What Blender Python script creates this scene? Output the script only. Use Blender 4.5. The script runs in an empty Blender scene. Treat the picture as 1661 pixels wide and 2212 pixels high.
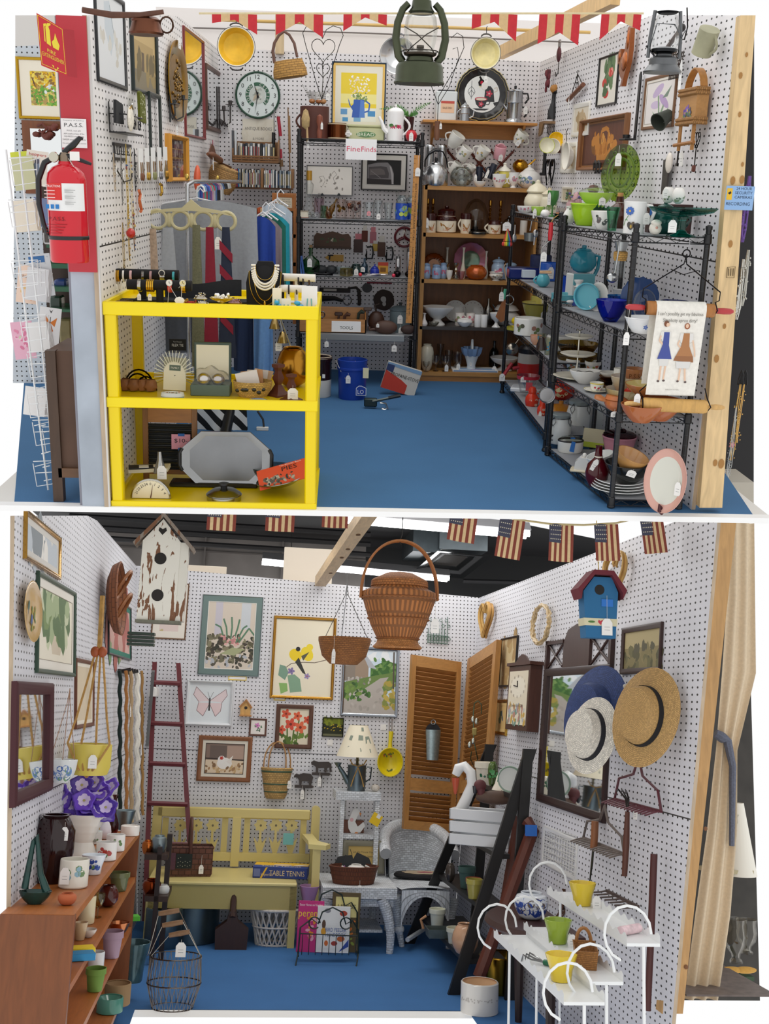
rg=range;en=enumerate
import bpy,math,random
from math import sin,cos
from mathutils import Matrix,Vector
R=random.Random(7);U=R.uniform;RC=R.choice;wv=lambda k,n,z0=-9:lambda a,z:k*sin(n*a)*(z>z0)
sc=bpy.context.scene;COL=sc.collection
sc.view_settings.view_transform='Standard';sc.view_settings.look='None'
sc.cycles.transparent_max_bounces=40;sc.view_settings.gamma=1;sc.view_settings.exposure=0;sc.view_settings.use_curve_mapping=False
F=2300.;PX=830.5;PY=1050.;PI=math.pi;ring=lambda n:[2*PI*j/n for j in rg(n)];V=Vector
# frames
class Fr:
 def __init__(s,vx,vy,roll,E):
  d=V(((vx-PX)/F,-(vy-PY)/F,-1.)).normalized();u=V((sin(roll),cos(roll),0))
  u=(u-d*u.dot(d)).normalized();s.bx,s.by,s.bz=d.cross(u),d,u;s.E=E
  s.R=Matrix((s.bx,s.by,s.bz)).transposed()
 def cam(s,p): return s.R@V((p[0],p[1],p[2]-s.E))
 def ray(s,px,py): return s.R.transposed()@V(((px-PX)/F,-(py-PY)/F,-1.))
 def z(s,px,py,z): r=s.ray(px,py);k=(z-s.E)/r.z;return V((r.x*k,r.y*k,z))
 def y(s,px,py,y): r=s.ray(px,py);k=y/r.y;return V((r.x*k,y,s.E+r.z*k))
 def x(s,px,py,x): r=s.ray(px,py);k=x/r.x;return V((x,r.y*k,s.E+r.z*k))
 def pl(s,px,py,p,n): r=s.ray(px,py);k=(p-V((0,0,s.E))).dot(n)/r.dot(n);return V((0,0,s.E))+r*k
 def on(s,px,p,q,py=None):
  def g(a):
   c=s.cam(a);return (px-PX)*c.z+F*c.x if py is None else (py-PY)*c.z-F*c.y
  p=V(p);q=V(q);a=g(p);b=g(q);return p+(q-p)*(a/(a-b))
 def s(s,p): return -s.cam(p).z/F
A=Fr(745,385,.018,1.55);B=Fr(530,1503,.063,2.15)
A.M=Matrix.Identity(4)
rc=A.R.transposed()
B.M=Matrix.Translation((0,0,A.E))@(rc@B.R).to_4x4()@Matrix.Translation((0,0,-B.E))
cd=bpy.data.cameras.new('camera');co=bpy.data.objects.new('camera',cd);COL.objects.link(co)
co.matrix_world=Matrix.Translation((0,0,A.E))@rc.to_4x4()
cd.sensor_fit='HORIZONTAL';cd.sensor_width=36;cd.lens=F/1661*36;cd.shift_y=-(1106-PY)/1661;cd.clip_end=200
sc.camera=co
# materials
def iv(n,k,v): n.inputs[k].default_value=v
def lin(c): return c/12.92 if c<=.04045 else ((c+.055)/1.055)**2.4
def rgb(h): return tuple(lin(int(h[i:i+2],16)/255) for i in (0,2,4))
_mc={}
KIN={'g':(.12,0),'p':(.32,0),'m':(.22,1),'mr':(.42,1),'b':(.5,.9),'k':(.8,0)}
def mat(sp):
 if sp in _mc: return _mc[sp]
 h,_,k=sp.partition(':');k,_,arg=k.partition('=')
 m=bpy.data.materials.new('surface_'+sp.replace(':','_').replace('=','_'));m.use_nodes=True;_mc[sp]=m
 N=m.node_tree.nodes;L=m.node_tree.links;bs=N['Principled BSDF'];c=rgb(h)+(1,)
 def nd(t,**a):
  n=N.new(t)
  for q,v in a.items(): setattr(n,q,v)
  return n
 def mth(op,a,b=None,c=None):
  n=nd('ShaderNodeMath',operation=op)
  for i,q in en((a,b,c)):
   if q is None: continue
   if isinstance(q,(int,float)): n.inputs[i].default_value=q
   else: L.new(q,n.inputs[i])
  return n.outputs[0]
 def mix(f,a,b):
  n=nd('ShaderNodeMix',data_type='RGBA')
  for i,q in ((0,f),(6,a),(7,b)):
   if isinstance(q,(int,float,tuple)): n.inputs[i].default_value=q
   else: L.new(q,n.inputs[i])
  return n.outputs[2]
 def dk(f): return tuple(x*f for x in c[:3])+(1,)
 tc=nd('ShaderNodeTexCoord')
 iv(bs,'Base Color',c)
 r,mt=KIN.get(k,(.65,0));iv(bs,'Roughness',r);iv(bs,'Metallic',mt)
 if k=='gl':
  N.remove(bs);out=N['Material Output'];tr=nd('ShaderNodeBsdfTransparent');gl=nd('ShaderNodeBsdfGlossy');iv(tr,0,tuple(q**.5 for q in c))
  iv(gl,'Roughness',.03);lw=nd('ShaderNodeLayerWeight');iv(lw,0,.25)
  mx=nd('ShaderNodeMixShader');L.new(mth('MULTIPLY_ADD',lw.outputs['Fresnel'],.45,.04),mx.inputs[0]);L.new(tr.outputs[0],mx.inputs[1]);L.new(gl.outputs[0],mx.inputs[2])
  L.new(mx.outputs[0],out.inputs[0])
 elif k=='e':
  iv(bs,'Emission Color',c);iv(bs,'Emission Strength',float(arg or 1))
 elif k=='w':
  mp=nd('ShaderNodeMapping');iv(mp,'Scale',{'x':(2,14,14),'y':(14,2,14)}.get(arg,(14,14,2)));L.new(tc.outputs['Object'],mp.inputs[0])
  no=nd('ShaderNodeTexNoise');iv(no,'Scale',3);iv(no,'Detail',5);iv(no,'Distortion',.6);L.new(mp.outputs[0],no.inputs[0])
  L.new(mix(no.outputs[0],dk(.62),dk(1.3)),bs.inputs['Base Color']);iv(bs,'Roughness',.45)
 elif k=='n':
  no=nd('ShaderNodeTexNoise');iv(no,'Scale',float(arg or 14));iv(no,'Detail',6);L.new(tc.outputs['Object'],no.inputs[0])
  L.new(mix(no.outputs[0],dk(.5),dk(1.5)),bs.inputs['Base Color']);iv(bs,'Roughness',.6)
 elif k=='nm':
  no=nd('ShaderNodeTexNoise');iv(no,'Scale',float(arg or 14));iv(no,'Detail',6);L.new(tc.outputs['Object'],no.inputs[0])
  L.new(mix(no.outputs[0],dk(.6),dk(1.4)),bs.inputs['Base Color']);iv(bs,'Roughness',.35);iv(bs,'Metallic',.85)
 elif k=='f':
  no=nd('ShaderNodeTexNoise');iv(no,'Scale',60);L.new(tc.outputs['Object'],no.inputs[0])
  L.new(mix(no.outputs[0],dk(.85),dk(1.12)),bs.inputs['Base Color']);iv(bs,'Roughness',.9)
 elif k=='wk':
   bw,bh=map(float,(arg or '9x4').split('x'));br=nd('ShaderNodeTexBrick');iv(br,'Scale',1);iv(br,'Brick Width',bw);iv(br,'Row Height',bh)
   iv(br,'Mortar Size',bh*.13);iv(br,'Mortar Smooth',.6)
   iv(br,'Color1',dk(1.18));iv(br,'Color2',dk(.8));iv(br,'Mortar',dk(.5));L.new(tc.outputs['UV'],br.inputs[0])
   L.new(br.outputs[0],bs.inputs['Base Color']);bp=nd('ShaderNodeBump');iv(bp,'Strength',.7);iv(bp,'Distance',.004);bp.invert=True
   L.new(br.outputs['Fac'],bp.inputs['Height']);L.new(bp.outputs[0],bs.inputs['Normal'])
 elif k=='peg':
  a=list(map(float,arg.split('x')));sx=nd('ShaderNodeSeparateXYZ');L.new(tc.outputs['UV'],sx.inputs[0])
  fu=mth('SUBTRACT',mth('FRACT',mth('DIVIDE',sx.outputs[0],a[0])),.5);fv=mth('SUBTRACT',mth('FRACT',mth('DIVIDE',sx.outputs[1],a[1])),.5)
  d=mth('SQRT',mth('ADD',mth('MULTIPLY',fu,fu),mth('MULTIPLY',fv,fv)));f=mth('LESS_THAN',d,.16)
  for jz in a[2:]:
   f=mth('MAXIMUM',f,mth('LESS_THAN',mth('ABSOLUTE',mth('SUBTRACT',sx.outputs[1],jz)),.0035))
  L.new(mix(f,c,(.03,.028,.026,1)),bs.inputs['Base Color']);iv(bs,'Roughness',.5)
 elif k=='carpet':
  no=nd('ShaderNodeTexNoise');iv(no,'Scale',170);iv(no,'Detail',3);L.new(tc.outputs['Object'],no.inputs[0])
  n2=nd('ShaderNodeTexNoise');iv(n2,'Scale',2.2);L.new(tc.outputs['Object'],n2.inputs[0])
  L.new(mix(mth('MULTIPLY_ADD',n2.outputs[0],.5,mth('MULTIPLY',no.outputs[0],.55)),dk(.72),dk(1.25)),bs.inputs['Base Color']);iv(bs,'Roughness',.9)
 elif k=='peel':
  mp=nd('ShaderNodeMapping');iv(mp,'Scale',(24,24,5));L.new(tc.outputs['Object'],mp.inputs[0])
  no=nd('ShaderNodeTexNoise');iv(no,'Scale',1);iv(no,'Detail',7);iv(no,'Distortion',1.2);L.new(mp.outputs[0],no.inputs[0])
  f=mth('GREATER_THAN',no.outputs[0],.56);L.new(mix(f,c,rgb('7a5238')+(1,)),bs.inputs['Base Color']);iv(bs,'Roughness',.7)
 elif k=='ch':
  no=nd('ShaderNodeTexNoise');iv(no,'Scale',9);L.new(tc.outputs['Object'],no.inputs[0])
  L.new(mix(no.outputs[0],c,rgb(arg)+(1,)),bs.inputs['Base Color']);iv(bs,'Roughness',.15);iv(bs,'Metallic',.3)
 elif k=='zs':
  o,fx,fz=arg.split('x');sx=nd('ShaderNodeSeparateXYZ');L.new(tc.outputs['Object'],sx.inputs[0])
  f=mth('GREATER_THAN',mth('FRACT',mth('ADD',mth('MULTIPLY',sx.outputs[0],float(fx)),mth('MULTIPLY',sx.outputs[2],float(fz)))),.5)
  L.new(mix(f,c,rgb(o)+(1,)),bs.inputs['Base Color']);iv(bs,'Roughness',.85)
 return m
# mesh builder (coordinates in photo pixels, scaled by s)
_tx={}
def txmesh(st):
 if st not in _tx:
  cu=bpy.data.curves.new('lettering','FONT');cu.body=st;cu.size=1;cu.align_x='CENTER';cu.align_y='CENTER';cu.resolution_u=2
  ob=bpy.data.objects.new('lettering',cu);me=ob.to_mesh()
  _tx[st]=([v.co.copy() for v in me.vertices],[tuple(p.vertices) for p in me.polygons]);ob.to_mesh_clear()
  bpy.data.objects.remove(ob);bpy.data.curves.remove(cu)
 return _tx[st]
class MB:
 def __init__(s,sc=1.): s.s=sc;s.v=[];s.f=[];s.mi=[];s.ms=[];s.uv=[];s.t=None
 def m(s,sp):
  if sp not in s.ms: s.ms.append(sp)
  return s.ms.index(sp)
 def add(s,vs,fs,sp,uvs=None):
  b=len(s.v);i=s.m(sp)
  for v in vs:
   v=V(v)
   if s.t: v=s.t@v
   s.v.append(v*s.s)
  for f in fs:
   s.f.append(tuple(b+k for k in f));s.mi.append(i);s.uv.append([uvs[k] for k in f] if uvs else None)
  return s
 def b(s,x0,x1,y0,y1,z0,z1,sp,b=0):
  if x1<x0: x0,x1=x1,x0
  if y1<y0: y0,y1=y1,y0
  if z1<z0: z0,z1=z1,z0
  b=min(b,(x1-x0)*.3,(y1-y0)*.3,(z1-z0)*.3)
  if b<=0:
   vs=[(x,y,z) for x in(x0,x1) for y in(y0,y1) for z in(z0,z1)]
   return s.add(vs,[(0,1,3,2),(4,6,7,5),(0,4,5,1),(2,3,7,6),(0,2,6,4),(1,5,7,3)],sp)
  vs=[];ix={}
  for X in(0,1):
   for Y in(0,1):
    for Z in(0,1):
     for ax in rg(3):
      c=[(x0,x1)[X],(y0,y1)[Y],(z0,z1)[Z]]
      for k,g in en((X,Y,Z)):
       if k!=ax: c[k]+=b if g==0 else -b
      ix[X,Y,Z,ax]=len(vs);vs.append(c)
  fs=[]
  for ax in rg(3):
   for sd in(0,1):
    q=[]
    for a,c in((0,0),(1,0),(1,1),(0,1)):
     k=[0,0,0];k[ax]=sd;k[(ax+1)%3]=a;k[(ax+2)%3]=c;q.append(ix[k[0],k[1],k[2],ax])
    fs.append(tuple(q) if sd else tuple(q[::-1]))
  for ax in rg(3):
   b1,b2=(ax+1)%3,(ax+2)%3
   for p in(0,1):
    for q in(0,1):
     def g(e,f):
      k=[0,0,0];k[ax]=e;k[b1]=p;k[b2]=q;return ix[k[0],k[1],k[2],f]
     fs.append((g(0,b1),g(1,b1),g(1,b2),g(0,b2)))
  for X in(0,1):
   for Y in(0,1):
    for Z in(0,1): fs.append(tuple(ix[X,Y,Z,a] for a in rg(3)))
  return s.add(vs,fs,sp)
 def L(s,pr,sp,n=24,c=(0,0,0),sx=1,sy=1,ax='z',wob=None,a0=0,a1=2*PI):
  vs=[];fs=[];uv=[];cl=abs(a1-a0-2*PI)<1e-6;N=n+1;L=0;rm=max(abs(p[0]) for p in pr) or 1
  for j,(r,z) in en(pr):
   if j: L+=math.hypot(r-pr[j-1][0],z-pr[j-1][1])
   for i in rg(N):
    a=a0+(a1-a0)*i/n;q=r*(1+(wob(a,z) if wob else 0));p=(q*cos(a)*sx,q*sin(a)*sy,z)
    if ax=='y': p=(p[0],p[2],p[1])
    elif ax=='x': p=(p[2],p[0],p[1])
    vs.append((p[0]+c[0],p[1]+c[1],p[2]+c[2]));uv.append((a*rm,L))
  for j in rg(len(pr)-1):
   for i in rg(n):
    a=j*N+i;q=(a,a+1,a+1+N,a+N)
    fs.append(q if ax!='y' else q[::-1])
  return s.add(vs,fs,sp,uv)
 def T(s,pts,r,sp,n=6,cl=False):
  pts=[V(p) for p in pts];k=len(pts);rr=r if isinstance(r,(list,tuple)) else [r]*k
  vs=[];fs=[];uv=[];pv=None;L=0
  for i,p in en(pts):
   a=pts[(i-1)%k] if (cl or i) else p;b=pts[(i+1)%k] if (cl or i<k-1) else p
   d=(b-a);d=d.normalized() if d.length>1e-9 else V((0,0,1))
   if pv is None: x=d.orthogonal().normalized()
   else:
    x=pv-d*pv.dot(d);x=x.normalized() if x.length>1e-6 else d.orthogonal().normalized()
   pv=x;y=d.cross(x)
   if i: L+=(p-pts[i-1]).length
   for j in rg(n):
    t=2*PI*j/n;vs.append(p+(x*cos(t)+y*sin(t))*rr[i]);uv.append((t*rr[i],L))
  for i in rg(k if cl else k-1):
   for j in rg(n): fs.append((i*n+j,i*n+(j+1)%n,((i+1)%k)*n+(j+1)%n,((i+1)%k)*n+j))
  if not cl: fs+= [tuple(rg(n))[::-1],tuple((k-1)*n+j for j in rg(n))]
  return s.add(vs,fs,sp,uv)
 def X(s,pts,y0,y1,sp,ax='y',side=None):
  n=len(pts);ar=sum(pts[i][0]*pts[(i+1)%n][1]-pts[(i+1)%n][0]*pts[i][1] for i in rg(n))
  if ar<0: pts=pts[::-1]
  def q(p,y): return (p[0],y,p[1]) if ax=='y' else (p[0],p[1],y) if ax=='z' else (y,p[0],p[1])
  fl=ax!='y'
  if fl: y0,y1=y1,y0
  vs=[q(p,y0) for p in pts]+[q(p,y1) for p in pts]
  s.add(vs,[tuple(rg(n)),tuple(rg(2*n-1,n-1,-1))],sp)
  return s.add(vs,[(i,n+i,n+(i+1)%n,(i+1)%n) for i in rg(n)],side or sp)
 def ell(s,cx,cz,rx,rz,y0,y1,sp,n=20,rot=0,ax='y',side=None):
  c,d=cos(rot),sin(rot)
  return s.X([(cx+rx*cos(2*PI*i/n)*c-rz*sin(2*PI*i/n)*d,cz+rx*cos(2*PI*i/n)*d+rz*sin(2*PI*i/n)*c) for i in rg(n)],y0,y1,sp,ax,side)
 def poly(s,pts,y,sp,n=None): return s.add([(p[0],y,p[1]) for p in pts],[tuple(rg(len(pts)))],sp)
 def O(s,c,r,sp,n=14,m=8):
  r=r if isinstance(r,(tuple,list)) else (r,r,r)
  return s.L([(sin(PI*j/m)*r[0],-cos(PI*j/m)*r[2]) for j in rg(m+1)],sp,n,c,1,r[1]/r[0])
 def Q(s,fn,nu,nv,sp,uvs=1.):
  vs=[fn(i/nu,j/nv) for j in rg(nv+1) for i in rg(nu+1)];L=[0.];N=nu+1
  U=[0.]*(nu+1);W=[0.]*(nv+1);jm=nv//2;im=nu//2
  for i in rg(1,nu+1): U[i]=U[i-1]+(V(vs[jm*N+i])-V(vs[jm*N+i-1])).length
  for j in rg(1,nv+1): W[j]=W[j-1]+(V(vs[j*N+im])-V(vs[(j-1)*N+im])).length
  uv=[(U[i]*uvs,W[j]*uvs) for j in rg(nv+1) for i in rg(nu+1)]
  return s.add(vs,[(j*N+i,j*N+i+1,(j+1)*N+i+1,(j+1)*N+i) for j in rg(nv) for i in rg(nu)],sp,uv)
 def W(s,st,x,y,z,h,sp,w=None,rot=0,ax='y'):
  vs,fs=txmesh(st)
  if not vs: return s
  xs=[v.x for v in vs];ys=[v.y for v in vs];W=max(xs)-min(xs);cx=(max(xs)+min(xs))/2;cy=(max(ys)+min(ys))/2;H=max(ys)-min(ys)
  k=h/.72 if w is None or h else w/W
  kx=k if w is None else w/W
  c,d=cos(rot),sin(rot);o=[]
  for v in vs:
   a,b=(v.x-cx)*kx,(v.y-cy)*k;a,b=a*c-b*d,a*d+b*c
   o.append((x+a,y,z+b) if ax=='y' else (x+a,y+b,z))
  return s.add(o,fs,sp)
 def mesh(s,name,sh=40):
  me=bpy.data.meshes.new(name);me.from_pydata([tuple(v) for v in s.v],[],s.f)
  for sp in s.ms: me.materials.append(mat(sp))
  me.polygons.foreach_set('material_index',s.mi);me.polygons.foreach_set('use_smooth',[True]*len(s.f))
  if any(s.uv):
   ul=me.uv_layers.new(name='UVMap');d=[]
   for f,u in zip(s.f,s.uv):
    for k in rg(len(f)): d+= list(u[k]) if u else [0,0]
   ul.data.foreach_set('uv',d)
  me.validate();me.update();me.set_sharp_from_angle(angle=math.radians(sh));return me
 def obj(s,name,sh=40):
  o=bpy.data.objects.new(name,s.mesh(name,sh));COL.objects.link(o);return o
# placing
class Pl:
 def __init__(s,fr,p,s_=None,rz=0,axes=None,m=None):
  s.fr=fr;s.p=V(p);s.s=s_ or fr.s(p)
  if axes: L=Matrix(axes).transposed().to_4x4()
  else: L=Matrix.Rotation(rz,4,'Z')
  if m: L=L@m
  s.M=fr.M@Matrix.Translation(s.p)@L
def rot(x=0,y=0,z=0): return Matrix.Rotation(z,4,'Z')@Matrix.Rotation(y,4,'Y')@Matrix.Rotation(x,4,'X')
def trs(x=0,y=0,z=0): return Matrix.Translation((x,y,z))
def props(o,label,cat,grp=None):
 o['label']=label;o['category']=cat or o.name.split('.')[0].replace('_',' ')
 if grp: o['group']=grp
class Th:
 def __init__(s,name,label,cat,pl,grp=None):
  s.o=bpy.data.objects.new(name,None);COL.objects.link(s.o);s.o.empty_display_size=.02;s.o.matrix_world=pl.M;s.pl=pl;s.s=pl.s;globals()['k']=MB(pl.s)
  props(s.o,label,cat,grp)
 def mb(s): return MB(s.s)
 n=property(mb)
 def p(s,name='body',mb=None,par=None,sh=40):
  if mb is None and isinstance(name,MB): name,mb='body',name
  if mb is None: mb=globals()['k']
  globals()['k']=MB(s.s)
  o=mb.obj(name,sh);o.parent=par or s.o
  return o
 def __getattr__(s,n):                    # t.T('leg',...) makes one part from one shape
  if n not in'TLbXOQ': raise AttributeError(n)
  def f(part,*a,**kw): k=s.mb();getattr(k,n)(*a,**kw);return s.p(part,k)
  return f
 def g(s,x,y,z,w=8,h=12,L=8,par=None,a=0,col='f4f2ee'):
  m=MB(s.s);m.t=trs(x,y,z)@rot(0,a,0)
  m.T([(0,0,0),(0,-.4,-L)],.35,'e8e4dc',4);price(m,0,-.6,-L,w,h,col);return s.p('price_tag',m,par=par)
def price(m,x,y,z,w,h,col='f4f2ee'):
 q=w/2;m.X([(x-q*.45,z),(x+q*.45,z),(x+q,z-h*.25),(x+q,z-h),(x-q,z-h),(x-q,z-h*.25)],y-.25,y+.25,col)
 for k in rg(2): m.b(x-q*.5,x+q*.5,y-.32,y-.3,z-h*(.5+.18*k)-.5,z-h*(.5+.18*k)+.2,'8a8a8a')
def one(name,label,cat,pl,mb,grp=None,sh=40):
 o=mb.obj(name,sh);o.matrix_world=pl.M;props(o,label,cat,grp);return o
def struct(name,mb,fr=A,M=None):
 o=mb.obj(name);o.matrix_world=fr.M@(M or Matrix.Identity(4));o['kind']='structure';return o
def PA(*a): return Pl(A,A.y(*a))
def PB(*a): return Pl(B,B.y(*a))
def S(fr,px,y,z,rz=0,m=None):
 p=fr.on(px,(0,y,z),(1,y,z));return Pl(fr,p,rz=rz,m=m)
class Wall:
 def __init__(s,fr,p0,H,U):
  s.fr=fr;s.p=V(p0);s.H=V(H).normalized();U=V(U);s.U=(U-s.H*U.dot(s.H)).normalized();
  s.Y=s.U.cross(s.H)
 def at(s,px,py): return s.fr.pl(px,py,s.p,s.Y)
 def hu(s,q): return ((q-s.p).dot(s.H),(q-s.p).dot(s.U))
 def pt(s,h,u,out=0): return s.p+s.H*h+s.U*u-s.Y*out
 def rect(s,xl,xr,yt,yb):
  xc=(xl+xr)/2;c=s.at(xc,(yt+yb)/2);h,u=s.hu(c)
  a=s.hu(s.fr.on(xl,c-s.H,c+s.H))[0];b=s.hu(s.fr.on(xr,c-s.H,c+s.H))[0]
  t=s.hu(s.fr.on(0,c-s.U,c+s.U,yt))[1];d=s.hu(s.fr.on(0,c-s.U,c+s.U,yb))[1]
  c=s.pt((a+b)/2,(t+d)/2);return c,abs(b-a),abs(t-d)
 def pl(s,c,s_=None,out=0,m=None): return Pl(s.fr,c-s.Y*out,s_,axes=(s.H,s.Y,s.U),m=m)
 def P(s,px,py,out=0,m=None): c=s.at(px,py);return s.pl(c,None,out,m)
# flat art in a picture: list of shapes in 0..1 picture coordinates
def art(m,sh,w,h,y):
 k=0
 for a in sh:
  t=a[0];k+=1;yy=y-.02-.012*k
  X=lambda u:(u-.5)*w;Z=lambda v:(v-.5)*h
  if t=='r': m.poly([(X(a[1]),Z(a[2])),(X(a[3]),Z(a[2])),(X(a[3]),Z(a[4])),(X(a[1]),Z(a[4]))],yy,a[5])
  elif t=='p': m.poly([(X(p[0]),Z(p[1])) for p in a[1]],yy,a[2])
  elif t=='e':
   n=14;r=a[6] if len(a)>6 else 0;c,d=cos(r),sin(r)
   m.poly([(X(a[1])+w*a[3]*cos(2*PI*i/n)*c-h*a[4]*sin(2*PI*i/n)*d,Z(a[2])+w*a[3]*cos(2*PI*i/n)*d+h*a[4]*sin(2*PI*i/n)*c) for i in rg(n)],yy,a[5])
  elif t=='l':
   P=[V((X(p[0]),Z(p[1]))) for p in a[1]];q=a[2]*w/2
   for i in rg(len(P)-1):
    d=P[i+1]-P[i];d=d.normalized() if d.length else V((1,0));nn=V((-d.y,d.x))*q
    m.poly([P[i]+nn,P[i]-nn,P[i+1]-nn,P[i+1]+nn],yy-.001*i,a[3])
  elif t=='sc':
   x0,z0,x1,z1=a[1]
   for i in rg(a[2]):
    c=RC(a[4]);g=a[3]*U(.6,1.4);u,v=U(x0,x1),U(z0,z1);r=U(0,3)
    n=7;cc,d=cos(r),sin(r);e=a[5] if len(a)>5 else .6
    m.poly([(X(u)+w*g*(cos(2*PI*j/n)*cc-e*sin(2*PI*j/n)*d),Z(v)+w*g*(cos(2*PI*j/n)*d+e*sin(2*PI*j/n)*cc)) for j in rg(n)],yy-.0004*i,c)
  elif t=='fl':
   for i in rg(a[6] if len(a)>6 else 5):
    b=2*PI*i/(a[6] if len(a)>6 else 5);g=a[3]
    cx,cz=X(a[1])+w*g*.6*cos(b),Z(a[2])+w*g*.6*sin(b)
    m.poly([(cx+w*g*(.5*cos(j*PI/4)*cos(b)-.36*sin(j*PI/4)*sin(b)),cz+w*g*(.5*cos(j*PI/4)*sin(b)+.36*sin(j*PI/4)*cos(b))) for j in rg(8)],yy-.0005*i,a[4])
   m.poly([(X(a[1])+w*a[3]*.25*cos(j*PI/4),Z(a[2])+w*a[3]*.25*sin(j*PI/4)) for j in rg(8)],yy-.006,a[5])
  elif t=='t': m.W(a[1],X(a[2]),yy,Z(a[3]),h*a[4],a[5],w*a[6] if len(a)>6 else None)
def framebar(m,w,h,f,d,sp,y0=0,bev=.35):
 W,H=w/2,h/2;iw,ih=W-f,H-f;b=f*bev
 def ring(x,z,y): return [(-x,y,-z),(x,y,-z),(x,y,z),(-x,y,z)]
 rs=[ring(W,H,y0),ring(W,H,y0-d*.75),ring(W-b*.6,H-b*.6,y0-d),ring(W-b*1.2,H-b*1.2,y0-d),ring(iw,ih,y0-d*.6),ring(iw,ih,y0)]
 vs=[v for r in rs for v in r];fs=[]
 for k in rg(5):
  for i in rg(4): fs.append((k*4+i,k*4+(i+1)%4,(k+1)*4+(i+1)%4,(k+1)*4+i))
 m.add(vs,[f[::-1] for f in fs],sp)
def picture(wl,q,label,fc,fw=6,mt=None,mw=0,bg='f0ece0',sh=(),d=6,name='framed_picture',cat='picture',mt2=None,grp=None,gl=False,m=None,out=0):
 """qq=(xl,xr,yt,yb) in the photo; fw, mw frame and mount width in pixels (height direction)"""
 c,w,h=wl.rect(*q);s=wl.fr.s(c);pl=wl.pl(c,s,out,m);t=Th(name,label,cat,pl,grp);w/=s;h/=s
 k=MB(s);framebar(k,w,h,fw,d,fc);k.b(-w/2+1,w/2-1,-.6,-.2,-h/2+1,h/2-1,'6a5a48');t.p('frame',k)
 w-=2*fw;h-=2*fw
 if mt:
  k=MB(s);framebar(k,w,h,mw,1.4,mt,-.8,.05)
  if mt2: framebar(k,w-2*mw+2.4,h-2*mw+2.4,1.2,1.6,mt2,-.8,.05)
  t.p('mount',k);w-=2*mw;h-=2*mw
 k=MB(s);k.b(-w/2,w/2,-1.2,-.7,-h/2,h/2,bg);art(k,sh,w,h,-1.2);t.p('artwork',k)
 if gl: k=MB(s);k.b(-w/2-mw,w/2+mw,-d*.55,-d*.5,-h/2-mw,h/2+mw,'ffffff:gl');t.p('glass_pane',k)
 return t
# turned wares: normalised outer profiles (radius, height)
PR={'bowl':[(.42,0),(.45,.04),(.62,.22),(.82,.52),(.95,.82),(1,1)],'mix':[(.55,0),(.62,.04),(.78,.35),(.92,.75),(.97,.93),(1,.95),(1,1)],
'cup':[(.5,0),(.52,.06),(.8,.3),(.93,.6),(1,1)],'mug':[(.92,0),(1,.05),(1,.95),(.98,1)],'pot':[(.68,0),(.7,.02),(.88,.7),(.9,.74),(1,.75),(1,1)],
'taper':[(.6,0),(.65,.02),(1,1)],'vase':[(.55,0),(.6,.04),(.85,.3),(1,.58),(.95,.78),(.6,.92),(.55,.95),(.7,1)],'bott':[(.8,0),(1,.06),(1,.5),(.85,.62),(.32,.76),(.3,.95),(.36,.95),(.36,1)],
'plate':[(.55,0),(.6,.1),(.72,.35),(1,.9),(1,1)],'cyl':[(1,0),(1,1)],'jar':[(.8,0),(.98,.06),(1,.3),(1,.72),(.9,.84),(.8,.88),(.8,1)],'pear':[(.5,0),(.8,.1),(1,.32),(.85,.6),(.5,.8),(.45,.9),(.6,1)],
'ball':[(.35,0),(.7,.1),(.95,.32),(1,.5),(.93,.7),(.72,.9),(.55,.97),(.6,1)],'bud':[(.75,0),(1,.12),(.95,.25),(.4,.5),(.28,.75),(.3,.9),(.55,1)],'urn':[(.55,0),(.55,.05),(.35,.12),(.4,.2),(.8,.35),(1,.6),(.9,.85),(1,1)],
'comp':[(.55,0),(.6,.05),(.3,.2),(.2,.35),(.3,.45),(.7,.6),(.92,.85),(1,1)],'gob':[(.7,0),(.7,.04),(.15,.08),(.12,.4),(.6,.5),(.95,.7),(1,.85),(.95,1)],'can':[(.97,0),(1,.02),(1,.97),(.96,1)],
'tea':[(.5,0),(.56,.03),(.88,.22),(1,.45),(.95,.68),(.7,.88),(.5,.95),(.5,1)],'kettle':[(.95,0),(1,.05),(1,.4),(.92,.65),(.65,.88),(.4,.97),(.4,1)],'pan':[(.9,0),(1,.1),(1,.9),(1.04,1)],'disc':[(.95,0),(1,.5),(.95,1)],'bell':[(1,0),(.95,.08),(.7,.35),(.55,.7),(.35,.92),(.1,1)],
'thr':[(.8,0),(.95,.05),(1,.1),(.75,.3),(.55,.45),(.7,.62),(1,.95),(1.02,1)],'flar':[(.6,0),(.64,.04),(.7,.4),(1,1)],'ovj':[(.5,0),(.75,.12),(.98,.45),(1,.7),(.85,.88),(.6,.94),(.62,1)]}
def ware(m,shape,w,h,sp,n=24,ins=True,wall=None,x=0,y=0,z=0,inner=None,sy=1,wob=None,fill=None):
 P=PR[shape];r=w/2;o=[(a*r,b*h) for a,b in P];t=wall or max(1,min(2.2,w*.04))
 pr=[(0.001,0)]+o
 if ins:
  rim=o[-1];inn=[(max(.5,a-t),max(b,t)) for a,b in o[::-1] if b>h*.08 or b>t]
  m.L(pr+[(rim[0]-t*.3,h+t*.25),(rim[0]-t,h)],sp,n,(x,y,z),1,sy,wob=wob)
  m.L([(rim[0]-t,h)]+inn[1:]+[(.001,t)],inner or sp,n,(x,y,z),1,sy,wob=wob)
 else: m.L(pr+[(.001,h)],sp,n,(x,y,z),1,sy,wob=wob)
def prad(shape,w,h,z):
 P=PR[shape];q=z/h
 for (a,b),(c,d) in zip(P,P[1:]):
  if b<=q<=d: return (a+(c-a)*((q-b)/((d-b) or 1)))*w/2
 return P[-1][0]*w/2
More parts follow.
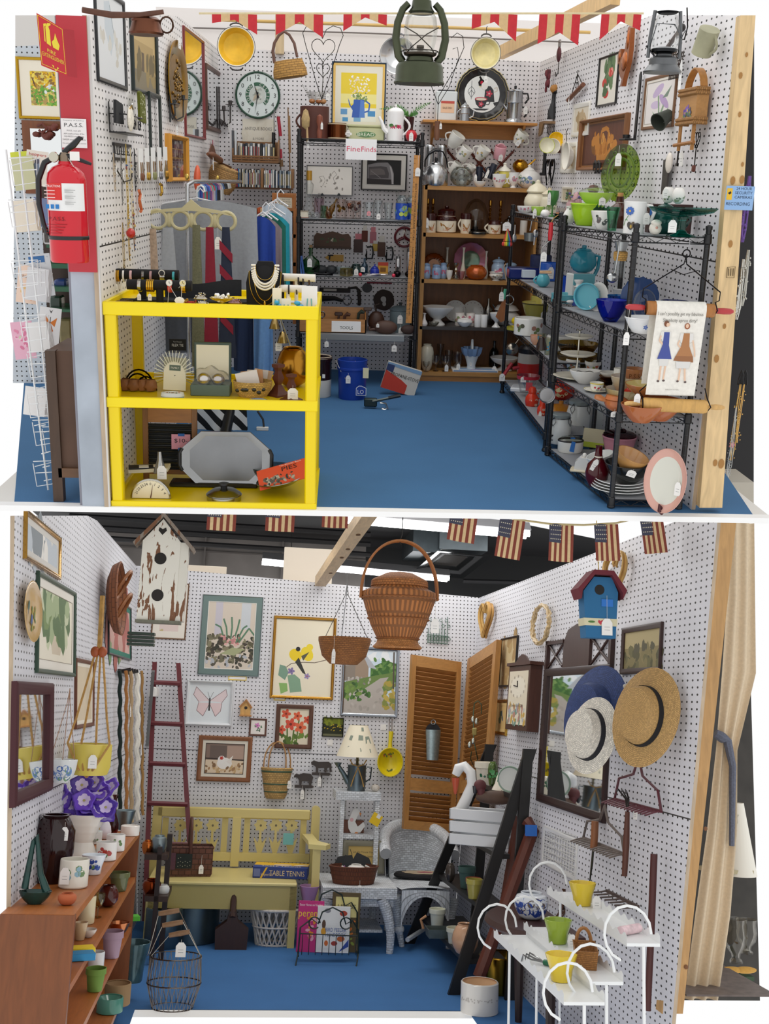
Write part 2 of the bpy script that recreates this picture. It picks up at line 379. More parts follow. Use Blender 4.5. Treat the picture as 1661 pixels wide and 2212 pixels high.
def decal(m,shape,w,h,cols,z,sz,n=7,spread=.9,ph=-PI/2,y0=0):
 for i in rg(n):
  a=ph+U(-1,1)*spread;zz=min(h*.97,max(h*.04,z+U(-1,1)*sz*1.1));r=prad(shape,w,h,zz)+.25;g=sz*U(.4,.8);c=RC(cols);vs=[]
  for j in rg(7):
   t=2*PI*j/7;vs.append((a+g*cos(t)/max(r,1),min(h,max(0,zz+g*.9*sin(t)))))
  m.add([(prad(shape,w,h,q)*cos(b)+.3*cos(b),prad(shape,w,h,q)*sin(b)+.3*sin(b)+y0,q) for b,q in vs],[tuple(rg(7))],c)
def band(m,shape,w,h,z0,z1,sp,n=24,k=3):
 m.L([(prad(shape,w,h,z0+(z1-z0)*i/k)+.35,z0+(z1-z0)*i/k) for i in rg(k+1)],sp,n)
def handle(m,side,x,z0,z1,out,r,sp,n=9):
 m.T([(side*(x+out*sin(PI*i/n)),0,z0+(z1-z0)*i/n) for i in rg(n+1)],r,sp,6)
def LA(pl,shape,w,h,sp,name,label,cat,ex=(),grp=None,ins=True,inner=None,n=24,sy=1,wall=None,wob=None,dec=None,bands=()):
 m=MB(pl.s);ware(m,shape,w,h,sp,n,ins,wall,inner=inner,sy=sy,wob=wob)
 if dec: decal(m,shape,w,h,*dec)
 for b in bands: band(m,shape,w,h,*b)
 if not ex: return one(name,label,cat,pl,m,grp)
 t=Th(name,label,cat,pl,grp);t.p(m)
 for e in ex:
  k=MB(pl.s)
  if e[0]=='g': t.g(e[1],-(len(e)>3 and e[3] or w/2+1),e[2],*e[4:]);continue
  if e[0]=='h': handle(k,e[1],e[2],e[3],e[4],e[5],e[6],e[7] if len(e)>7 else sp);t.p('handle',k)
  elif e[0]=='lid':
   lw,lh,ls=e[1:4];k.L([(lw/2,h-.3),(lw/2,h+lh*.2),(lw*.4,h+lh*.6),(lw*.2,h+lh*.95),(.01,h+lh)],ls,n);o=t.p('lid',k)
   if len(e)>4: k=MB(pl.s);k.L([(e[4]*.3,h+lh*.9),(e[4]*.25,h+lh+e[5]*.3),(e[4]*.5,h+lh+e[5]*.65),(e[4]*.35,h+lh+e[5]*.95),(.01,h+lh+e[5])],e[6] if len(e)>6 else ls,12);t.p('knob',k,par=o)
  elif e[0]=='sp':
   sd,x,z0,out,z1,r=e[1:7];k.T([(sd*x,0,z0),(sd*(x+out*.45),0,z0+(z1-z0)*.25),(sd*(x+out*.7),0,z0+(z1-z0)*.7),(sd*(x+out),0,z1)],[r*1.5,r*1.2,r*.9,r*.75],e[7] if len(e)>7 else sp,8);t.p('spout',k)
  elif e[0]=='f': e[1](t,k)
 return t
def pbox(m,P,fr,y,d,x0,x1,yt,yb,sp,b=0):
 ym=(yt+yb)/2;xm=(x0+x1)/2;xa,xb=fr.y(x0,ym,y).x,fr.y(x1,ym,y).x;za,zb=fr.y(xm,yb,y).z,fr.y(xm,yt,y).z
 return m.b(xa-P[0],xb-P[0],y-P[1],y+d-P[1],za-P[2],zb-P[2],sp,b)
# UPPER BOOTH: setting
W_=Matrix.Identity(4)
wd=bpy.data.worlds.new('world');sc.world=wd;wd.use_nodes=True
wd.node_tree.nodes['Background'].inputs[0].default_value=(1,1,1,1);wd.node_tree.nodes['Background'].inputs[1].default_value=1.0
BW=Wall(A,(0,8.9,0),(1,0,0),(0,0,1));LW=Wall(A,(-1.105,4.93,0),(.105,3.97,0),(0,0,1));RW=Wall(A,(1.515,8.9,0),(.255,-3.85,0),(0,0,1))
def wallpoly(name,w,pts,sp,th=.02):
 m=MB(1);q=[w.pt(h,u) for h,u in pts];n=len(q);b=[p+w.Y*th for p in q]
 m.add(q,[tuple(rg(n))],sp,[(h,u) for h,u in pts]);e='b9a58c:w'
 m.add(q+b,[(i,i+n,(i+1)%n+n,(i+1)%n) for i in rg(n)]+[tuple(rg(2*n-1,n-1,-1))],e);return struct(name,m,w.fr)
def vtop(w,h,py,zmax):
 p=w.pt(h,0);q=w.pt(h,1);return min(zmax,w.hu(w.fr.on(0,p,q,py))[1])
zb=A.y(830,1117,4.93).z
m=MB(1);m.add([(-1.57,4.99,0),(2.06,4.99,0),(2.3,6.4,0),(2.3,8.95,0),(-2.64,8.95,0)],[(0,1,2,3,4)],'3f6f9c:carpet');struct('floor',m)
m=MB(1);m.b(-1.72,2.14,4.93,4.99,zb,0,'fbfbfa');m.b(-1.72,2.14,4.99,8.95,zb,-.003,'e9e7e2');struct('trim_1',m)
PG='f3f0f2:peg=.0336x.0336x1.22';PS='efedf0:peg=.062x.0336x1.22'
wallpoly('wall_back',BW,[(-1.,0),(1.515,0),(1.515,2.47),(-1.,2.49)],PG)
L=math.hypot(.105,3.97);pts=[(0,0),(L,0),(L,2.485)]+[(L*k/12,vtop(LW,L*k/12,33,2.485)) for k in rg(11,-1,-1)];wallpoly('wall_left',LW,pts,'ece8e6:peg=.062x.0336x1.22')
L=math.hypot(.255,3.85);pts=[(0,0),(L,0)]+[(L*k/12,vtop(RW,L*k/12,33,2.47)) for k in rg(12,-1,-1)];wallpoly('wall_right',RW,pts,PS)
UW=Wall(A,(0,9.7,0),(1,0,0),(0,0,1));zt=A.y(830,33,9.7).z
wallpoly('wall_back_upper',UW,[(-1.6,1.9),(2.6,1.9),(2.6,zt),(-1.6,zt)],'f4efec')
m=MB(1);m.T([A.y(415,60,9.66),A.y(800,72,9.66),A.y(1250,92,9.66)],.006,'77706c');struct('trim_2',m)
# left outer wall beyond the pillar
OW=Wall(A,(0,8.,0),(1,0,0),(0,0,1))
ow=lambda x,y:OW.hu(OW.at(x,y))
wallpoly('wall_left_outer',OW,[(ow(33,900)[0],0),(-1.3,0),ow(140,95),ow(33,100)],'c4ccd4:peg=.036x.036')
wallpoly('wall_left_outer_top',OW,[ow(33,100),ow(140,95),ow(140,33),ow(33,33)],'d6d3cf')
# red and grey pillar
m=MB(1);zr=A.y(170,578,4.92).z;ztp=A.y(150,33,4.92).z
m.b(-1.232,-1.112,4.94,5.1,0,zr,'a9b2bd:n=3');m.b(-1.235,-1.108,4.925,5.1,zr-.02,ztp,'c03a44');m.b(-1.245,-1.228,4.95,5.1,0,ztp,'8a8a94');m.b(-1.105,-1.098,4.93,4.95,0,ztp,'d5d3d0')
struct('trim_3',m)
# right pine post, slightly out of plumb
def quadpost(name,fr,q,y,d,sp):
 f=[fr.y(px,py,y) for px,py in q];b=[p+V((0,d,0)) for p in f];m=MB(1)
 m.add(f+b,[(0,1,2,3),(7,6,5,4),(0,4,5,1),(1,5,6,2),(2,6,7,3),(3,7,4,0)],sp)
 return m
m=quadpost('',A,[(1511,1097),(1560,1097),(1632,33),(1600,33)],5.,.06,'e2c391:w')
for kx,ky,kr in ((1613,118,5),(1604,355,5),(1578,527,8),(1603,388,9),(1583,390,9),(1598,247,6),(1600,163,7),(1548,775,9),(1565,705,6),(1545,1000,8),(1558,1002,11)):
 c=A.y(kx,ky,4.997);s=A.s(c);m.add([c+V((s*kr*.6*cos(2*PI*i/9),0,s*kr*sin(2*PI*i/9))) for i in rg(9)][::-1],[tuple(rg(9))],'a8793f')
c=A.y(1578,588,4.996);s=A.s(c)
for i in rg(2):
 o=s*26*i;m.T([c+V((o-s*8,0,s*10)),c+V((o+s*9,0,s*12)),c+V((o+s*9,0,-s*12)),c+V((o-s*8,0,-s*12))],s*.6,'4a3a20',4,True)
 for k in rg(3): m.T([c+V((o-s*5+s*5*k,0,s*8)),c+V((o-s*4+s*5*k,0,-s*8))],s*.8,'4a3a20',4)
struct('trim_4',m)
# dark neighbouring stall seen right of the post
m=quadpost('',A,[(1520,1075),(1628,1075),(1629,33),(1590,33)],6.4,.05,'1b1a1c');struct('wall_right_outer',m)
m=quadpost('',A,[(1520,1090),(1628,1090),(1628,1042),(1520,1042)],5.9,.3,'b9b3a6');struct('trim_5',m)
# the pine brace between the walls, top right, and the wooden rail
m=MB(1);p,q=A.y(1080,115,9.2),A.y(1330,-8,6.6);d=(q-p).normalized();sd=V((.03,.01,0));up=V((0,0,.045))
m.add([p-sd-up,p+sd-up,p+sd+up,p-sd+up,q-sd-up,q+sd-up,q+sd+up,q-sd+up],[(0,1,2,3),(4,7,6,5),(0,4,5,1),(1,5,6,2),(2,6,7,3),(3,7,4,0)],'dcb57a:w');struct('trim_6',m)
m=MB(1);p,q=A.y(598,112,8.7),A.y(590,33,8.6);m.b(p.x-.02,p.x+.045,8.82,8.89,p.z,A.y(600,33,8.86).z,'d6bd95:w');struct('trim_7',m)
# furniture
def wire_rack(name,label,O,X,Y,zs,zt,posts=(0,1,2,3),liner='9a9ca0',zb_=0.0,truss=(1,1),rad=.0135):
 """O front-left floor corner, X front edge vector, Y depth vector (metres)"""
 O=V(O);X=V(X);Y=V(Y);t=Th(name,label,'shelf unit',Pl(A,O,1.));K='17171a:p'
 cs=[V((0,0,0)),X,X+Y,Y]
 for i in posts:
  c=cs[i];m=MB(1);m.T([c+V((0,0,zb_+.02)),c+V((0,0,zt))],rad,K,12);m.L([(.012,0),(.02,.004),(.02,.012),(.01,.03)],K,10,c+V((0,0,zb_)));m.L([(rad*1.25,zt-.004),(rad*1.25,zt+.012),(.004,zt+.018)],'1c1c20:p',10,c)
  for k in rg(int((zt-zb_)/.05)): m.L([(rad*1.01,zb_+.05*k+.03),(rad*1.06,zb_+.05*k+.032),(rad*1.01,zb_+.05*k+.034)],'2b2b2f:p',10,c)
  for z in zs: m.L([(rad*1.1,z-.035),(rad*1.5,z-.03),(rad*1.35,z+.012),(rad*1.1,z+.014)],K,10,c)
  t.p('post',m)
 for z in zs:
  m=MB(1)
  for a,b,tr in ((cs[0],cs[1],1),(cs[1],cs[2],1),(cs[3],cs[2],0),(cs[0],cs[3],1)):
   for dz in (-.004,-.034): m.T([a+V((0,0,z+dz)),b+V((0,0,z+dz))],.0032,K,6)
   if tr:
    n=max(4,int((b-a).length/.045));m.T([a+(b-a)*(i/n)+V((0,0,z-.006 if i%2 else z-.032)) for i in rg(n+1)],.0022,K,4)
  n=8
  for i in rg(1,n): m.T([cs[0]+Y*(i/n)+V((0,0,z-.007)),cs[1]+Y*(i/n)+V((0,0,z-.007))],.0022,K,4)
  o=t.p('wire_shelf',m);m=MB(1);e=.012
  q=[cs[0]+X.normalized()*e+Y.normalized()*e,cs[1]-X.normalized()*e+Y.normalized()*e,cs[2]-X.normalized()*e-Y.normalized()*e,cs[3]+X.normalized()*e-Y.normalized()*e]
  vs=[p+V((0,0,z-.003)) for p in q]+[p+V((0,0,z)) for p in q];m.add(vs,[(3,2,1,0),(4,5,6,7),(0,1,5,4),(1,2,6,5),(2,3,7,6),(3,0,4,7)],liner);t.p('shelf_liner',m,par=o)
 return t
RZ=[1.821,1.257,.842,.411]
wire_rack('wire_rack','black wire rack against back wall with tools and glassware',(-.336,8.12,0),(.893,0,0),(0,.5,0),RZ,1.87)
U1Z=[1.352,.9,.54,.105];U2Z=[1.335,.882,.475,.045]
U1=[V((1.235,8.02,0)),V((1.235,6.2,0)),V((1.52,6.2,0)),V((1.47,8.02,0))];U2=[V((1.235,6.1,0)),V((1.362,5.06,0)),V((1.705,5.06,0)),V((1.6,6.1,0))]
wire_rack('wire_rack','black wire rack along right wall, farther one, with navy pan and yellow bowls',U1[0],U1[1]-U1[0],U1[2]-U1[1],U1Z,1.385,zb_=0)
wire_rack('wire_rack','black wire rack nearest pine post, rolling pins hung on its end',U2[0],U2[1]-U2[0],U2[2]-U2[1],U2Z,1.372)
def SS(px,u,lv,unit=2,rz=0,m=None,dz=0.):
 Q,Z=((U1,U1Z),(U2,U2Z))[unit-1];z=V((0,0,Z[lv]+dz));p=Q[0]+(Q[3]-Q[0])*u+z;q=Q[1]+(Q[2]-Q[1])*u+z
 return Pl(A,A.on(px,p,q),rz=rz,m=m)
def SY(y,u,lv,unit=2,dz=0.):
 Q,Z=((U1,U1Z),(U2,U2Z))[unit-1];f=Q[0]+(Q[3]-Q[0])*u;g=Q[1]+(Q[2]-Q[1])*u;t=(y-f.y)/(g.y-f.y);return f+(g-f)*t+V((0,0,Z[lv]+dz))
# wooden bookcase at the back
KZ=[1.515,1.163,.809,.44,.075];KX0,KX1=.604,1.5
t=Th('bookcase','oak-veneer bookcase at back wall holding crocks and white china','',Pl(A,(0,8.45,0),1.))
W1='a8733c:w=x';W2='8a5a2c:w=x'
m=MB(1);m.b(KX0,KX0+.03,0,.4,0,1.515,'b98648:w');t.p('side_panel',m);m=MB(1);m.b(KX1-.02,KX1,0,.4,0,1.515,'b98648:w');t.p('side_panel',m)
m=MB(1);m.b(KX0+.02,KX1-.02,.39,.4,.03,1.5,'7d4f28:w');t.p('back_panel',m)
for i,z in en(KZ): m=MB(1);m.b(KX0+.01,KX1-.01,0,.4,z-(.03 if i!=3 else .025),z,'3a3532:p' if i==3 else 'b98648:w=x');t.p('shelf',m)
m=MB(1);m.b(KX0+.02,KX1-.02,.01,.03,0,.06,'a8733c:w=x');t.p('plinth',m)
def KS(px,lv,v,rz=0): return S(A,px,8.46+.38*v,KZ[lv],rz)
def RS(px,lv,v,rz=0,m=None): return S(A,px,8.13+.48*v,RZ[lv],rz,m)
# yellow plastic cart
CT=.978;YF,YB_=4.95,5.62;CX0,CX1=-1.093,-.113
t=Th('utility_shelf','yellow plastic three-tier shelf with jewellery on its top tier','shelf unit',Pl(A,(0,YF,0),1.));Yw='f7dd00:p'
CM=.50
for X in (CX0,CX1-.055):
 for yy in (0,YB_-YF-.05): m=MB(1);m.b(X,X+.055,yy,yy+.05,0,CT-.05,'f3d600:p',.006);t.p('leg',m)
for zt_,h in ((CT,.062),(CM+.035,.05),(.028,.03)):
 m=MB(1);D=YB_-YF
 m.b(CX0-.004,CX1+.004,-.006,.014,zt_-h,zt_,Yw,.004);m.b(CX0-.004,CX1+.004,D-.014,D+.006,zt_-h,zt_,Yw,.004);m.b(CX0-.004,CX0+.014,.014,D-.014,zt_-h,zt_,Yw,.003);m.b(CX1-.014,CX1+.004,.014,D-.014,zt_-h,zt_,Yw,.003)
 m.b(CX0+.01,CX1-.01,.01,D-.01,zt_-h*.62,zt_-h*.5,'e9cc00:p');t.p('shelf_tier',m)
CZ=[CT-.031,CM+.01,.014]
def CS(px,lv,v,rz=0,dz=0,m=None): return S(A,px,YF+.03+(YB_-YF-.06)*v,CZ[lv]+dz,rz,m)
# UPPER BOOTH: back wall, black rack, bookcase
UP=rot(PI/2)
WH='f6f5f2:g';CR='efe9d8:g';GL='f4f8f8:gl';SIL='c9cacc:m';BRS='c9a24a:m';BLK='1d1c1e:p';TAG=('g',0,0)
def hook(t,x,z,L=10,r=.6): t.T('hook',[(x,0,z),(x,0,z+L),(x+2,0,z+L+3),(x+4,0,z+L+1)],r,'3a3838:m',5)
# wooden rail across the top with its hooks
m=MB(1);p,q=A.y(478,43,8.75),A.y(1275,70,8.75);m.T([p,q],.012,'d9b36a:w=x',8);one('hanging_rail','thin pine rail across top of back wall carrying pans','rail',Pl(A,(0,0,0),1.),m)
def hung(px,py,y,w,h,shape,sp,name,label,cat,inner,hcol,dy=0,ex=()):
 pl=Pl(A,A.y(px,py,y),m=UP);t=Th(name,label,cat,PA(px,py,y));k=t.n;k.t=UP;ware(k,shape,w,h,sp,32,True,inner=inner)
 k.L([(w/2-1.6,h),(w/2+.8,h+.5),(w/2+.9,h-1)],hcol,32)
 if ex: decal(k,shape,w*.9,h,*ex)
 t.p('bowl',k)
 for sg in (1,-1):
  t.T('handle',[(w*.13*cos(PI*i/6)*1.3,-h*.8,sg*(w/2+1+6*sin(PI*i/6))) for i in rg(7)],1.6,hcol,6)
 k=t.n;z=w/2+6;k.T([(0,-h*.8,z),(0,-h*.6,z+14),(2,-h*.5,z+17)],.8,'3a3838:m',5);t.p('hook',k);return t
hung(513,104,8.6,80,30,'mix','fbf7ea:g','colander','yellow mottled enamel colander hanging on rail over clock','','f3c73a:n=9','3a3533:p')
hung(1046,118,8.6,64,26,'mix','e9e2c2:g','colander','small cream enamel colander hanging above round tray','','eadfa8:n=12','4a4540:p').g(3,-26,-40,7,14,5)
hung(858,122,8.6,76,16,'plate','cfd0d0:m','pan','round aluminium pan partly hidden behind rusty lantern','','d4d5d6:m','8a8a8c:m')
# willow basket
p=A.y(627,160,8.2);t=Th('basket','small willow basket with bark handle hanging beside clock','',Pl(A,p,m=rot(0,-.16)))
k.L([(.1,-8),(30,-8),(37,-6),(36,8),(30,28),(27,28),(33,6),(33,-4),(.1,-5)],'b98a45:wk=14x5',28,sy=.6);t.p()
t.T('handle',[(-30,0,26),(-30,0,50),(-24,0,66),(-12,0,80),(0,0,86),(10,0,78),(18,0,60),(20,0,32)],[3.4,3.4,3.2,3,3,3,3.2,3],'6b4c40:n=30',8);hook(t,0,84,12)
# wall clock
t=Th('wall_clock','round green-rimmed wall clock with black numerals on back wall','clock',BW.P(557,206));k.t=UP
k.L([(.1,0),(47,0),(49,3),(48,8),(46,9),(44,7.5)],'2f5140:g',40);t.p('rim');k.t=UP;k.L([(44.5,6.6),(.1,6.6)],'e9f3f1',40);o=t.p('dial')
y=-6.9
for i in rg(1,13):
 a=PI/2-i*PI/6;k.W('0' if i==10 else str(i),37*cos(a),y,37*sin(a),9,'1b1b1b')
t.p('numerals',k,par=o)
def ringtext(k,st,r,a0,a1,h,col,y):
 for i,ch in en(st):
  a=a0+(a1-a0)*i/max(1,len(st)-1);k.W(ch,r*cos(a),y,r*sin(a),h,col,rot=a-PI/2 if a1<a0 else a+PI/2)
for a0,a1 in ((-.9,1.9),(2.1,4.3)): k.add([((r)*cos(a0+(a1-a0)*i/16),y-.1,(r)*sin(a0+(a1-a0)*i/16)) for r in (18.5,26) for i in rg(17)],[(i,i+1,i+18,i+17) for i in rg(16)],'3d6a52')
k.ell(0,0,17,18,y-.1,y,'d5dbd4');art(k,[('sc',(.2,.1,.8,.9),26,.12,['b9c0b6','9fa79c','dfe3dc','c8b8a0'])],30,32,y-.2)
ringtext(k,'CELTICS',22,1.25,-.75,6,'f2f4ee',y-.4);ringtext(k,'BOSTON',22,3.9,2.3,6,'f2f4ee',y-.4);t.p('emblem',k,par=o)
pass
for a,l,wd_ in ((-1.72,38,1.3),(1.9,24,2)): k.X([(l*cos(a),l*sin(a)),(wd_*sin(a)-6*cos(a),-wd_*cos(a)-6*sin(a)),(-wd_*sin(a)-6*cos(a),wd_*cos(a)-6*sin(a))],y-1.2,y-.8,'222222')
k.ell(0,0,2,2,y-1.6,y-.8,'333333');t.p('hands')
# plastic-wrapped parchment sign
t=Th('sign','torn-edge parchment sign in clear wrap below clock','',BW.P(558,285))
pts=[(-33+U(-1.5,1.5)+66*i/9,28+U(-2,2)) for i in rg(10)]+[(36+U(-2,2),28-54*i/8) for i in rg(1,8)]+[(33-62*i/9,-30+U(-4,3)) for i in rg(10)]+[(-35+U(-2,2),-26+50*i/8) for i in rg(1,8)]
k.X(pts,-2,-1,'ece5d3');k.W('ANTIQUE BOOKS',0,-2.2,6,6.5,'5a5048',58);k.W('& MORE',0,-2.2,-14,5,'8a8074',24);t.p('parchment')
t.Q('plastic_wrap',lambda u,v:(-40+80*u,-4-1.5*sin(9*u+4*v)*sin(7*v),34-68*v),12,10,'ffffff:gl')
# CD crate and CD shelf: every case its own
def crate(px0,px1,yt,yb,y,d,sp,name,label,slats=3):
 c=A.y((px0+px1)/2,yb,y);t=Th(name,label,'crate',Pl(A,c));s=t.s;w=(px1-px0);h=yb-yt;D=d/s
 t.b('base',-w/2,w/2,0,D,0,2,sp)
 for x in (-w/2,w/2-3): t.X('side_panel',[(0,0),(D,0),(D,h),(D*.35,h*.95),(0,h*.55)],x,x+3,sp,'x')
 for i in rg(slats): k=t.n;z=1+i*5;k.b(-w/2,w/2,-1.4,0,z,z+4,sp,.6);t.p('slat',k)
 t.b('back_panel',-w/2,w/2,D-1,D,0,h*.9,sp);return c,s,D
CDC=['e8e6e2','d5d2ca','2a2a2c','b9b4aa','7f8288','3a3d44','dcdcda','5f6a74','c9cdd0','1f1f22','a9adb0','f0eee8']
c,s_,D=crate(502,602,302,352,8.62,.16,'8a5f35:w=x','cassette_crate','slatted wooden crate of cassettes hung under parchment sign');
def slab_row(name,labelf,cat,grp,y,z,px0,px1,n,hpx,dpt,cols,lean=0,thk=.82,top=None,mn=1):
 pw=(px1-px0)/n
 for i in rg(n):
  px=px0+pw*(i+.5);p=A.on(px,(0,y,z),(1,y,z));pl=Pl(A,p,m=rot(0,lean*U(.4,1)));k=MB(pl.s);h=hpx*(1+U(-.06,.02));w=pw*thk*U(.9,1.05);c=cols[i%len(cols)] if len(cols)>=n else RC(cols)
  D=dpt/pl.s;k.b(-w/2,w/2,0,D,0,h,c,.3);k.b(-w*.3,w*.3,-.05,0,h*.15,h*.82,RC(['f2efe8','2a2a2a','d8c48a','8a2e2e','365a8a','ffffff'])+':p')
  one(name,labelf(i,n,c),cat,pl,k,grp)
ORD=['first','second','third','fourth','fifth','sixth','seventh','eighth','ninth','tenth','eleventh','twelfth','thirteenth','fourteenth','fifteenth','sixteenth','seventeenth','eighteenth','nineteenth','twentieth']
def HUE(c):
 r,g,b=(int(c[i:i+2],16) for i in (0,2,4));mx,mn=max(r,g,b),min(r,g,b)
 if mx-mn<28: return 'black' if mx<60 else 'dark grey' if mx<110 else 'grey' if mx<185 else 'white'
 if r==mx: return 'brown' if g<r*.75 and r<150 and b<g+10 else ('tan' if g>r*.65 else ('pink' if b>r*.6 else 'red'))
 return 'green' if g==mx else 'blue'
p=A.y(553,348,8.62)
slab_row('cassette_case',lambda i,n,c:'%s case, %s from left in slatted crate under parchment sign'%(HUE(c),ORD[i]),'case','cassettes in slatted crate',8.63,p.z,513,594,15,37,.07,CDC)
for i,(x,c) in en(((499,'55585e'),(505,'d9dde0'))):
 k=MB(A.s(p));k.b(-2.2,2.2,0,14,0,62,c+':p',.5);one('video_case','tall thin %s case at left end of slatted crate'%('dark' if i<1 else 'silver'),'case',S(A,x+4,8.625,p.z),k)
p=A.y(570,405,8.62);t=Th('shelf','narrow wooden compact disc shelf with a round divider above bookcase','',Pl(A,p));t.b('board',-64,62,-1,40,-4,0,'6e4b2c:w=x')
for x in (-4,61): t.X('divider',[(-1,0),(40,0),(40,40),(6,40),(-1,26)],x-3,x+3,'9a6a38:w','x')
CD2=['c4567a','8c3a4a','2f7fb0','e9e6de','2a2a2a','f2f0ea','8a8a72','3b4a5e','d8d4cc','1f1f22','e8e4d8','5b5148','f4f2ec','b98f6a','8fa0aa','2d2d30','ddd8cc','7b8c94']
def cdl(a): return lambda i,n,c:'%s compact disc, %s from left, %s of round divider'%(HUE(c),ORD[i],a)
slab_row('compact_disc',cdl('left'),'compact disc','discs left of divider',8.6,p.z,508,562,18,37,.12,CD2)
CD3=['f0ede6','dfe3e2','c9d2d4','b03a54','8fa6b2','e6e4de','4a5a6a','f2f2ee','2b2b2e','a9b8c0','556270','9aa9b2','e2e2dc','3c4550','7d94a4','c4ccd2']
slab_row('compact_disc',cdl('right'),'compact disc','discs right of divider',8.6,p.z,570,629,16,37,.12,CD3)
# sticks and clubs right of the clock
def stick(pts,rr,sp,name,label,cat,y=8.78,parts=()):
 q=[A.y(x,yy,y) for x,yy in pts];c=q[-1];t=Th(name,label,cat,Pl(A,c,1.));m=MB(1);s=A.s(c);m.T([p-c for p in q],[r*s for r in rr],sp,8);t.p('shaft',m)
 for a,b,r,c2,nm in parts: m=MB(1);m.T([A.y(*a,y)-c,A.y(*b,y)-c],r*s,c2,10);t.p(nm,m)
 return t
stick([(592,232),(592,285)],[1,1],'9a9a9c:m','sharpening_steel','sharpening steel with black grip hanging right of clock','steel',parts=(((591,286),(590,334),4,BLK,'grip'),))
stick([(600,250),(606,350),(608,610)],[1.5,1.5,1.2],'8f8478:w','fishing_rod','fishing rod with red grip leaning beside black rack','',parts=(((601,252),(606,294),3.5,'b3263c:p','grip'),((606,322),(607,342),3,'c03548:p','band'),((607,345),(608,360),4,'8a6a48:w','reel_seat')))
stick([(622,232),(626,360),(630,640)],[1.2,1.4,1],'8c6a4a:w','fishing_rod','thin brown fishing rod standing against rack post','',parts=(((624,250),(626,330),2.6,'a9835a:w','cork_grip'),))
# low bookcase behind the clothes with books
p=A.y(640,560,8.3);t=Th('bookcase','low orange-brown bookcase behind clothes rack full of old books','',Pl(A,A.y(595,700,8.3).xyz*1,1.));P=A.y(595,700,8.3)
for yt,yb in ((505,513),(566,574)): m=MB(1);pbox(m,P,A,8.3,.3,553,639,yt,yb,'b5713a:w=x');t.p('shelf',m)
for x0,x1 in ((549,554),(633,640)): m=MB(1);pbox(m,P,A,8.3,.3,x0,x1,452,700,'b5713a:w');t.p('side_panel',m)
m=MB(1);pbox(m,P,A,8.58,.02,552,640,455,690,'3a2a20');t.p('back_panel',m)
BK=['c98a3a','7d7a52','b9683c','6e2638','a5552f','8a8a5a','d9c48a','7a2a34','b5893f','5b2f2a','c2a06a','8b3a3a','2f6f6a','3a8a5a','d9b04a','b0403a']
z=A.y(595,505,8.3).z
slab_row('book',lambda i,n,c:'%s old book, %s from left on upper bookcase shelf'%(HUE(c),ORD[i]),'book','books on upper shelf of low bookcase',8.33,z,556,603,8,54,.18,[c+':k' for c in ['c9602f','dcb98a','d9a35a','b9752f','77724e','8a7f5a','8a2f45','7a2438']],thk=.95)
slab_row('book',lambda i,n,c:'%s book, %s from left in shorter upper row'%(HUE(c),ORD[i]),'book','short books on upper shelf of low bookcase',8.33,z,606,632,8,36,.16,[c+':k' for c in ['4a3328','6e4a32','2f8f8a','d9c04a','3a9a5a','d8b23a','e4d9c0','8a3a2e']],thk=.9)
z=A.y(595,566,8.3).z
slab_row('book',lambda i,n,c:'%s worn book, %s from left on lower bookcase shelf'%(HUE(c),ORD[i]),'book','books on lower shelf of low bookcase',8.33,z,572,630,9,38,.18,[c+':k' for c in ['7a2430','a5403a','8a2f2f','c9a47a','6e2a2a','8a3a30','7f6a42','a98a4a','5b3a2a']],thk=.92,lean=.05)
picture(Wall(A,(0,8.6,0),(1,0,0),(0,0,1)),(588,640,417,458),'small wooden frame with a lettered motto on low bookcase','c07a3e:w',9,bg='efe6cf',sh=[('t','Do not',.62,.8,.1,'3a342c',.5),('t','little things',.6,.58,.1,'3a342c',.6),('t','be what it is',.6,.36,.1,'3a342c',.6),('t','and have',.6,.15,.1,'3a342c',.5),('l',[(.08,.75),(.2,.6),(.1,.4),(.25,.3)],.03,'3a342c')],d=4)
# on top of the black rack
LA(RS(679,0,.35),'cyl',62,66,'5a3026:n=8','crock','brown salt-glazed crock with a side handle on top of black rack','',(('h',-1,30,22,50,9,2.4),('g',-14,52,9,14,6)),sy=.9)
def brush(px,y,z,dz,h,name,label,sp,hd):
 t=Th(name,label,'brush',S(A,px,y,z));t.T('handle',[(0,-3,dz+22),(1,-3,dz),(2,-3,dz-14)],[2.2,2.6,1.8],sp,8);t.L('bristle_head',[(.1,dz+18),(8,dz+24),(9,dz+40),(5,dz+56),(.1,dz+60)],hd,14,(-3,-3,0),1,.45);return t
brush(663,8.16,RZ[0],0,60,'brush','long oval bristle brush hanging down in front of brown crock','c9a97a:w','b59a6a:n=40').g(3,-8,-2,5,16,2)
t=Th('pestle','turned wooden pestle standing before brown crock','',S(A,690,8.15,RZ[0]));t.L('body',[(.1,0),(5,1),(6,14),(4,24),(7,34),(6,46),(.1,50)],'8a4a36:w',14);t.g(5,-7,36,5,14,3)
LA(RS(728,0,.3),'cyl',40,34,'6a3c22:m','bucket','small copper-brown bucket with riveted bands beside bread box','',(('f',lambda t,k:(k.T([(-20*cos(PI*i/10),-21*sin(PI*i/10),24-8*sin(PI*i/10)) for i in rg(11)],1.4,'5a3420:m',6),t.p('bail'))),('g',24,24,8,15,6)),bands=((2,4,'d9c9a8'),(31,33,'d9c9a8')))
t=Th('egg_basket','wire hen-shaped basket holding eggs on brown crock','basket',S(A,686,8.32,RZ[0]+66*.0037))
for i in rg(7): f=i/6;k.T([(26*cos(a)*(.6+.4*f),14*sin(a)*(.6+.4*f),2+22*f) for a in ring(20)],.5,'8d8d88:m',4,True)
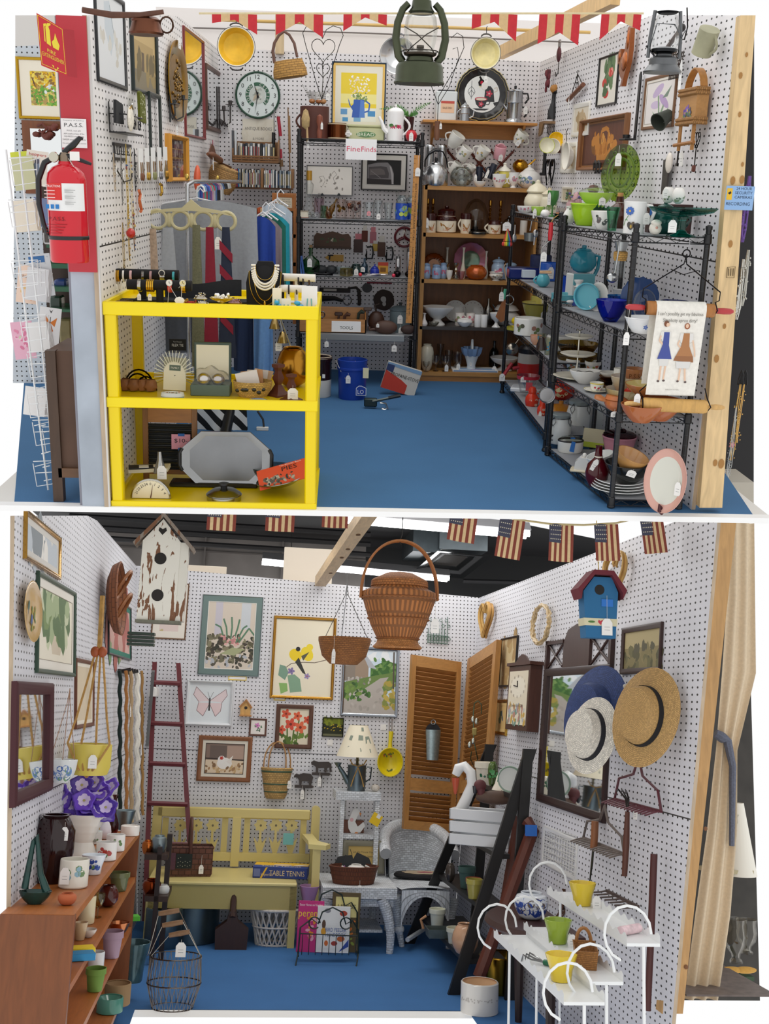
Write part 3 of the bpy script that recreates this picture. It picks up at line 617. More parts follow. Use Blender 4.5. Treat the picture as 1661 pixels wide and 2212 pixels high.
for j in rg(14): a=2*PI*j/14;k.T([(26*cos(a)*.6,14*sin(a)*.6,2),(26*cos(a),14*sin(a),26+8*abs(cos(a))**2)],.4,'8d8d88:m',4)
k.T([(-26,0,26),(-34,0,40),(-28,0,36)],.6,'8d8d88:m',4);t.p('wire_body');t.g(22,-14,26,8,14,3)
for i,(dx,c) in en(((-12,'b5794a:g'),(2,'a9683c:g'),(12,'c08a58:g'))): k=MB(t.s);k.O((0,0,4),(7,6,5),c,12,8);one('egg','%s brown egg in wire hen basket'%('left','middle','right')[i],'egg',S(A,686+dx,8.3,RZ[0]+68*.0037),k)
picture(Wall(A,(0,8.5,0),(1,0,0),(0,0,1)),(716,833,134,301),'framed poster of a blue coffee pot with flowers on a yellow ground','23405a:p',3,'d9b46a:m',5,'efe9d6',[('r',.12,.2,.88,.9,'f2d63f'),('r',.12,.46,.88,.6,'f7ec9a'),('r',.12,.2,.88,.4,'eeeee4'),('r',.12,.3,.26,.38,'6aa0d0'),('r',.4,.2,.55,.28,'7fb0d8'),('r',.7,.28,.86,.36,'4f94cc'),('r',.16,.2,.28,.26,'5aa2d4'),
('sc',(.3,.55,.75,.86),70,.022,['fdf6d0','f4e7e0','eed9c8','ffffff']),('sc',(.36,.5,.66,.62),26,.03,['7f9a5a','a4b47a','6f8c50']),('p',[(.36,.26),(.64,.26),(.62,.52),(.4,.52)],'3c62b8'),('p',[(.52,.26),(.64,.26),(.62,.5),(.54,.52)],'5c86d2'),('p',[(.38,.36),(.3,.44),(.27,.54),(.3,.5),(.34,.42),(.4,.46)],'3c62b8'),('l',[(.63,.34),(.72,.36),(.74,.46),(.66,.5)],.03,'3f68bc'),('r',.44,.06,.56,.1,'f4dc4a')],d=5)
t=Th('bread_box','pale green tin bread box lettered BREAD on black rack','box',RS(790,0,.35));t.b('body',-40,40,0,50,0,28,'c6c79a:p',3)
t.b('lid',-41,41,-1,51,28,33,'bfc092:p',2);k.ell(0,13,21,6,-.6,-.1,'5f8a58',24);k.W('BREAD',0,-.9,13,7,'eff2da',36);t.p('lettering');t.g(-38,-4,24,8,14,3)
LA(RS(853,0,.3),'taper',42,60,'f7f6f5:g','coffee_pot','white enamel coffee pot with pink flowers on top of rack','',(('lid',34,10,'f7f6f5:g',5,6),('sp',-1,16,18,20,50,4),('h',1,15,12,52,16,2.6)),ins=False,dec=(['d2406a:g','c22a52:g','e07a98:g','4a8a4a:g'],26,6,16,.7),wob=lambda a,z:-.33*z/60+.2)
t=Th('fern','artificial fern in a dark red glass vase on black rack','plant',RS(881,0,.45));ware(k,'taper',24,52,'3a1418:g',16,True);o=t.p('vase')
def frond(k,b,pts,w,cols,n=14):
 for i in rg(n):
  f=i/n;j=f*(len(pts)-1);a=int(j);p=V(pts[a])*(1-(j-a))+V(pts[min(a+1,len(pts)-1)])*(j-a);q=V(pts[min(a+1,len(pts)-1)]) ;d=(q-V(pts[a])).normalized();l=w*sin(PI*(.12+.86*f));sd=V((-d.z,0,d.x))
  for sg in (1,-1): e=p+sd*sg*l+d*l*.7;k.add([p-d*1.3,p+d*1.3,e],[(0,1,2),(2,1,0)][:1],RC(cols));k.add([p-d*1.3,p+V((0,.2,0))+d*1.3,e+V((0,.3,0))],[(2,1,0)],RC(cols))
 k.T(pts,.5,cols[0],4)
for pts in ([(0,0,50),(-20,-2,64),(-40,-4,68),(-64,-4,66)],[(0,0,50),(12,0,64),(28,0,74),(48,-2,84)],[(0,0,50),(-6,-4,60),(-26,-6,62)],[(0,0,50),(8,-5,58),(20,-6,60)],[(0,0,50),(-10,3,66),(-30,6,78)]): frond(k,0,pts,8,['4f8a3a:p','6aa14a:p','3f7430:p']);t.p('frond')
t=Th('jar','red apple-shaped jar at right end of rack top','',RS(888,0,.12));ware(k,'ball',25,24,'c4202e:g',18,False);t.p();t.T('stem',[(0,0,23),(1,0,29)],1,'5a3a20',5);t.g(-1,-13,20,9,17,2)
def heart(k,cx,cz,w,h,r,sp,y=0,gap=.06):
 P=[]
 for i in rg(33):
  a=-PI+gap+(2*PI-2*gap)*i/32;x=16*sin(a)**3;z=13*cos(a)-5*cos(2*a)-2*cos(3*a)-cos(4*a);P.append((cx+x/16*w/2,y,cz+(z+2)/15*h/2))
 k.T(P,r,sp,5)
t=Th('wire_hearts','dark wire trellis of nested hearts hanging left of poster','trellis',PA(695,215,8.2))
k.T([(0,0,0),(-14,0,40),(-36,0,110),(-42,0,132),(-34,0,146),(-20,0,150),(-6,0,140),(0,0,122)],.8,'3a3735:m',5);k.T([(0,0,0),(14,0,40),(36,0,110),(44,0,130),(38,0,144),(22,0,148),(8,0,140),(0,0,122)],.8,'3a3735:m',5);t.p('outer_heart')
heart(k,2,98,50,50,.8,'3a3735:m');t.p('inner_heart');heart(k,2,58,28,30,.8,'3a3735:m');t.p('inner_heart');t.T('stem',[(0,0,74),(2,0,44),(0,0,-2)],.8,'3a3735:m',5)
t=Th('wire_hearts','wire heart beater with wooden handle hanging behind rusty lantern','trellis',PA(945,262,8.15))
k.T([(0,0,-8),(0,0,50),(34,0,110),(50,0,150),(46,0,172),(34,0,178),(22,0,168)],.8,'3a3735:m',5);k.T([(0,0,34),(-20,0,80),(-10,0,120)],.8,'3a3735:m',5);k.T([(0,0,34),(22,0,70),(40,0,130),(36,0,150),(26,0,146)],.7,'3a3735:m',5);t.p('outer_heart');t.L('handle',[(.1,-40),(5,-38),(6,-20),(5,-4),(6,0),(.1,1)],'7a5038:w',12);t.g(7,-4,0,5,12,4)
# Fine Finds card
t=Th('sign','white card reading Fine Finds taped to front of rack','',PA(780,323,8.09));t.b('card',-33.5,33.5,-.6,0,-21.5,21.5,'fbfafa');k.W('Fine',-16.5,-.9,1,11,'e2506e',29);k.W('Finds',16.5,-.9,1,11,'e2506e',32);t.p('lettering')
# rack, glass shelf
BW2=Wall(A,(0,8.86,0),(1,0,0),(0,0,1))
t=picture(BW2,(662,762,358,422),'engraved aluminium tray mounted flat on wall behind glasses','8b8b8d:mr',2,bg='e9e4dc:mr',sh=[('l',[(.28,.4),(.3,.55),(.26,.62),(.36,.66),(.4,.5),(.34,.3)],.008,'a9a39c'),('l',[(.55,.75),(.6,.85),(.66,.72),(.58,.6),(.62,.4)],.008,'9a948c'),('sc',(.3,.2,.8,.9),16,.03,['c9c3ba','d2ccc2'])],d=3,name='engraved_tray',cat='tray')
for x in (696,732): k=MB(.0037);k.X([(-4,0),(4,0),(2.5,4),(0,6),(-2.5,4)],-3,0,'2b3036:p');one('clip','dark plastic clip under the %s of engraved tray'%('left' if x<700 else 'right'),'clip',BW2.P(x,423,out=.01),k)
picture(BW2,(780,879,332,412),'black-framed photograph of a vintage car behind glass pitchers','1a1a1c:p',3,'e9e5dc',11,'2a2828',[('r',0,0,1,1,'2f2d2d'),('r',.55,0,1,1,'262525'),('p',[(0,.8),(.3,.9),(.6,.92),(.72,.75),(.8,.45),(.8,.1),(0,.05)],'8d8a8c'),('p',[(.03,.7),(.4,.76),(.58,.72),(.65,.45),(.64,.25),(.03,.22)],'5c5759'),('p',[(.06,.62),(.38,.66),(.5,.6),(.54,.4),(.06,.36)],'77706f'),('l',[(.1,.55),(.4,.25)],.012,'a9a5a5'),('p',[(0,.22),(.72,.2),(.74,0),(0,0)],'3a3535'),('p',[(.66,.8),(.72,.7),(.78,.4),(.8,0),(.74,0),(.72,.4)],'c9c5c6')],d=4,mt2='3a3838')
G2=lambda px,v=.4:RS(px,1,v)
t=Th('oil_lamp','clear glass oil lamp with amber top at left of glass shelf','lamp',G2(667,.2));t.L('base',[(.1,0),(13,1),(14,20),(8,34),(10,42),(4,44)],GL,16);t.L('chimney',[(6,46),(9,58),(10,70),(5,76),(5,80)],GL,14);t.L('amber_jar',[(.1,78),(6,78),(6,98),(.1,98)],'d9a42c:gl',14)
k=MB(.00346);k.b(-9,9,-6,14,0,13,'e2d9c6',.5);k.b(-9.5,9.5,-6.5,14,13,15,'a99a88');k.b(-9.5,9.5,-6.5,14,0,1.5,'8a4a3a');one('box','small cream card box at left end of glass shelf','',G2(657,.15),k)
LA(G2(681,.12),'bowl',28,13,GL,'dish','small clear glass dish with handles on glass shelf','',n=18)
LA(G2(689,.5),'cyl',22,40,'d9c9d2:gl','jar','lidded clear glass jar standing behind small dish','',(('lid',20,6,'d5d5d2:gl',6,5),),n=16)
LA(G2(699,.3),'cyl',14,26,'9fc7a6:gl','tumbler','pale green glass tumbler on glass shelf','glass',n=14)
t=Th('vase','amber glass boot vase leaning forward on glass shelf','',RS(712,1,.08,0,rot(0,-.25)));ware(k,'bott',13,26,'c9922a:gl',14,True);t.p()
t=Th('bottle','tall amber-based glass bottle leaning behind boot vase','',RS(707,1,.3,0,rot(0,.45)));ware(k,'bott',12,46,'c9a23a:gl',14,True);t.p()
for i,(px,w,h,ty) in en(((736,22,40,0),(755,17,38,1),(771,17,38,1))):
 m=MB(G2(px).s);ware(m,'cyl',w,h,'eee0da:gl',16,True,1.);decal(m,'cyl',w,h,['a9803a:m','8a6a3a:m'] if i<1 else ['8a5a48:m','74483a:m'],h*(.5 if i<1 else .68),6,7,.8)
 one('tumbler',('tall frosted tumbler with gold leaves','left of two footed glasses with brown leaves','right of two footed glasses with brown leaves')[i]+' on glass shelf','glass',G2(px,.35-.1*(i>0)),m)
LA(G2(768,.15),'gob',24,32,GL,'goblet','clear stemmed goblet in front of leaf tumblers','glass',n=16)
LA(G2(796,.3),'cyl',24,36,GL,'mug','clear glass mug with a pink tag disc on glass shelf','',(('h',1,12,8,30,7,1.5),('g',0,20,None,8,10,2,None,0,'e89aa0')),n=16)
t=LA(G2(816,.3),'cyl',20,40,GL,'mug','clear glass stein with a red letter C','',(('h',1,10,8,30,8,1.5),('f',lambda t,k:(k.W('C',0,-10.4,23,11,'d8442e:p'),t.p('lettering'))),('g',1,14,None,8,12,1)),n=16)
LA(G2(838,.25),'flar',22,36,GL,'goblet','clear ribbed parfait glass next to blue pitchers','glass',n=16,wob=wv(.03,12))
for i,px in en((867,888)):
 t=Th('pitcher',('left','right')[i]+' clear glass pitcher with blue and green swirls','pitcher',G2(px,.2+.15*i));ware(k,'ovj',27,52,'e8f2f4:gl',18,True,1.2);k.L([(13.6,2),(13.9,36)],'2a52b8:g',18);decal(k,'cyl',28.5,40,['9ab83a:g','b9cc5a:g','5a8ad8:g'],20,8,12,1.4);t.p();handle(k,1,10,12,44,9,1.8,GL);t.p('handle');t.T('spout',[(-8,-3,48),(-13,-4,62),(-17,-4,60)],[4,3,1],GL,8)
# rack, third shelf and the tools on the wall
k=MB(.00372);c,s0=None,0
t=Th('key_rack','brown scalloped wooden key rack with painted flowers behind rack','rack',BW.P(718,518));k.X([(-40,-18),(40,-18),(40,6),(34,14),(22,12),(8,16),(0,18),(-8,16),(-22,12),(-34,14),(-40,6)],-4,0,'5c3d28:w=x');k.X([(-42,-18),(42,-18),(40,-14),(-40,-14)],-7,0,'4e3322:w=x');t.p('board')
art(k,[('fl',.5,.5,.05,'d9d4c4','c9a23a'),('sc',(.35,.35,.65,.6),12,.03,['3f5a3a','5a7048']),('sc',(.18,.45,.3,.6),8,.025,['4a5a3c']),('sc',(.7,.45,.82,.6),8,.025,['4a5a3c'])],80,34,-4.1);t.p('flowers')
t=Th('valve_wheel','dark red iron valve wheel hanging at right of wall','wheel',BW.P(873,512));t.T('rim',[(20*cos(a),-3,20*sin(a)) for a in ring(28)],2.6,'6e1f2c:p',8,True)
for a in (PI/2,PI*7/6,-PI/6): t.T('spoke',[(20*cos(a),-3,20*sin(a)),(0,-3,0)],[2,4],'6e1f2c:p',7)
t.g(-1,-5,18,6,18,3)
def cclamp(px,py,label):
 t=Th('clamp',label,'clamp',BW.P(px,py));t.T('frame',[(-6,-2,12),(6,-2,13),(8,-2,0),(6,-2,-12),(-6,-2,-12),(-8,-2,-4)],2,'1f2022:p',6);t.T('screw',[(-6,-2,-16),(-6,-2,4)],1.2,'2a2a2c:m',6)
cclamp(798,546,'black C-clamp hanging left, beneath carded tools');cclamp(841,548,'black C-clamp hanging right, beside steel thermos')
for px,py,w,h,c,lb in ((774,525,20,40,'5a4a48','bagged brown pulley with a pink hook'),(806,508,14,34,'c07a86','pink bagged carded fixture'),(824,532,17,44,'6a5148','bagged brown hardware strips'),(788,505,13,34,'6b3a30','dark wooden block with a price tag'),(810,531,11,22,'d9b860','yellow card with a seal')):
 t=Th('carded_tool',lb+' hanging behind rack','tool',BW.P(px,py));k.b(-w/2,w/2,-2,0,-h/2,h*.2,c+':k',1);k.b(-w*.35,w*.35,-2.4,-2,h*.2,h/2,'d8868f' if 'pink' in lb else 'e6e2da');t.p();t.T('hook',[(0,-1,h/2),(0,-1,h/2+6)],.5,'777777:m',4)
R3=lambda px,v=.4,rz=0,m=None:RS(px,2,v,rz,m)
t=Th('bottle','green glass flask with a cork and white tag on rack','',R3(671,.3));t.L('body',[(.1,0),(14,2),(20,14),(18,28),(8,36),(4,40),(4,56)],'1f6a2a:gl',18,sy=.5);t.L('cork',[(3.6,55),(3.6,61),(.1,61)],'8a6a44',10);t.g(-2,-13,36,10,18,3)
for i,(px,c) in en(((651,'3a68b0'),(656,'2f559a'),(647,'d98a5a'))): k=MB(.00351);k.b(-2,2,0,20,0,42-3*i,c+':p',.5);one('book',('pale blue','dark blue','orange')[i]+' thin book leaning beside green flask','book',R3(px,.1,0,rot(0,-.14)),k)
t=Th('level','yellow handled spirit tool hanging above glass ashtray','tool',BW.P(722,557));t.X('body',[(-20,0),(-14,5),(0,7),(20,7),(20,-7),(-8,-7)],-4,0,'d9a43c:p');t.X('mark',[(-12,-4),(-9,-4),(-8,4),(-2,4),(-2,7),(-14,7),(-14,4),(-11,4)],-4.6,-4,'222222')
LA(R3(742,.35),'bowl',40,16,'e6f2f4:gl','ashtray','cut-glass bowl on third rack shelf','bowl',n=20,wob=wv(.05,14))
LA(R3(748,.08),'can',28,16,'c9b878:gl','jar','wide pale yellow glass jar at shelf front','',n=18)
LA(R3(769,.4),'jar',22,22,'8aa8a4:gl','jar','grey-green glass jar with a white tag','',(('g',0,16,None,9,14,3),),n=16)
LA(R3(787,.45),'bott',15,34,'7fa8c0:gl','bottle','pale blue glass bottle with a white tag','',(('g',-4,18,None,10,10,2),),n=14)
LA(R3(809,.25),'jar',20,17,'2436a0:g','jar','cobalt blue squat jar on third rack shelf','',(('lid',12,4,'2436a0:g',5,4),),ins=False)
for i,(px,h,w) in en(((859,40,11),(883,58,13))):
 t=Th('thermos',('shorter','taller')[i]+' polished steel thermos standing on third rack shelf','flask',R3(px,.45-.1*i));t.L('body',[(.1,0),(w/2,1),(w/2,h*.85),(w*.4,h*.9)],SIL,16);t.L('cap',[(w*.44,h*.86),(w*.44,h),(.1,h)],'9a9a9c:m',14)
k=MB(.00358);k.b(-11,11,0,6,0,26,'d9a03a',.4);k.b(-11,11,-.3,0,19,26,'c0442e');k.b(-6,6,-.4,-.3,6,15,'8a5a20');one('box','yellow and red card box behind cobalt jar','',R3(827,.5),k)
for i,(px,h) in en(((858,14),(882,15))):
 t=Th('oil_can',('left','right')[i]+' dark round oil can in front of thermoses','can',R3(px,.1));k.O((0,0,7),(8,8,7),'2a2426:m',14,8);k.L([(3,13),(1.5,h+8)],'77777a:m',8);t.p()
 t.T('spout',[(0,0,h),(6,-3,h+10)],.8,'77777a:m',5)
t=Th('pliers','long-handled black pliers lying on third rack shelf','',R3(705,.05));k.T([(-26,0,4),(0,0,2),(16,0,6)],2,'2a2a2c:m',6);k.T([(-26,3,1),(0,1,3),(14,2,1)],2,'3a3a3c:m',6);t.p()
for i,(px,c,lb) in en(((692,'2a2c30','dark iron trivet'),(716,'33363a','small dark iron vise'))): k=MB(.00358);k.O((0,0,9),(16 if i<1 else 12,8,9),c+':n',12,7);k.b(-14,14,-3,3,0,3,c);one('ironware',lb+' behind long-handled pliers','ironware',R3(px,.4),k)
for i,(px,c) in en(((778,'d8303a'),(850,'e03a58'))): k=MB(.00351);k.O((0,0,4),4,c+':g',10,7);one('knob',('left','right')[i]+' bright red knob on third rack shelf edge','knob',R3(px,.04),k)
t=Th('ladle_set','tangled steel utensils lying at shelf front before cobalt jar','utensils',R3(815,.06))
for i in rg(6): a=U(-.4,.4);x=-28+U(0,20);k.T([(x,U(-4,6),2+i*.8),(x+34,U(-4,6),3+8*abs(a))],1,'8a8688:m',5)
t.p()
# rack, tools shelf
R4=lambda px,v=.4,rz=0,m=None:RS(px,3,v,rz,m)
t=Th('tool_crate','open wooden box labelled TOOLS full of old hand tools','crate',R4(717,.05));t.b('front_panel',-73,73,0,2,0,30,'b9814a:w=x');t.b('back_panel',-73,73,38,40,0,52,'c08a54:w=x')
for x in (-73,71): t.X('side_panel',[(0,0),(40,0),(40,52),(0,30)],x,x+2,'a9713c:w','x')
t.b('bottom_panel',-73,73,0,40,0,2,'a9713c:w');k.b(-1,62,-.8,-.2,3,26,'fbfbfa');k.W('TOOLS',31,-1,12,7,'2a2a2a',28);t.p('label')
for i,(px,dz,lb,c,sh) in en(((690,30,'scissors','77777a:m',0),(744,34,'rusty brace','5a3a2c:n',1),(774,40,'dark caulking gun','2f3a30:n',1),(790,42,'rusty adjustable wrench','5b4a42:n',2),(728,30,'short hammer','4a3228:w',2))):
 t=Th('hand_tool',lb+' sticking out of TOOLS box','tool',RS(px,3,.22,0,trs(0,0,0)))
 if sh==0:
  for dx in (-6,6): k.T([(dx+5*cos(a),0,dz+6+6*sin(a)) for a in ring(12)],1.3,c,5,True);k.T([(dx,0,dz),(-dx*.3,0,dz-22)],1.5,c,5)
 elif sh==1: k.T([(-4,0,6),(0,0,dz),(6,0,dz+4),(12,0,dz+2)],[2.5,3.5,5,3],c,7)
 else: k.T([(0,0,4),(2,0,dz-4),(4,0,dz+8)],[2,2.6,2.6],c,7);k.b(-6,12,-3,3,dz+4,dz+12,c,2)
 t.p()
t=Th('hand_saw','old black metal saw frame hanging at back of tools shelf','saw',BW.P(735,628));k.b(-45,22,-3,0,-4,6,'2c2522:n',1);k.b(-36,-8,-3.4,-3,-1,4,'d5cfc4');t.p('blade');t.T('handle',[(16,-2,6),(34,-2,8),(40,-2,2),(42,-2,-22),(41,-2,-30)],[2,3,4,4,3.4],'2a211c:w',8)
t=Th('drill_handle','black hand clamp with a steel ring hanging on tools wall','tool',BW.P(722,646));t.T('body',[(-36,-2,0),(0,-2,2),(18,-2,-3)],[7,5,3],'26211f:n',8);t.T('ring',[(28+9*cos(a),-2,-2+10*sin(a)) for a in ring(16)],1.2,'a9a9aa:m',5,True)
t=Th('saw_blade','round rusty circular saw blade leaning on tools wall','',BW.P(829,648));k.t=UP;k.L([(5,1),(22.5,1),(22.5,2),(5,2)],'3c2a24:n=5',36,wob=wv(.02,30));t.p('blade');k.ell(-1,2,6,6,-2.6,-2.1,'d9d5d0');k.ell(1,-8,4,5,-2.6,-2.1,'d9d5d0');t.p('label')
t=Th('brush','flat dark brush with a red handle hanging under third shelf','',BW.P(806,622));k.ell(-13,0,11,10,-4,0,'4a4a4c:n',18);t.p('head');t.T('handle',[(-14,-3,12),(40,-3,12)],2.4,'8a2233:p',8)
LA(R4(863,.4),'can',44,46,'66757a:n=6','canister','grey-blue galvanised canister with lid on tools shelf','',(('lid',46,10,'5c6a70:n=6',10,7,'3a3f42:p'),('g',-1,42,None,11,18,4),('g',1,18,None,9,15,6)),ins=False)
t=Th('iron_weight','brown cast-iron sash weight with a small tag on tools shelf','weight',R4(833,.1));k.O((0,0,14),(25,12,15),'5b4238:n=6',20,10);k.T([(-22,0,10),(-34,0,8),(-36,0,14)],3,'5b4238:n',6);t.p();t.g(-18,-12,26,6,8,3)
k=MB(.00359);k.O((0,0,10),(16,10,10),'4a3732:n=6',16,8);one('iron_weight','small dark iron lump at right end of tools shelf','weight',R4(881,.12),k)
t=Th('horn','dark brown ribbed wooden form behind iron weight','form',R4(812,.35));t.O('body',(0,0,22),(18,10,22),'4a2e22:w',16,10);t.T('handle',[(0,0,40),(-4,0,56),(6,0,60)],2.5,'3a2a22',6)
t=Th('tray','long grey metal drip tray along front of tools shelf','',RS(782,3,0));k.t=trs(0,-8,-14);k.b(-100,92,0,6,0,14,'8f9294:mr',1);t.p();t.g(70,-9,-13,11,14,8);t.g(-76,-9,-10,9,12,6)
# floor below the rack
t=Th('crock','two-tone stoneware crock, brown over white, on floor','',S(A,688,7.75,0));k.L([(.1,0),(25,0),(27,3),(27,38)],'d9d6cc:g',28);k.L([(27,38),(27.3,76),(29,80),(29,86),(25,87),(23,78),(22,10),(.1,8)],'2c1814:g',28);k.L([(29.2,84),(26,87.5),(24,86)],'c9b9a4:g',28);t.p();t.b('price_sticker',8,14,-27.5,-26,44,52,'f4f2ee')
t=Th('bucket','royal blue plastic bucket of oddments on floor under rack','',S(A,760,7.7,0));t.L('body',[(.1,0),(28,0),(29,4),(31,62),(33,64),(33,68),(31,69),(32,84),(30,85),(28,60),(26,4),(.1,3)],'1c3f9e:p',32)
k.X([(8,12),(30,12),(30,28),(20,33),(14,33),(8,28)],-30.9,-30.4,'e8ecf4');k.X([(9.2,13.2),(28.8,13.2),(28.8,27.4),(19.6,31.6),(14.4,31.6),(9.2,27.4)],-31.2,-30.9,'1c3f9e:p');k.W('LO',18,-31.5,20,9,'e8ecf4',13);t.p('lettering')
t.T('bail',[(-31,-2,66),(-36,-14,84),(-20,-20,52),(-12,-31,44)],.8,'b9bcc0:m',5);t.g(-9,-33,60,10,17,5)
t.b('paper_note',22,34,-34,-33.4,50,72,'e6e0b8')
for i,(dx,c) in en(((-4,'c9b48a:w'),(10,'b59a6a:w'))): k=MB(t.s);k.T([(0,0,0),(12,4,16)],4,c,7);one('wood_scrap',('left','right')[i]+' wood offcut inside blue bucket','wood',S(A,762+dx,7.7,62*t.s),k)
t=Th('stove_box','tilted red and white carton printed with propane stove lettering','box',S(A,858,7.85,0,0,rot(0,.28)));t.b('carton',-40,36,0,16,6,64,'cfcac0',.6);k.X([(-40,6),(14,6),(14,26),(-2,34),(-40,46)],-.6,-.1,'c23a28');k.X([(-40,58),(36,56),(36,64),(-40,64)],-.6,-.1,'7fa0c0');k.X([(-40,46),(-24,44),(-24,60),(-40,60)],-.7,-.1,'2a3a66');k.W('PROPANE-STOVE',4,-1,42,7.5,'1f1f1f',62);t.p('print')
t=Th('come_along','steel come-along winch with a hook on floor beside carton','winch',S(A,812,7.35,0));t.b('housing',-26,2,-6,8,4,22,'3f4a48:mr',2);k.T([(-8,-7,16),(50,-7,30)],3.2,'5b605c:mr',6);k.T([(26,-7,25),(52,-7,31)],4,'1f1f22:p',8);t.p('lever');t.T('hook',[(8,-9,14),(20,-9,12),(24,-9,2),(18,-9,-1),(12,-9,1)],3,'d9d9d6:m',8)
# yardstick on the rack post
t=Th('yardstick','long wooden yardstick hanging from right front rack post','ruler',Pl(A,A.y(901,335,8.08),m=rot(0,.016)));t.b('stick',-6.5,6.5,-1.6,0,-362,0,'c98c46:w')
for i in rg(36): k.b(-6.5 if i%3 else -6.5,-3 if i%3 else -1,-1.8,-1.6,-8-i*9.8,-7.4-i*9.8,'3a2a1a')
k.W('BOLTON MOTOR PACKAGE STORE',1,-1.9,-120,4,'3a2a1a',120,-PI/2);k.W('Liquor Wine Beer',1,-1.9,-230,4,'3a2a1a',70,-PI/2);k.W('All Name Brands',1,-1.9,-310,4,'3a2a1a',70,-PI/2);t.p('lettering');t.g(3,-3,0,11,18,26)
# on the oak bookcase
FLW=['d27a8a:g','e0a0a8:g','8a9a6a:g','c9a0b0:g']
t=Th('tea_kettle','large shiny aluminium kettle with a black handle on bookcase','kettle',KS(940,0,.2));ware(k,'kettle',54,46,'cfd0d1:m',30,False);t.p()
k.L([(12,44),(11,47),(3,50)],'c2c3c4:m',18);o=t.p('lid');k.L([(2,49),(4,53),(3.4,57),(.1,58)],BLK,12);t.p('knob',k,par=o)
k.T([(-24,0,38),(-24,0,52),(-14,0,68),(2,0,74),(14,0,70),(22,0,56),(25,0,38)],1.6,'2a2a2c:m',7);k.T([(-16,0,66),(-4,0,73),(6,0,73)],3.4,BLK,8);t.p('handle');t.T('spout',[(-22,0,18),(-30,-8,28),(-34,-10,36)],[4,3.4,2.6],'cfd0d1:m',8)
for i,px in en((925,952)):
 t=Th('canister',('left','right')[i]+' tall aluminium canister behind shiny kettle','canister',KS(px,0,.75));ware(k,'can',20,78,'b9bbbd:m',18,False);t.p();t.L('lid',[(10.5,76),(10.5,82),(9,84),(.1,85)],'c9cbcd:m',18)
t=Th('teapot','round clear glass teapot with faceted sides beside kettle','',KS(996,0,.25));ware(k,'ball',50,40,'dfe6e4:gl',24,True,1.4,wob=lambda a,z:.03*sin(10*a)*sin(z*.3));t.p()
LA(KS(1036,0,.12),'bowl',28,12,'f2f0ea:g','dish','small white dish in front of dark blue mugs','')
for i,(px,lb,a) in en(((1034,'dark navy travel mug standing beside glass teapot',0),(1056,'dark navy mug hanging by its handle beside yellow teapot',.35))):
 t=Th('mug',lb,'mug',Pl(A,A.on(px,(0,8.6,1.55+.03*i),(1,8.6,1.55+.03*i)),m=rot(0,a)));ware(k,'mug',15,32,'171c2e:g',16,True);t.p();handle(k,1 if i<1 else -1,7,8,24,6,1.6,'171c2e:g');t.p('handle');t.g(-8,-6,16,6,18,0)
t=Th('teapot','yellow covered teapot with white top rim and loop handle','',KS(1088,0,.5));t.L('body',[(.1,0),(13,1),(14,10),(13,30),(12.4,36)],'eadd6a:g',24);t.L('lid',[(14,34),(12,38),(4,44),(3,47),(4.2,49),(3,51),(.1,51)],'f3efe0:g',20);handle(k,-1,12,12,34,13,1.5,'eadd6a:g');t.p('handle');t.T('spout',[(12,0,12),(20,0,22),(24,0,32)],[3,2.4,1.8],'eadd6a:g',8)
for i,(px,w,h,lb) in en(((1077,30,28,'flowered china cup standing at shelf edge'),(1108,22,32,'small flowered china creamer beside flowered cup'))): LA(KS(px,0,.15),'urn' if i else 'cup',w,h,WH,'teacup',lb,'cup',(('h',(1,-1)[i],w/2-3,8,22,6,1.4),),dec=(FLW,h*.6,4,8,.9))
t=Th('teapot','rounded white teapot with blue flowers at bookcase corner','',KS(1141,0,.35));ware(k,'tea',52,38,'edeae4:g',26,False);decal(k,'tea',52,38,['7a94c0:g','a9b8d8:g','7d9a72:g'],16,7,14,.8,-2.);t.p();t.L('lid',[(13,36),(10,40),(3,44),(4,48),(.1,50)],'edeae4:g',18);handle(k,1,23,8,32,15,2,'edeae4:g');t.p('handle');t.T('spout',[(-20,-8,12),(-30,-12,18),(-34,-13,30)],[5,4,3],'edeae4:g',8)
t=Th('aladdin_pot','small brass teapot hanging behind white teapot','teapot',PA(1123,372,8.75));ware(k,'tea',34,26,'c9952f:m',20,False);t.p();t.T('spout',[(14,0,12),(24,0,20),(32,0,28)],[3,2.2,1.6],'c9952f:m',8)
# cups on the accordion peg rack
t=Th('peg_rack','reddish accordion peg rack on back wall holding hanging cups','rack',BW.P(1025,350))
for i in rg(3):
 x=-62+48*i;k.T([(x,-1,-28),(x+48,-1,24)],2.6,'7a3a2e:w',6);k.T([(x,-2.5,24),(x+48,-2.5,-28)],2.6,'6e3428:w',6)
t.p('slat')
for x,z in ((-62,24),(-14,24),(34,24),(82,24),(-62,-28),(-14,-28),(34,-28)): k.T([(x,-2,z),(x,-14,z+3)],1.6,'6e3428:w',6)
t.p('peg')
CUP=[(978,302,40,36,'f0eee6',0,'cream mug hanging highest on left of peg rack'),(998,330,32,34,'f2efe8',1,'white flowered mug hanging second from left'),(1036,330,34,34,'eeece4',1,'white mug with a cream band hanging third from left'),(1081,330,30,32,'e8aab4',0,'pink mug with a tag hanging in middle'),(1118,296,34,34,'eceade',1,'white mug with a grey flower hanging highest at right'),(980,362,26,30,'efece4',0,'white mug hanging behind glass teapot'),(1012,366,26,28,'f0ede6',1,'flower-printed mug hanging to right of glass teapot')]
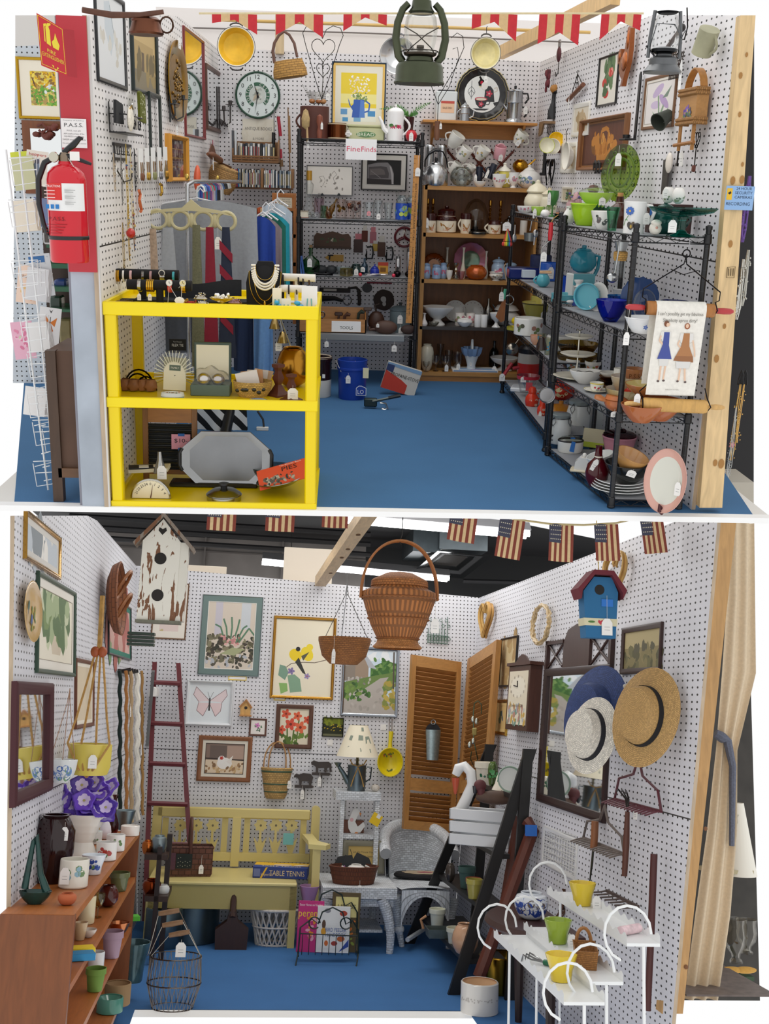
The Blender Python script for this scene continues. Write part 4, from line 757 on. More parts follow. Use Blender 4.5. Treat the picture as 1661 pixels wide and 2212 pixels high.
for i,(px,py,w,h,c,d,lb) in en(CUP):
 t=Th('mug',lb+(' of peg rack' if 'rack' not in lb and i<5 else ''),'mug',Pl(A,A.y(px-4,py+h*.4,8.68),m=rot(.35,.55 if px<1060 or px>1100 else .1)));ware(k,'mug' if i%2 else 'cup',w*.85,h*.85,c+':g',20,True);
 if d: decal(k,'mug' if i%2 else 'cup',w*.85,h*.85,['a9b08a:g','8a94a0:g','c9b07a:g'],h*.45,4,6,.9)
 t.p();handle(k,-1 if i in(0,1,2,5,6) else 1,w*.4,h*.2,h*.7,8,1.7,c+':g') if i!=3 else k.T([(7*cos(a),0,h*.85+5*sin(a)) for a in [PI*j/8 for j in rg(9)]],1.6,c+':g',6);t.p('handle')
 if i in (3,4): t.g(2,-w*.45,h*.5,9,14,2)
# pine shelf with brackets
zs=A.y(1040,262,8.6).z
t=Th('wall_shelf','pine wall shelf with curved brackets carrying round tray','shelf',PA(1040,262,8.62));s=t.s;D=(8.89-8.62)/s
t.b('board',-127,122,-2,D,-6,0,'c98a45:w=x',1);t.b('rail',-100,96,D-6,D-2,-34,-6,'c08340:w=x')
for x in (-104,92): t.X('bracket',[(2,-6),(D-2,-6),(D-2,-50),(D-10,-46),(D*.62,-34),(D*.5,-20),(4,-12)],x,x+5,'b87a3a:w','x')
def SH(px,v,m=None): return S(A,px,8.64+.22*v,zs+.002,0,m)
t=Th('tin','white square tin with a red and cream label on pine shelf','',SH(963,.3));t.b('body',-23,23,0,34,0,60,'dfe4e4:p',2);t.b('lid',-18,18,4,30,60,63,'3a3a3c:p',1);k.b(-12,17,-.5,-.1,16,40,'efc9a8');k.b(-12,17,-.7,-.4,35,40,'c9564a');k.W('SALE DISH',2,-.9,26,4,'5a3a2e',20);t.p('label')
t=Th('serving_tray','round black tray with scalloped gold rim and red folk-art coffee motifs','tray',SH(1038,.75,rot(-.12)));k.t=trs(0,-6,57)@UP;k.L([(.1,0),(38,0),(50,6),(54,7),(57,5),(57,3),(50,2),(.1,-2)],'1d1b1d:g',56,wob=wv(.012,36,3));k.L([(51.5,6.6),(57.2,5.4),(57.4,3)],'c9b56a:g',56,wob=wv(.012,36));k.L([(39.5,.6),(41,.7)],'a92a3c',48);t.p()
k.t=trs(0,-6.9,57);k.ell(0,0,38,38,-.3,.6,'eef0ee:g',40);RD='c4304a:g';BK_='222024:g'
art(k,[('p',[(.4,.72),(.56,.72),(.6,.84),(.5,.9),(.44,.99),(.4,.96),(.43,.9),(.38,.82)],BK_),('e',.48,.81,.04,.05,RD),('r',.42,.69,.55,.71,'c9b56a:g'),('p',[(.56,.3),(.86,.3),(.82,.62),(.74,.72),(.62,.72),(.58,.6)],BK_),('fl',.7,.52,.09,RD,'f0d0d0'),('l',[(.84,.56),(.93,.6),(.92,.7),(.84,.66)],.03,'d8cfc4'),('p',[(.82,.28),(1,.32),(.97,.2),(.86,.2)],BK_),('p',[(.3,.36),(.66,.36),(.6,.18),(.5,.12),(.44,.12),(.34,.22)],BK_),('e',.48,.37,.18,.05,RD),('e',.48,.365,.15,.035,'e8dcc8'),('l',[(.66,.33),(.74,.32),(.7,.22),(.62,.22)],.025,BK_),('p',[(.24,.11),(.72,.11),(.6,.06),(.36,.06)],BK_),('fl',.48,.23,.07,RD,'efe0e0'),
('l',[(.2,.4),(.1,.55),(.12,.62),(.2,.7),(.28,.62),(.3,.55),(.2,.4)],.012,'4a4a50'),('l',[(.2,.35),(.2,.86)],.012,'4a4a50'),('l',[(.12,.5),(.2,.6),(.28,.5)],.012,'4a4a50')],76,76,-.3);k.ell(5,17,7,8,-.9,-.5,'f4f2ee');t.p('painted_motif')
t=Th('drip_pot','small aluminium drip coffee pot in front of round tray','coffee pot',SH(1003,.1));t.L('body',[(.1,0),(11,0),(10,14),(11,15),(9,26),(10,27),(8,32),(2,36),(.1,38)],'a9abad:m',18);t.T('spout',[(9,0,6),(18,0,10),(20,0,22)],[2,1.6,1.4],'c9cbcd:m',7);handle(k,-1,9,6,24,7,1.4,'a9abad:m');t.p('handle')
t=Th('percolator','tall aluminium drip percolator with a black handle on pine shelf','coffee pot',SH(1109,.3));t.L('body',[(.1,0),(20,0),(20,3),(16,8),(18,38),(19,40),(17,41),(17,62),(18,64),(14,67),(3,69)],'b9bbbd:m',26);t.L('knob',[(2.4,68),(3,73),(2.6,75),(.1,76)],BLK,10)
for z0 in (12,40): t.T('handle',[(17,0,z0+20),(27,0,z0+20),(30,0,z0+10),(22,0,z0)],2,BLK,8)
t.T('spout',[(-16,0,26),(-24,0,36)],[4,2],'b9bbbd:m',8);t.g(24,-4,36,9,16,2)
# shelf 1: brown and cream eagle stoneware
def eagle(px,v,w,h,shape,lb,nm,split=.62,hd=0,lid=0,tag=0):
 t=Th(nm,lb,nm,KS(px,1,v));k=t.n;ware(k,shape,w,h,'e9dcc4:g',28,True,inner='4a2016:g');hh=h*split
 n=6;k.L([(prad(shape,w,h,hh+(h-hh)*i/n)+.5,hh+(h-hh)*i/n) for i in rg(n+1)]+[(prad(shape,w,h,h)-2,h+.8)],'3a140f:g',28)
 for a0,sg in ((-PI/2,-1),(-PI/2,1)):
  vs=[];
  for u,z in ((0,.28),(.35,.42),(.85,.52),(.75,.36),(.4,.22),(0,.12)): a=a0+sg*u*.85;q=z*h;vs.append(((prad(shape,w,h,q)+.35)*cos(a),(prad(shape,w,h,q)+.35)*sin(a),q))
  k.add(vs if sg<0 else vs[::-1],[tuple(rg(6))],'a9743a:g')
 decal(k,shape,w,h,['c98a6a:g','d9a98a:g'],h*.2,3,6,.5);t.p(k)
 if hd: k=t.n;handle(k,hd,w/2-2,h*.15,h*.75,w*.3,1.8,'e9dcc4:g');t.p('handle',k)
 if lid:
  k=t.n;k.L([(w*.42,h),(w*.43,h+4),(w*.3,h+8),(5,h+9)],'341210:g',24);o=t.p('lid',k);k=t.n;k.L([(3,h+8),(5,h+12),(4,h+14),(.1,h+14)],'341210:g',14);t.p('knob',k,par=o)
 if tag: t.g(-w*.3,-w*.5,h*.8,8,20,2)
eagle(928,.12,26,40,'can','small eagle stoneware mug at left end of bookcase','mug',.64,tag=1)
eagle(963,.2,44,42,'jar','large eagle stoneware bean pot with brown lid','pot',.62,lid=1)
eagle(1005,.12,22,42,'can','tall eagle stoneware mug with a handle on left','mug',.72,-1)
eagle(1067,.15,28,29,'jar','squat eagle stoneware pitcher with a handle on left','pitcher',.7,-1)
for i,px in en((922,933,1056,1078)):
 t=Th('candlestick',('leftmost','second','third','rightmost')[i]+' twisted brass candlestick at back of bookcase shelf','candlestick',KS(px,1,.7));h=68
 k.L([(.1,0),(8,1),(6,4),(2,8)]+[(2.4+1.1*sin(j*1.6),8+j*2.4) for j in rg(22)]+[(3.4,h-3),(3,h)],'b98a3a:m',12);t.p('stem')
t=Th('glass_dome','clear glass dome with a metal base in middle of bookcase shelf','dome',KS(1026,1,.6));t.L('dome',[(25,6),(27,24),(26,44),(18,62),(6,70),(.1,71)],'f0efe8:gl',28);t.L('base',[(.1,0),(27,0),(28,4),(26,6)],'6a6660:m',28)
k=MB(.00364);ware(k,'taper',16,26,'b9b7b0:m',18);one('cup','silver metal cup under clear glass dome','',KS(1026,1,.58),k)
LA(KS(1032,1,.1),'disc',44,5,'55534f:m','plate','thin pewter plate lying before glass dome','',ins=False)
t=Th('cloche','small glass teapot behind hanging measuring spoons','teapot',KS(1098,1,.5));ware(k,'ball',34,30,'e4e6e4:gl',20);t.p();handle(k,-1,15,6,24,9,1.5,'e4e6e4:gl');t.p('handle');t.L('lid',[(9,29),(4,33),(3,37),(.1,38)],'6a6a6c:m',14)
LA(KS(1130,1,.3),'can',16,30,'d9d8d2:g','shaker','white shaker with a brass top near hanging ladles','',(('f',lambda t,k:(k.L([(8,30),(6,36),(.1,38)],'b98a3a:m',14),t.p('cap'))),),ins=False)
# shelf 2
t=Th('plate','amber scalloped glass plate standing up at left of third shelf','',S(A,936,8.46+.38*.6,KZ[2],0,rot(-.15)));k.t=trs(0,0,25)@UP;k.L([(.1,0),(14,0),(24,4),(25,5),(24,5.6),(14,1.4),(.1,1.4)],'d08a20:gl',40,wob=wv(.04,18));k.L([(3,1.5),(12,1.8)],'b9701a:g',24);k.L([(14,1.2),(23,4.6)],'c9861f:ch=8a5a14',40,wob=wv(.05,18));t.p()
t=Th('plate','large iridescent carnival glass plate standing on third shelf','',S(A,1015,8.46+.38*.7,KZ[2],0,rot(-.15)));k.t=trs(0,0,36)@UP;k.L([(.1,0),(13,0),(20,3)],'7a6a4a:ch=5a9a8a',40);k.L([(20,3),(34,8),(37,9),(36,10),(20,4)],'9a5a3a:ch=b0709a',40,wob=wv(.015,16));t.p()
t=Th('bowl','orange iridescent glass bowl with a frilled rim on third shelf','',KS(1028,2,.15));ware(k,'ball',46,30,'a83c1c:ch=c9722a',30,True,wob=wv(.05,12,20));t.p()
for i,(px,v,w,h) in en(((921,.1,17,29),(942,.08,20,27),(957,.2,16,30))):
 t=LA(KS(px,2,v),'jar',w,h,'8fa6c4:g','shaker',('leftmost','front middle','rear right')[i]+' small blue-grey shaker with a pink tree motif','shaker',(('lid',w*.85,4,'7d96b6:g'),),ins=False,dec=(['c4708a:g','b9607a:g'],h*.5,3,8,.5))
for i,(px,v,w,h) in en(((1075,.3,30,38),(1102,.25,28,32))):
 LA(KS(px,2,v),'jar',w,h,'9db2c8:g','canister',('left large','right smaller')[i]+' blue-grey canister with a pink tree in an oval','canister',(('lid',w*.9,6,'8fa6bd:g',5,4),),ins=False,dec=(['c4607a:g','d98aa0:g','e8e4e0:g'],h*.5,5,12,.6))
LA(KS(1071,2,.05),'urn',30,18,'ece6da:g','sugar_bowl','small white footed sugar bowl in front of blue canister','bowl',dec=(['8a7a6a:g','a9987a:g'],9,3,10,1.2))
for i,(px,h) in en(((964,32),(984,32))):
 t=Th('candlestick',('left','right')[i]+' silver candlestick between blue shakers and orange bowl','candlestick',KS(px,2,.3));t.L('stem',[(.1,0),(8,1),(3,5),(4,9),(2.4,13),(4.4,18),(2.5,23),(6,28),(7,33),(4,33)],'c9c2b2:m',14)
for i,(px,v,w,h,c) in en(((999,.3,13,66,'d6d0bc:g'),(964,.7,15,62,'c9c6bb:g'),(1048,.5,12,58,'e2ded4:g'))): LA(KS(px,2,v),'bud',w,h,c,'vase',('tall cream bud vase in front of carnival plate','pale bud vase between amber and carnival plates','white bud vase to right of carnival plate')[i],'vase')
for i,(px,w,h,c) in en(((970,14,19,'e9e4da:g'),(985,12,10,'e6eef0:gl'),(995,18,18,'e6c4cc:gl'))): LA(KS(px,2,.05),'cup',w,h,c,'cup',('cream votive cup','tiny clear glass salt dish','pale pink glass cup')[i]+' at front of third shelf','cup')
# shelf 3 milk glass
t=Th('compote','white milk-glass compote with a beaded crimped rim','',KS(944,3,.3));t.L('body',[(.1,0),(17,0),(16,3),(10,8),(8,12),(16,17),(26,28),(33,36),(34,39),(32,39),(24,30),(8,18),(.1,16)],WH,36,wob=wv(.035,30,26))
for i,px in en((982,1020)):
 t=Th('plate',('left','right')[i]+' white dinner plate with a flower border standing at back','plate',S(A,px,8.46+.38*.85,KZ[3],0,rot(-.15)));k.t=trs(0,0,23)@UP;k.L([(.1,0),(15,0),(22,3),(23,4),(22,4.6),(14,1),(.1,1)],'e3e2de:g',36)
 for j in rg(14): a=2*PI*j/14;k.ell(18.5*cos(a),18.5*sin(a),1.2,1.2,3.2,3.6,'b9a0a8:g',6,0,'z')
 t.p()
for i,px in en((992,1016)): LA(KS(px,3,.25),'mug',20,27,'ece5de:g','mug',('left','right')[i]+' white mug with pink roses on black shelf','mug',(('h',1,9,6,22,6,1.5),),dec=(FLW,14,5,12,1.2))
t=Th('hen_dish','white milk-glass dish with a swirled lid','dish',KS(1003,3,.06));ware(k,'bowl',34,12,WH,26,False,wob=lambda a,z:.04*sin(20*a+z));t.p('base');t.L('lid',[(17,11),(15,16),(8,18),(7,16)],WH,26,wob=lambda a,z:.04*sin(20*a+z))
for i,px in en((1031,1045)): LA(KS(px,3,.08),'can',14,27,WH,'shaker',('left','right')[i]+' white ribbed shaker with a metal cap','shaker',(('f',lambda t,k:(k.L([(7,27),(6.4,30),(.1,32)],'b9bbbd:m',14),t.p('cap'))),),ins=False)
LA(KS(1071,3,.06),'comp',30,31,WH,'candle_holder','white milk-glass candle holder with a petal foot','',wob=lambda a,z:.08*sin(8*a)*(z<8))
LA(KS(916,3,.06),'bud',15,27,'efe9e6:g','vase','small white bud vase at left end of black shelf','')
LA(KS(937,3,.05),'bowl',24,9,'c9c8c0:gl','dish','small pressed glass salt dish beside little bud vase','')
t=Th('pitcher','tall pewter pitcher between plates and covered tureen','',KS(1053,3,.5));ware(k,'bott',20,56,'8d8b86:m',18,False);t.p();handle(k,1,9,10,44,8,1.6,'8d8b86:m');t.p('handle')
t=Th('tureen','white covered tureen with side handles behind hanging spatula','',KS(1092,3,.5));ware(k,'tea',60,34,'eceae6:g',28,False);t.p();t.L('lid',[(27,33),(20,42),(6,46),(5,50),(.1,52)],'eceae6:g',28)
# bottom shelf
LA(KS(921,4,.2),'ovj',29,56,'cfc8b4:g','vase','tall cream vase at left of bottom shelf','')
for i,(px,v,w,h,sh) in en(((941,.1,18,34,'gob'),(961,.1,20,34,'gob'),(968,.4,18,40,'flar'),(950,.6,16,50,'cyl'),(986,.3,24,38,'urn'),(920,.02,16,22,'gob'))): LA(KS(px,4,v),sh,w,h,'e8e6e2:gl','goblet',('stemmed clear glass second from left','squat cut goblet with a tag','clear ribbed glass behind squat goblet','tall clear tumbler at back','frosted footed glass near milk-glass basket','small goblet in front of cream vase')[i]+' on bottom shelf','glass',(('g',2,18,None,8,14,2),) if i in (1,4) else (),n=14)
t=Th('basket_vase','white milk-glass basket vase with a blue frilled rim on bottom shelf','vase',KS(1017,4,.25));k.L([(.1,0),(12,0),(10,6),(9,12),(13,26),(16,34)],'dfe6ea:g',26);k.L([(16,33),(20,40),(22,50)],'7f9cc4:g',36,wob=wv(.09,9));t.p();t.T('handle',[(0,-10,34),(0,-6,52),(0,0,66),(0,6,54),(0,10,34)],2.6,'dfe6ea:g',8);t.g(-2,-10,26,4,12,2)
k=MB(.0037);k.b(-54,46,-14,30,0,5,'f0ede6',.4);k.b(-52,44,-14.4,-14,1,4,'7a9ac4');k.b(-40,40,-12,10,5,5.3,'9db8d8');k.b(-14,10,-11,-4,5.3,5.5,'b59ac4');one('game_box','flat boxed game under milk-glass basket','box',KS(1029,4,.18),k)
t=Th('cake_stand','white cake plate with a lidded dish on it','plate',KS(1088,4,.4));ware(k,'comp',62,28,'e9e9e6:g',28);t.p('plate');t.g(-24,-22,18,10,18,6)
t=Th('bottle','small blue and clear perfume bottle behind cake plate','',KS(1065,4,.8));ware(k,'bott',20,56,'9fb8cc:gl',14);t.p()
# right wall
def rpic(*a,**k): return picture(RW,*a,**k)
rpic((1294,1337,118,228),'black-framed picture of strawberries on right wall','1d1a1a:p',4,bg='efe9dc',sh=[('sc',(.3,.45,.75,.88),26,.13,['4f6a44','6a8458','5b7a50']),('e',.62,.66,.13,.1,'d2483c'),('e',.3,.46,.12,.1,'cf4238'),('e',.42,.22,.15,.1,'cc3c34'),('sc',(.32,.26,.52,.34),6,.09,['4f6a44']),('sc',(.5,.6,.74,.74),7,.03,['f0a090'])],d=5)
rpic((1393,1461,161,278),'brown-framed watercolour of purple tulips on right wall','7a5538:w',7,'efe8de',6,'ece6e2',[('e',.42,.78,.2,.12,'c9b4d4',.3),('e',.66,.5,.2,.11,'bfa4cc',-.4),('e',.36,.44,.18,.1,'d4c2dc'),('l',[(.44,.66),(.5,.3),(.52,.06)],.05,'8fa58a'),('l',[(.66,.4),(.54,.12)],.05,'8fa58a'),('p',[(.5,.08),(.26,.3),(.34,.14)],'9cb294'),('p',[(.54,.08),(.86,.34),(.74,.12)],'8aa485'),('p',[(.6,.58),(.9,.86),(.78,.6)],'7f9080')],d=5,mt2='b9b2a8')
rpic((1239,1275,222,294),'small cream-framed print of a cottage beside marquetry tray','f2efe6:p',9,bg='e6dcc8',sh=[('sc',(.2,.2,.8,.7),22,.12,['c9b08a','b59a72','d8c4a0'])],d=4)
rpic((1214,1247,308,374),'cream-framed print behind white pan on right wall','f2efe6:p',9,bg='e2d6c0',sh=[('sc',(.2,.2,.8,.7),22,.12,['c9ac84','b08f6a','d4bd98'])],d=4)
rpic((1216,1240,404,438),'small cream-framed picture behind green goblet on rack','efe9da:p',5,bg='d9ccb0',sh=[('sc',(.2,.2,.8,.7),14,.14,['8a7a5a','a9987a'])],d=4)
t=rpic((1258,1358,252,368),'marquetry tray with a flower-basket inlay hanging as a picture','8a5a34:w',7,'9a6a3e:w',4,'5a3526:w',[('r',.06,.05,.94,.95,'6b4030:w'),('p',[(.36,.12),(.62,.12),(.66,.3),(.34,.3)],'c9853a:w'),('sc',(.32,.3,.68,.66),50,.035,['c9853a','b5722f','d99a4a']),('l',[(.38,.3),(.44,.82),(.54,.86),(.6,.8),(.62,.3)],.03,'c9853a'),('l',[(.3,.6),(.28,.8)],.04,'b5722f'),('sc',(.24,.4,.76,.6),14,.05,['c9853a','8a5a2a'])],d=12,name='inlaid_tray',cat='tray')
t=Th('iron_trivet','black scrolled iron bracket mounted below marquetry tray','bracket',RW.P(1300,362,.02))
for x in (-22,2): k.T([(x,-3,-6),(x+2,-4,8),(x+10,-5,12),(x+18,-4,8),(x+20,-3,-8),(x+12,-3,-10)],3.4,'231f1f:p',7)
k.T([(-30,-2,-6),(46,-2,-4)],1.8,'231f1f:p',6);t.p('scroll')
t=Th('rooster_mold','copper rooster mould hanging behind right-hand lantern','mould',RW.P(1366,128,.03))
k.X([(-6,-56),(8,-56),(14,-40),(22,-28),(34,-8),(38,14),(36,40),(34,58),(26,62),(16,60),(12,44),(8,22),(2,8),(-12,4),(-18,22),(-30,22),(-40,10),(-36,-8),(-22,-4),(-24,-20),(-12,-34),(2,-42)],-10,0,'a0603c:m');k.O((10,-8,-6),(22,6,22),'c0703f:m',16,8);k.O((24,-8,36),(8,5,22),'c0703f:m',12,8);k.O((-26,-8,6),(10,4,12),'b0602f:m',12,8);t.p()
t=Th('copper_trivet','two-sided twisted hanger with a rolling bar and heart','hanger',RW.P(1256,160,.02));k.T([(-44,-2,-46),(0,-2,0),(50,-2,-28)],1,'2a2624:m',5);k.T([(0,-2,8),(0,-2,-14)],1,'2a2624:m',5);heart(k,2,-26,18,20,.8,'2a2624:m',-2);t.p('wire');t.T('bar',[(-56,-4,-50),(56,-4,-26)],5,'7a4a34:w',10);t.g(-26,-10,-44,8,20,6)
t=Th('whisk','bundle of dark red dried peppers and whisks hung at top','utensil',RW.P(1221,118,.03));t.O('bundle',(0,-5,0),(9,5,16),'5b2a30:n=30',12,8);
for i in rg(4): heart(k,0,18,14-3*i,24,.6,'77706c:m',-4-i)
k.T([(0,-4,-14),(-2,-4,-38),(-14,-5,-44),(-22,-4,-34)],1,'3a3634:m',5);t.p('wires')
t=Th('pepper_string','spray of dark red dried peppers at room corner','dried flowers',RW.P(1196,172,.03))
for i in rg(16): k.O((U(-8,8),-5+U(-3,3),U(-22,22)),(3,3,7),RC(['6e2832:n','7a3038:n','5a2028:n']),7,5)
t.p('peppers')
t=Th('corner_shelf','small brown wooden corner shelf with hooks in room corner','shelf',PA(1205,262,8.3));s=t.s;t.b('board',-30,36,0,60,-5,0,'8a6a48:w=x')
for x in (-30,30): t.X('end_panel',[(4,-5),(60,-5),(60,40),(40,30),(20,-2),(30,-30),(50,-44),(60,-46)] if x>0 else [(10,-5),(60,-5),(60,-30),(30,-26)],x,x+4,'8f6f4c:w','x')
for i in rg(4): t.T('hook',[(-22+14*i,-2,-8),(-22+14*i,-4,-24),(-16+14*i,-6,-30),(-10+14*i,-6,-22)],1,'2a2624:m',5)
t=Th('bottle','black bottle cat figure with a cork head on corner shelf','figurine',PA(1193,258,8.35));t.L('body',[(.1,0),(11,0),(11,18),(5,34),(4,52),(6,56)],'1d1c1f:g',16);k.O((0,-2,62),(10,9,9),'b9803a:w',12,8);k.O((3,-2,58),(9,8,7),'1d1c1f:g',12,8);t.p('head')
for i,(px,c) in en(((1211,'a9483c:n'),(1209,'3f7f98:n'))): k=MB(.00342);k.O((0,0,10+12*(1-i)),(9,7,11),c,12,8);one('figurine',('red upper','blue lower')[i]+' carved bird on corner shelf','figurine',S(A,px,8.35,A.y(1205,262,8.3).z),k)
for i,(px,py,c,c2) in en(((1180,316,'b9c04a:g','e6e2c8:g'),(1192,318,'efe9dc:g','efe9dc:g'),(1200,304,'f0c21a:g','f0c21a:g'),(1206,316,'b5aaa0:g','7a4a3a:g'))):
 t=Th('spoon_rest',('yellow-green patterned','plain cream','bright yellow','grey brown-rimmed')[i]+' round dish hanging under corner shelf','dish',Pl(A,A.y(px,py,8.0+.04*i),m=rot(PI/2-.2)));ware(k,'bowl',34,9,c,20,True,inner=c2);t.p()
 if i>1: t.g(4,-8,8,9,18,2)
t=Th('bottle_opener','black iron bar hook hanging beneath corner shelf','hook',PA(1177,350,8.5));k.b(-4,4,0,6,-24,34,'1f1e20:p',1);k.b(-9,9,0,6,-28,-22,'1f1e20:p',1);t.p()
t=Th('wrought_iron','pair of black wrought-iron loops hanging above cream teapot','ironwork',RW.P(1196,372,.02))
for x in (-24,16): heart(k,x+4,0,34,56,1.6,'1f1d1f:m',-3)
k.T([(-12,-3,-20),(14,-3,20)],1.4,'1f1d1f:m',5);t.p('loops');t.g(2,-6,-4,7,18,2)
t=Th('saucepan','white enamel pan with a hanging loop partly behind inlaid tray','pan',RW.P(1244,338,.03,rot(PI/2)));ware(k,'plate',60,14,'ece7da:g',26,True);t.p();t.T('loop',[(-20,30,8),(-30,50,8),(-16,58,8)],1,'77706a:m',5)
t=Th('candle_sconce','long black iron candle sconce hanging beside tulip picture','sconce',RW.P(1386,230,.02));t.X('backplate',[(-4,64),(4,70),(8,60),(6,-66),(-6,-66)],-3,0,'1b1b1d:p');k.b(-34,8,-26,0,-70,-66,'1b1b1d:p',1);k.L([(8,-66),(9,-58),(7,-58)],'1b1b1d:p',12,(-20,-14,0));t.p('candle_cup');t.g(-8,-12,-70,9,18,12)
t=Th('horn_cup','dark green metal funnel hanging beside splint basket','funnel',RW.P(1454,256,.05,rot(PI/2+.5,0,.5)));t.L('body',[(.1,-18),(12,-18),(15,0),(20,20),(18,20),(10,-14)],'3a3f36:n=8',20);t.g(4,-6,8,16,22,6)
t=Th('splint_basket','tall splint wall basket with a pansy and bentwood handle','basket',RW.P(1519,240,.02));W,H,Dp=160,0,26
def bk(z0,z1,sp,o=0): k.b(-52-o,46+o,-Dp-o,0,z0,z1,sp)
bk(-22,44,'b98850:w=x');
for z in (-26,-18,34,42): k.T([(-54,0,z),(-54,-Dp-2,z),(48,-Dp-2,z),(48,0,z)],4.2,'a97a45:wk=9x4',7)
t.p()
P=[(-46,-Dp/2,30)]+[(-46+92*(i/14)**1.0*1.0,-Dp/2,44+40*sin(PI*i/14)**.62) for i in rg(15)]+[(46,-Dp/2,30)]
for a,b in zip(P,P[1:]): k.add([(a[0],a[1]-8,a[2]),(a[0],a[1]+8,a[2]),(b[0],b[1]+8,b[2]),(b[0],b[1]-8,b[2]),(a[0],a[1]-8,a[2]+3),(a[0],a[1]+8,a[2]+3),(b[0],b[1]+8,b[2]+3),(b[0],b[1]-8,b[2]+3)],[(0,3,2,1),(4,5,6,7),(0,1,5,4),(1,2,6,5),(2,3,7,6),(3,0,4,7)],'b9803f:w')
t.p('handle')
for x in (-48,30): k.b(x,x+14,-Dp+2,-Dp+5,-82,-20,'b07a3c:w')
k.T([(-70,-Dp+3,-70),(46,-Dp+3,-66)],4,'a9713a:w',8);t.p('legs');art(k,[('fl',.36,.42,.12,'6a4a9a','d8b23a'),('fl',.5,.5,.13,'8a6ab8','e8c840'),('fl',.64,.42,.12,'5a5a72','d8b23a'),('sc',(.25,.25,.75,.4),10,.06,['4f6a48','6a8a5a'])],90,60,-Dp-1.);t.p('pansy')
t=Th('jug','mossy tin watering jug hanging high beside pine post','',RW.P(1550,118,.08,rot(.2,.5,.5)));ware(k,'cyl',44,54,'a9a78a:n=8',24,False);k.t=trs(0,0,-27);t.p();handle(k,1,20,8,48,14,3,'a9a78a:n');t.p('handle')
t=Th('rolling_hook','wooden bar with a twisted iron hook at top right','hook',RW.P(1495,66,.05));t.T('bar',[(-90,-4,-34),(0,-4,2)],5,'4e3428:w',8);k.O((4,-4,4),9,'231f1f:p',12,8);k.T([(10,-6,2),(22,-10,-22),(44,-10,-24),(50,-8,0),(30,-6,40)],1.6,'231f1f:m',6);t.p('hook');t.g(-10,-10,-6,6,26,8)
t=Th('wire_basket','dark rusty wire soap basket behind right lantern','basket',RW.P(1478,142,.03))
for i in rg(8):
 k.T([(-36+10*i,-4,26),(-30+9*i,-8,-28)],1.2,'3a302c:m',5);k.T([(-38,-5,24-7*i),(40,-5,22-7*i)],1.2,'3a302c:m',5)
t.p('mesh')
for i,(px,py,c) in en(((1447,385,'4a4440:n=20'),(1461,352,'efe6da:g'),(1476,330,'2a2624:m'),(1514,330,'2a2624:m'))):
 t=Th(('grater','figurine','key','wire_heart')[i],('dark grey wooden paddle','white china shell figure','small dark key on a twisted cord','twisted wire heart with a wooden bead')[i]+' hanging below splint basket',('board','figurine','key','ornament')[i],RW.P(px,py,.02))
 if i==0: k.X([(-18,38),(16,38),(16,-26),(6,-34),(-14,-34)],-4,0,c)
 elif i==1: k.O((0,-8,0),(14,7,22),c,12,8);k.O((-10,-6,8),(9,5,10),c,10,6)
 elif i==2: k.T([(0,-2,50),(0,-3,0),(0,-3,-22)],2,c,5);k.b(-5,5,-5,-1,-28,-22,c)
 else: heart(k,-6,26,24,34,1,c,-3);heart(k,8,26,24,34,1,c,-4);k.T([(0,-3,12),(0,-3,-26)],1.3,c,5);k.b(-6,6,-7,-1,-40,-26,'6e3a2e:w',2)
 t.p()
 if i==2: t.g(26,-4,10,22,30,8)
# right-hand racks
def SB(px,py,lv,unit=2,rz=0,m=None,dz=0.):
 z=(U1Z,U2Z)[unit-1][lv]+.001+dz;return Pl(A,A.z(px,py,z),rz=rz,m=m)
T1=lambda px,u,dz=0.:SS(px,u,0,1,0,None,dz+.001);T2=lambda px,u,dz=0.:SS(px,u,0,2,0,None,dz+.001)
LIM='a9d62a:g';LM2='b9e05a:g';TQ='5fb3c4:g'
# top shelves
t=Th('tureen','large cream covered tureen at far end of top rack shelf','',T1(1158,.55));ware(k,'ball',56,44,'e4dcc2:g',28,False);t.p();t.L('lid',[(21,41),(24,44),(18,54),(6,61),(5,66),(.1,69)],'e4dcc2:g',28)
t=Th('jar','cream ginger jar with green leaves behind green goblet','',T1(1184,.75));ware(k,'jar',36,40,'e0d8be:g',24,False);decal(k,'jar',36,40,['6a8a4a:g','8a9a6a:g'],16,6,10,.8);t.p();t.L('lid',[(16,38),(17,41),(10,48),(4,50),(4,54),(.1,55)],'d9cdb0:g',22)
LA(T1(1133,.12),'cup',34,14,WH,'bowl','small flowered white bowl at far corner of top shelf','',dec=(FLW,8,4,6,.9))
LA(T1(1160,.1),'bowl',28,18,LM2,'bowl','small pale lime bowl with a hanging tag at top shelf edge','',(('g',-8,16,None,8,20,2),),inner='eef2e0:g')
LA(T1(1177,.08),'ball',20,15,WH,'bowl','tiny white round pot in front of lime bowl','pot')
LA(T1(1192,.35),'gob',25,54,'3f7f3a:g','goblet','green ceramic double egg goblet with a long tag','',(('g',-11,52,None,7,26,2),))
for i in rg(5): LA(SS(1210,.25,0,2,0,None,.001+i*.009),'plate',32-i*.3,4,'1f6a44:gl','plate',('bottom','second','third','fourth','topmost')[i]+' green glass plate of stack by white pitcher','plate',grp=None,n=20)
LA(T2(1212,.55),'cyl',24,26,'e8e4dc:gl','tumbler','clear tumbler with an orange band behind green plates','glass',bands=((8,16,'d98a5a:g'),))
t=Th('pitcher','small white pitcher with tied string on top shelf edge','',T2(1227,.12));ware(k,'pear',26,38,'f4f3ef:g',24,True);decal(k,'pear',26,38,['4a7a4a:g','3a3a3a:g'],34,2,8,1.2);t.p();handle(k,1,10,10,34,8,1.5,'f4f3ef:g');t.p('handle')
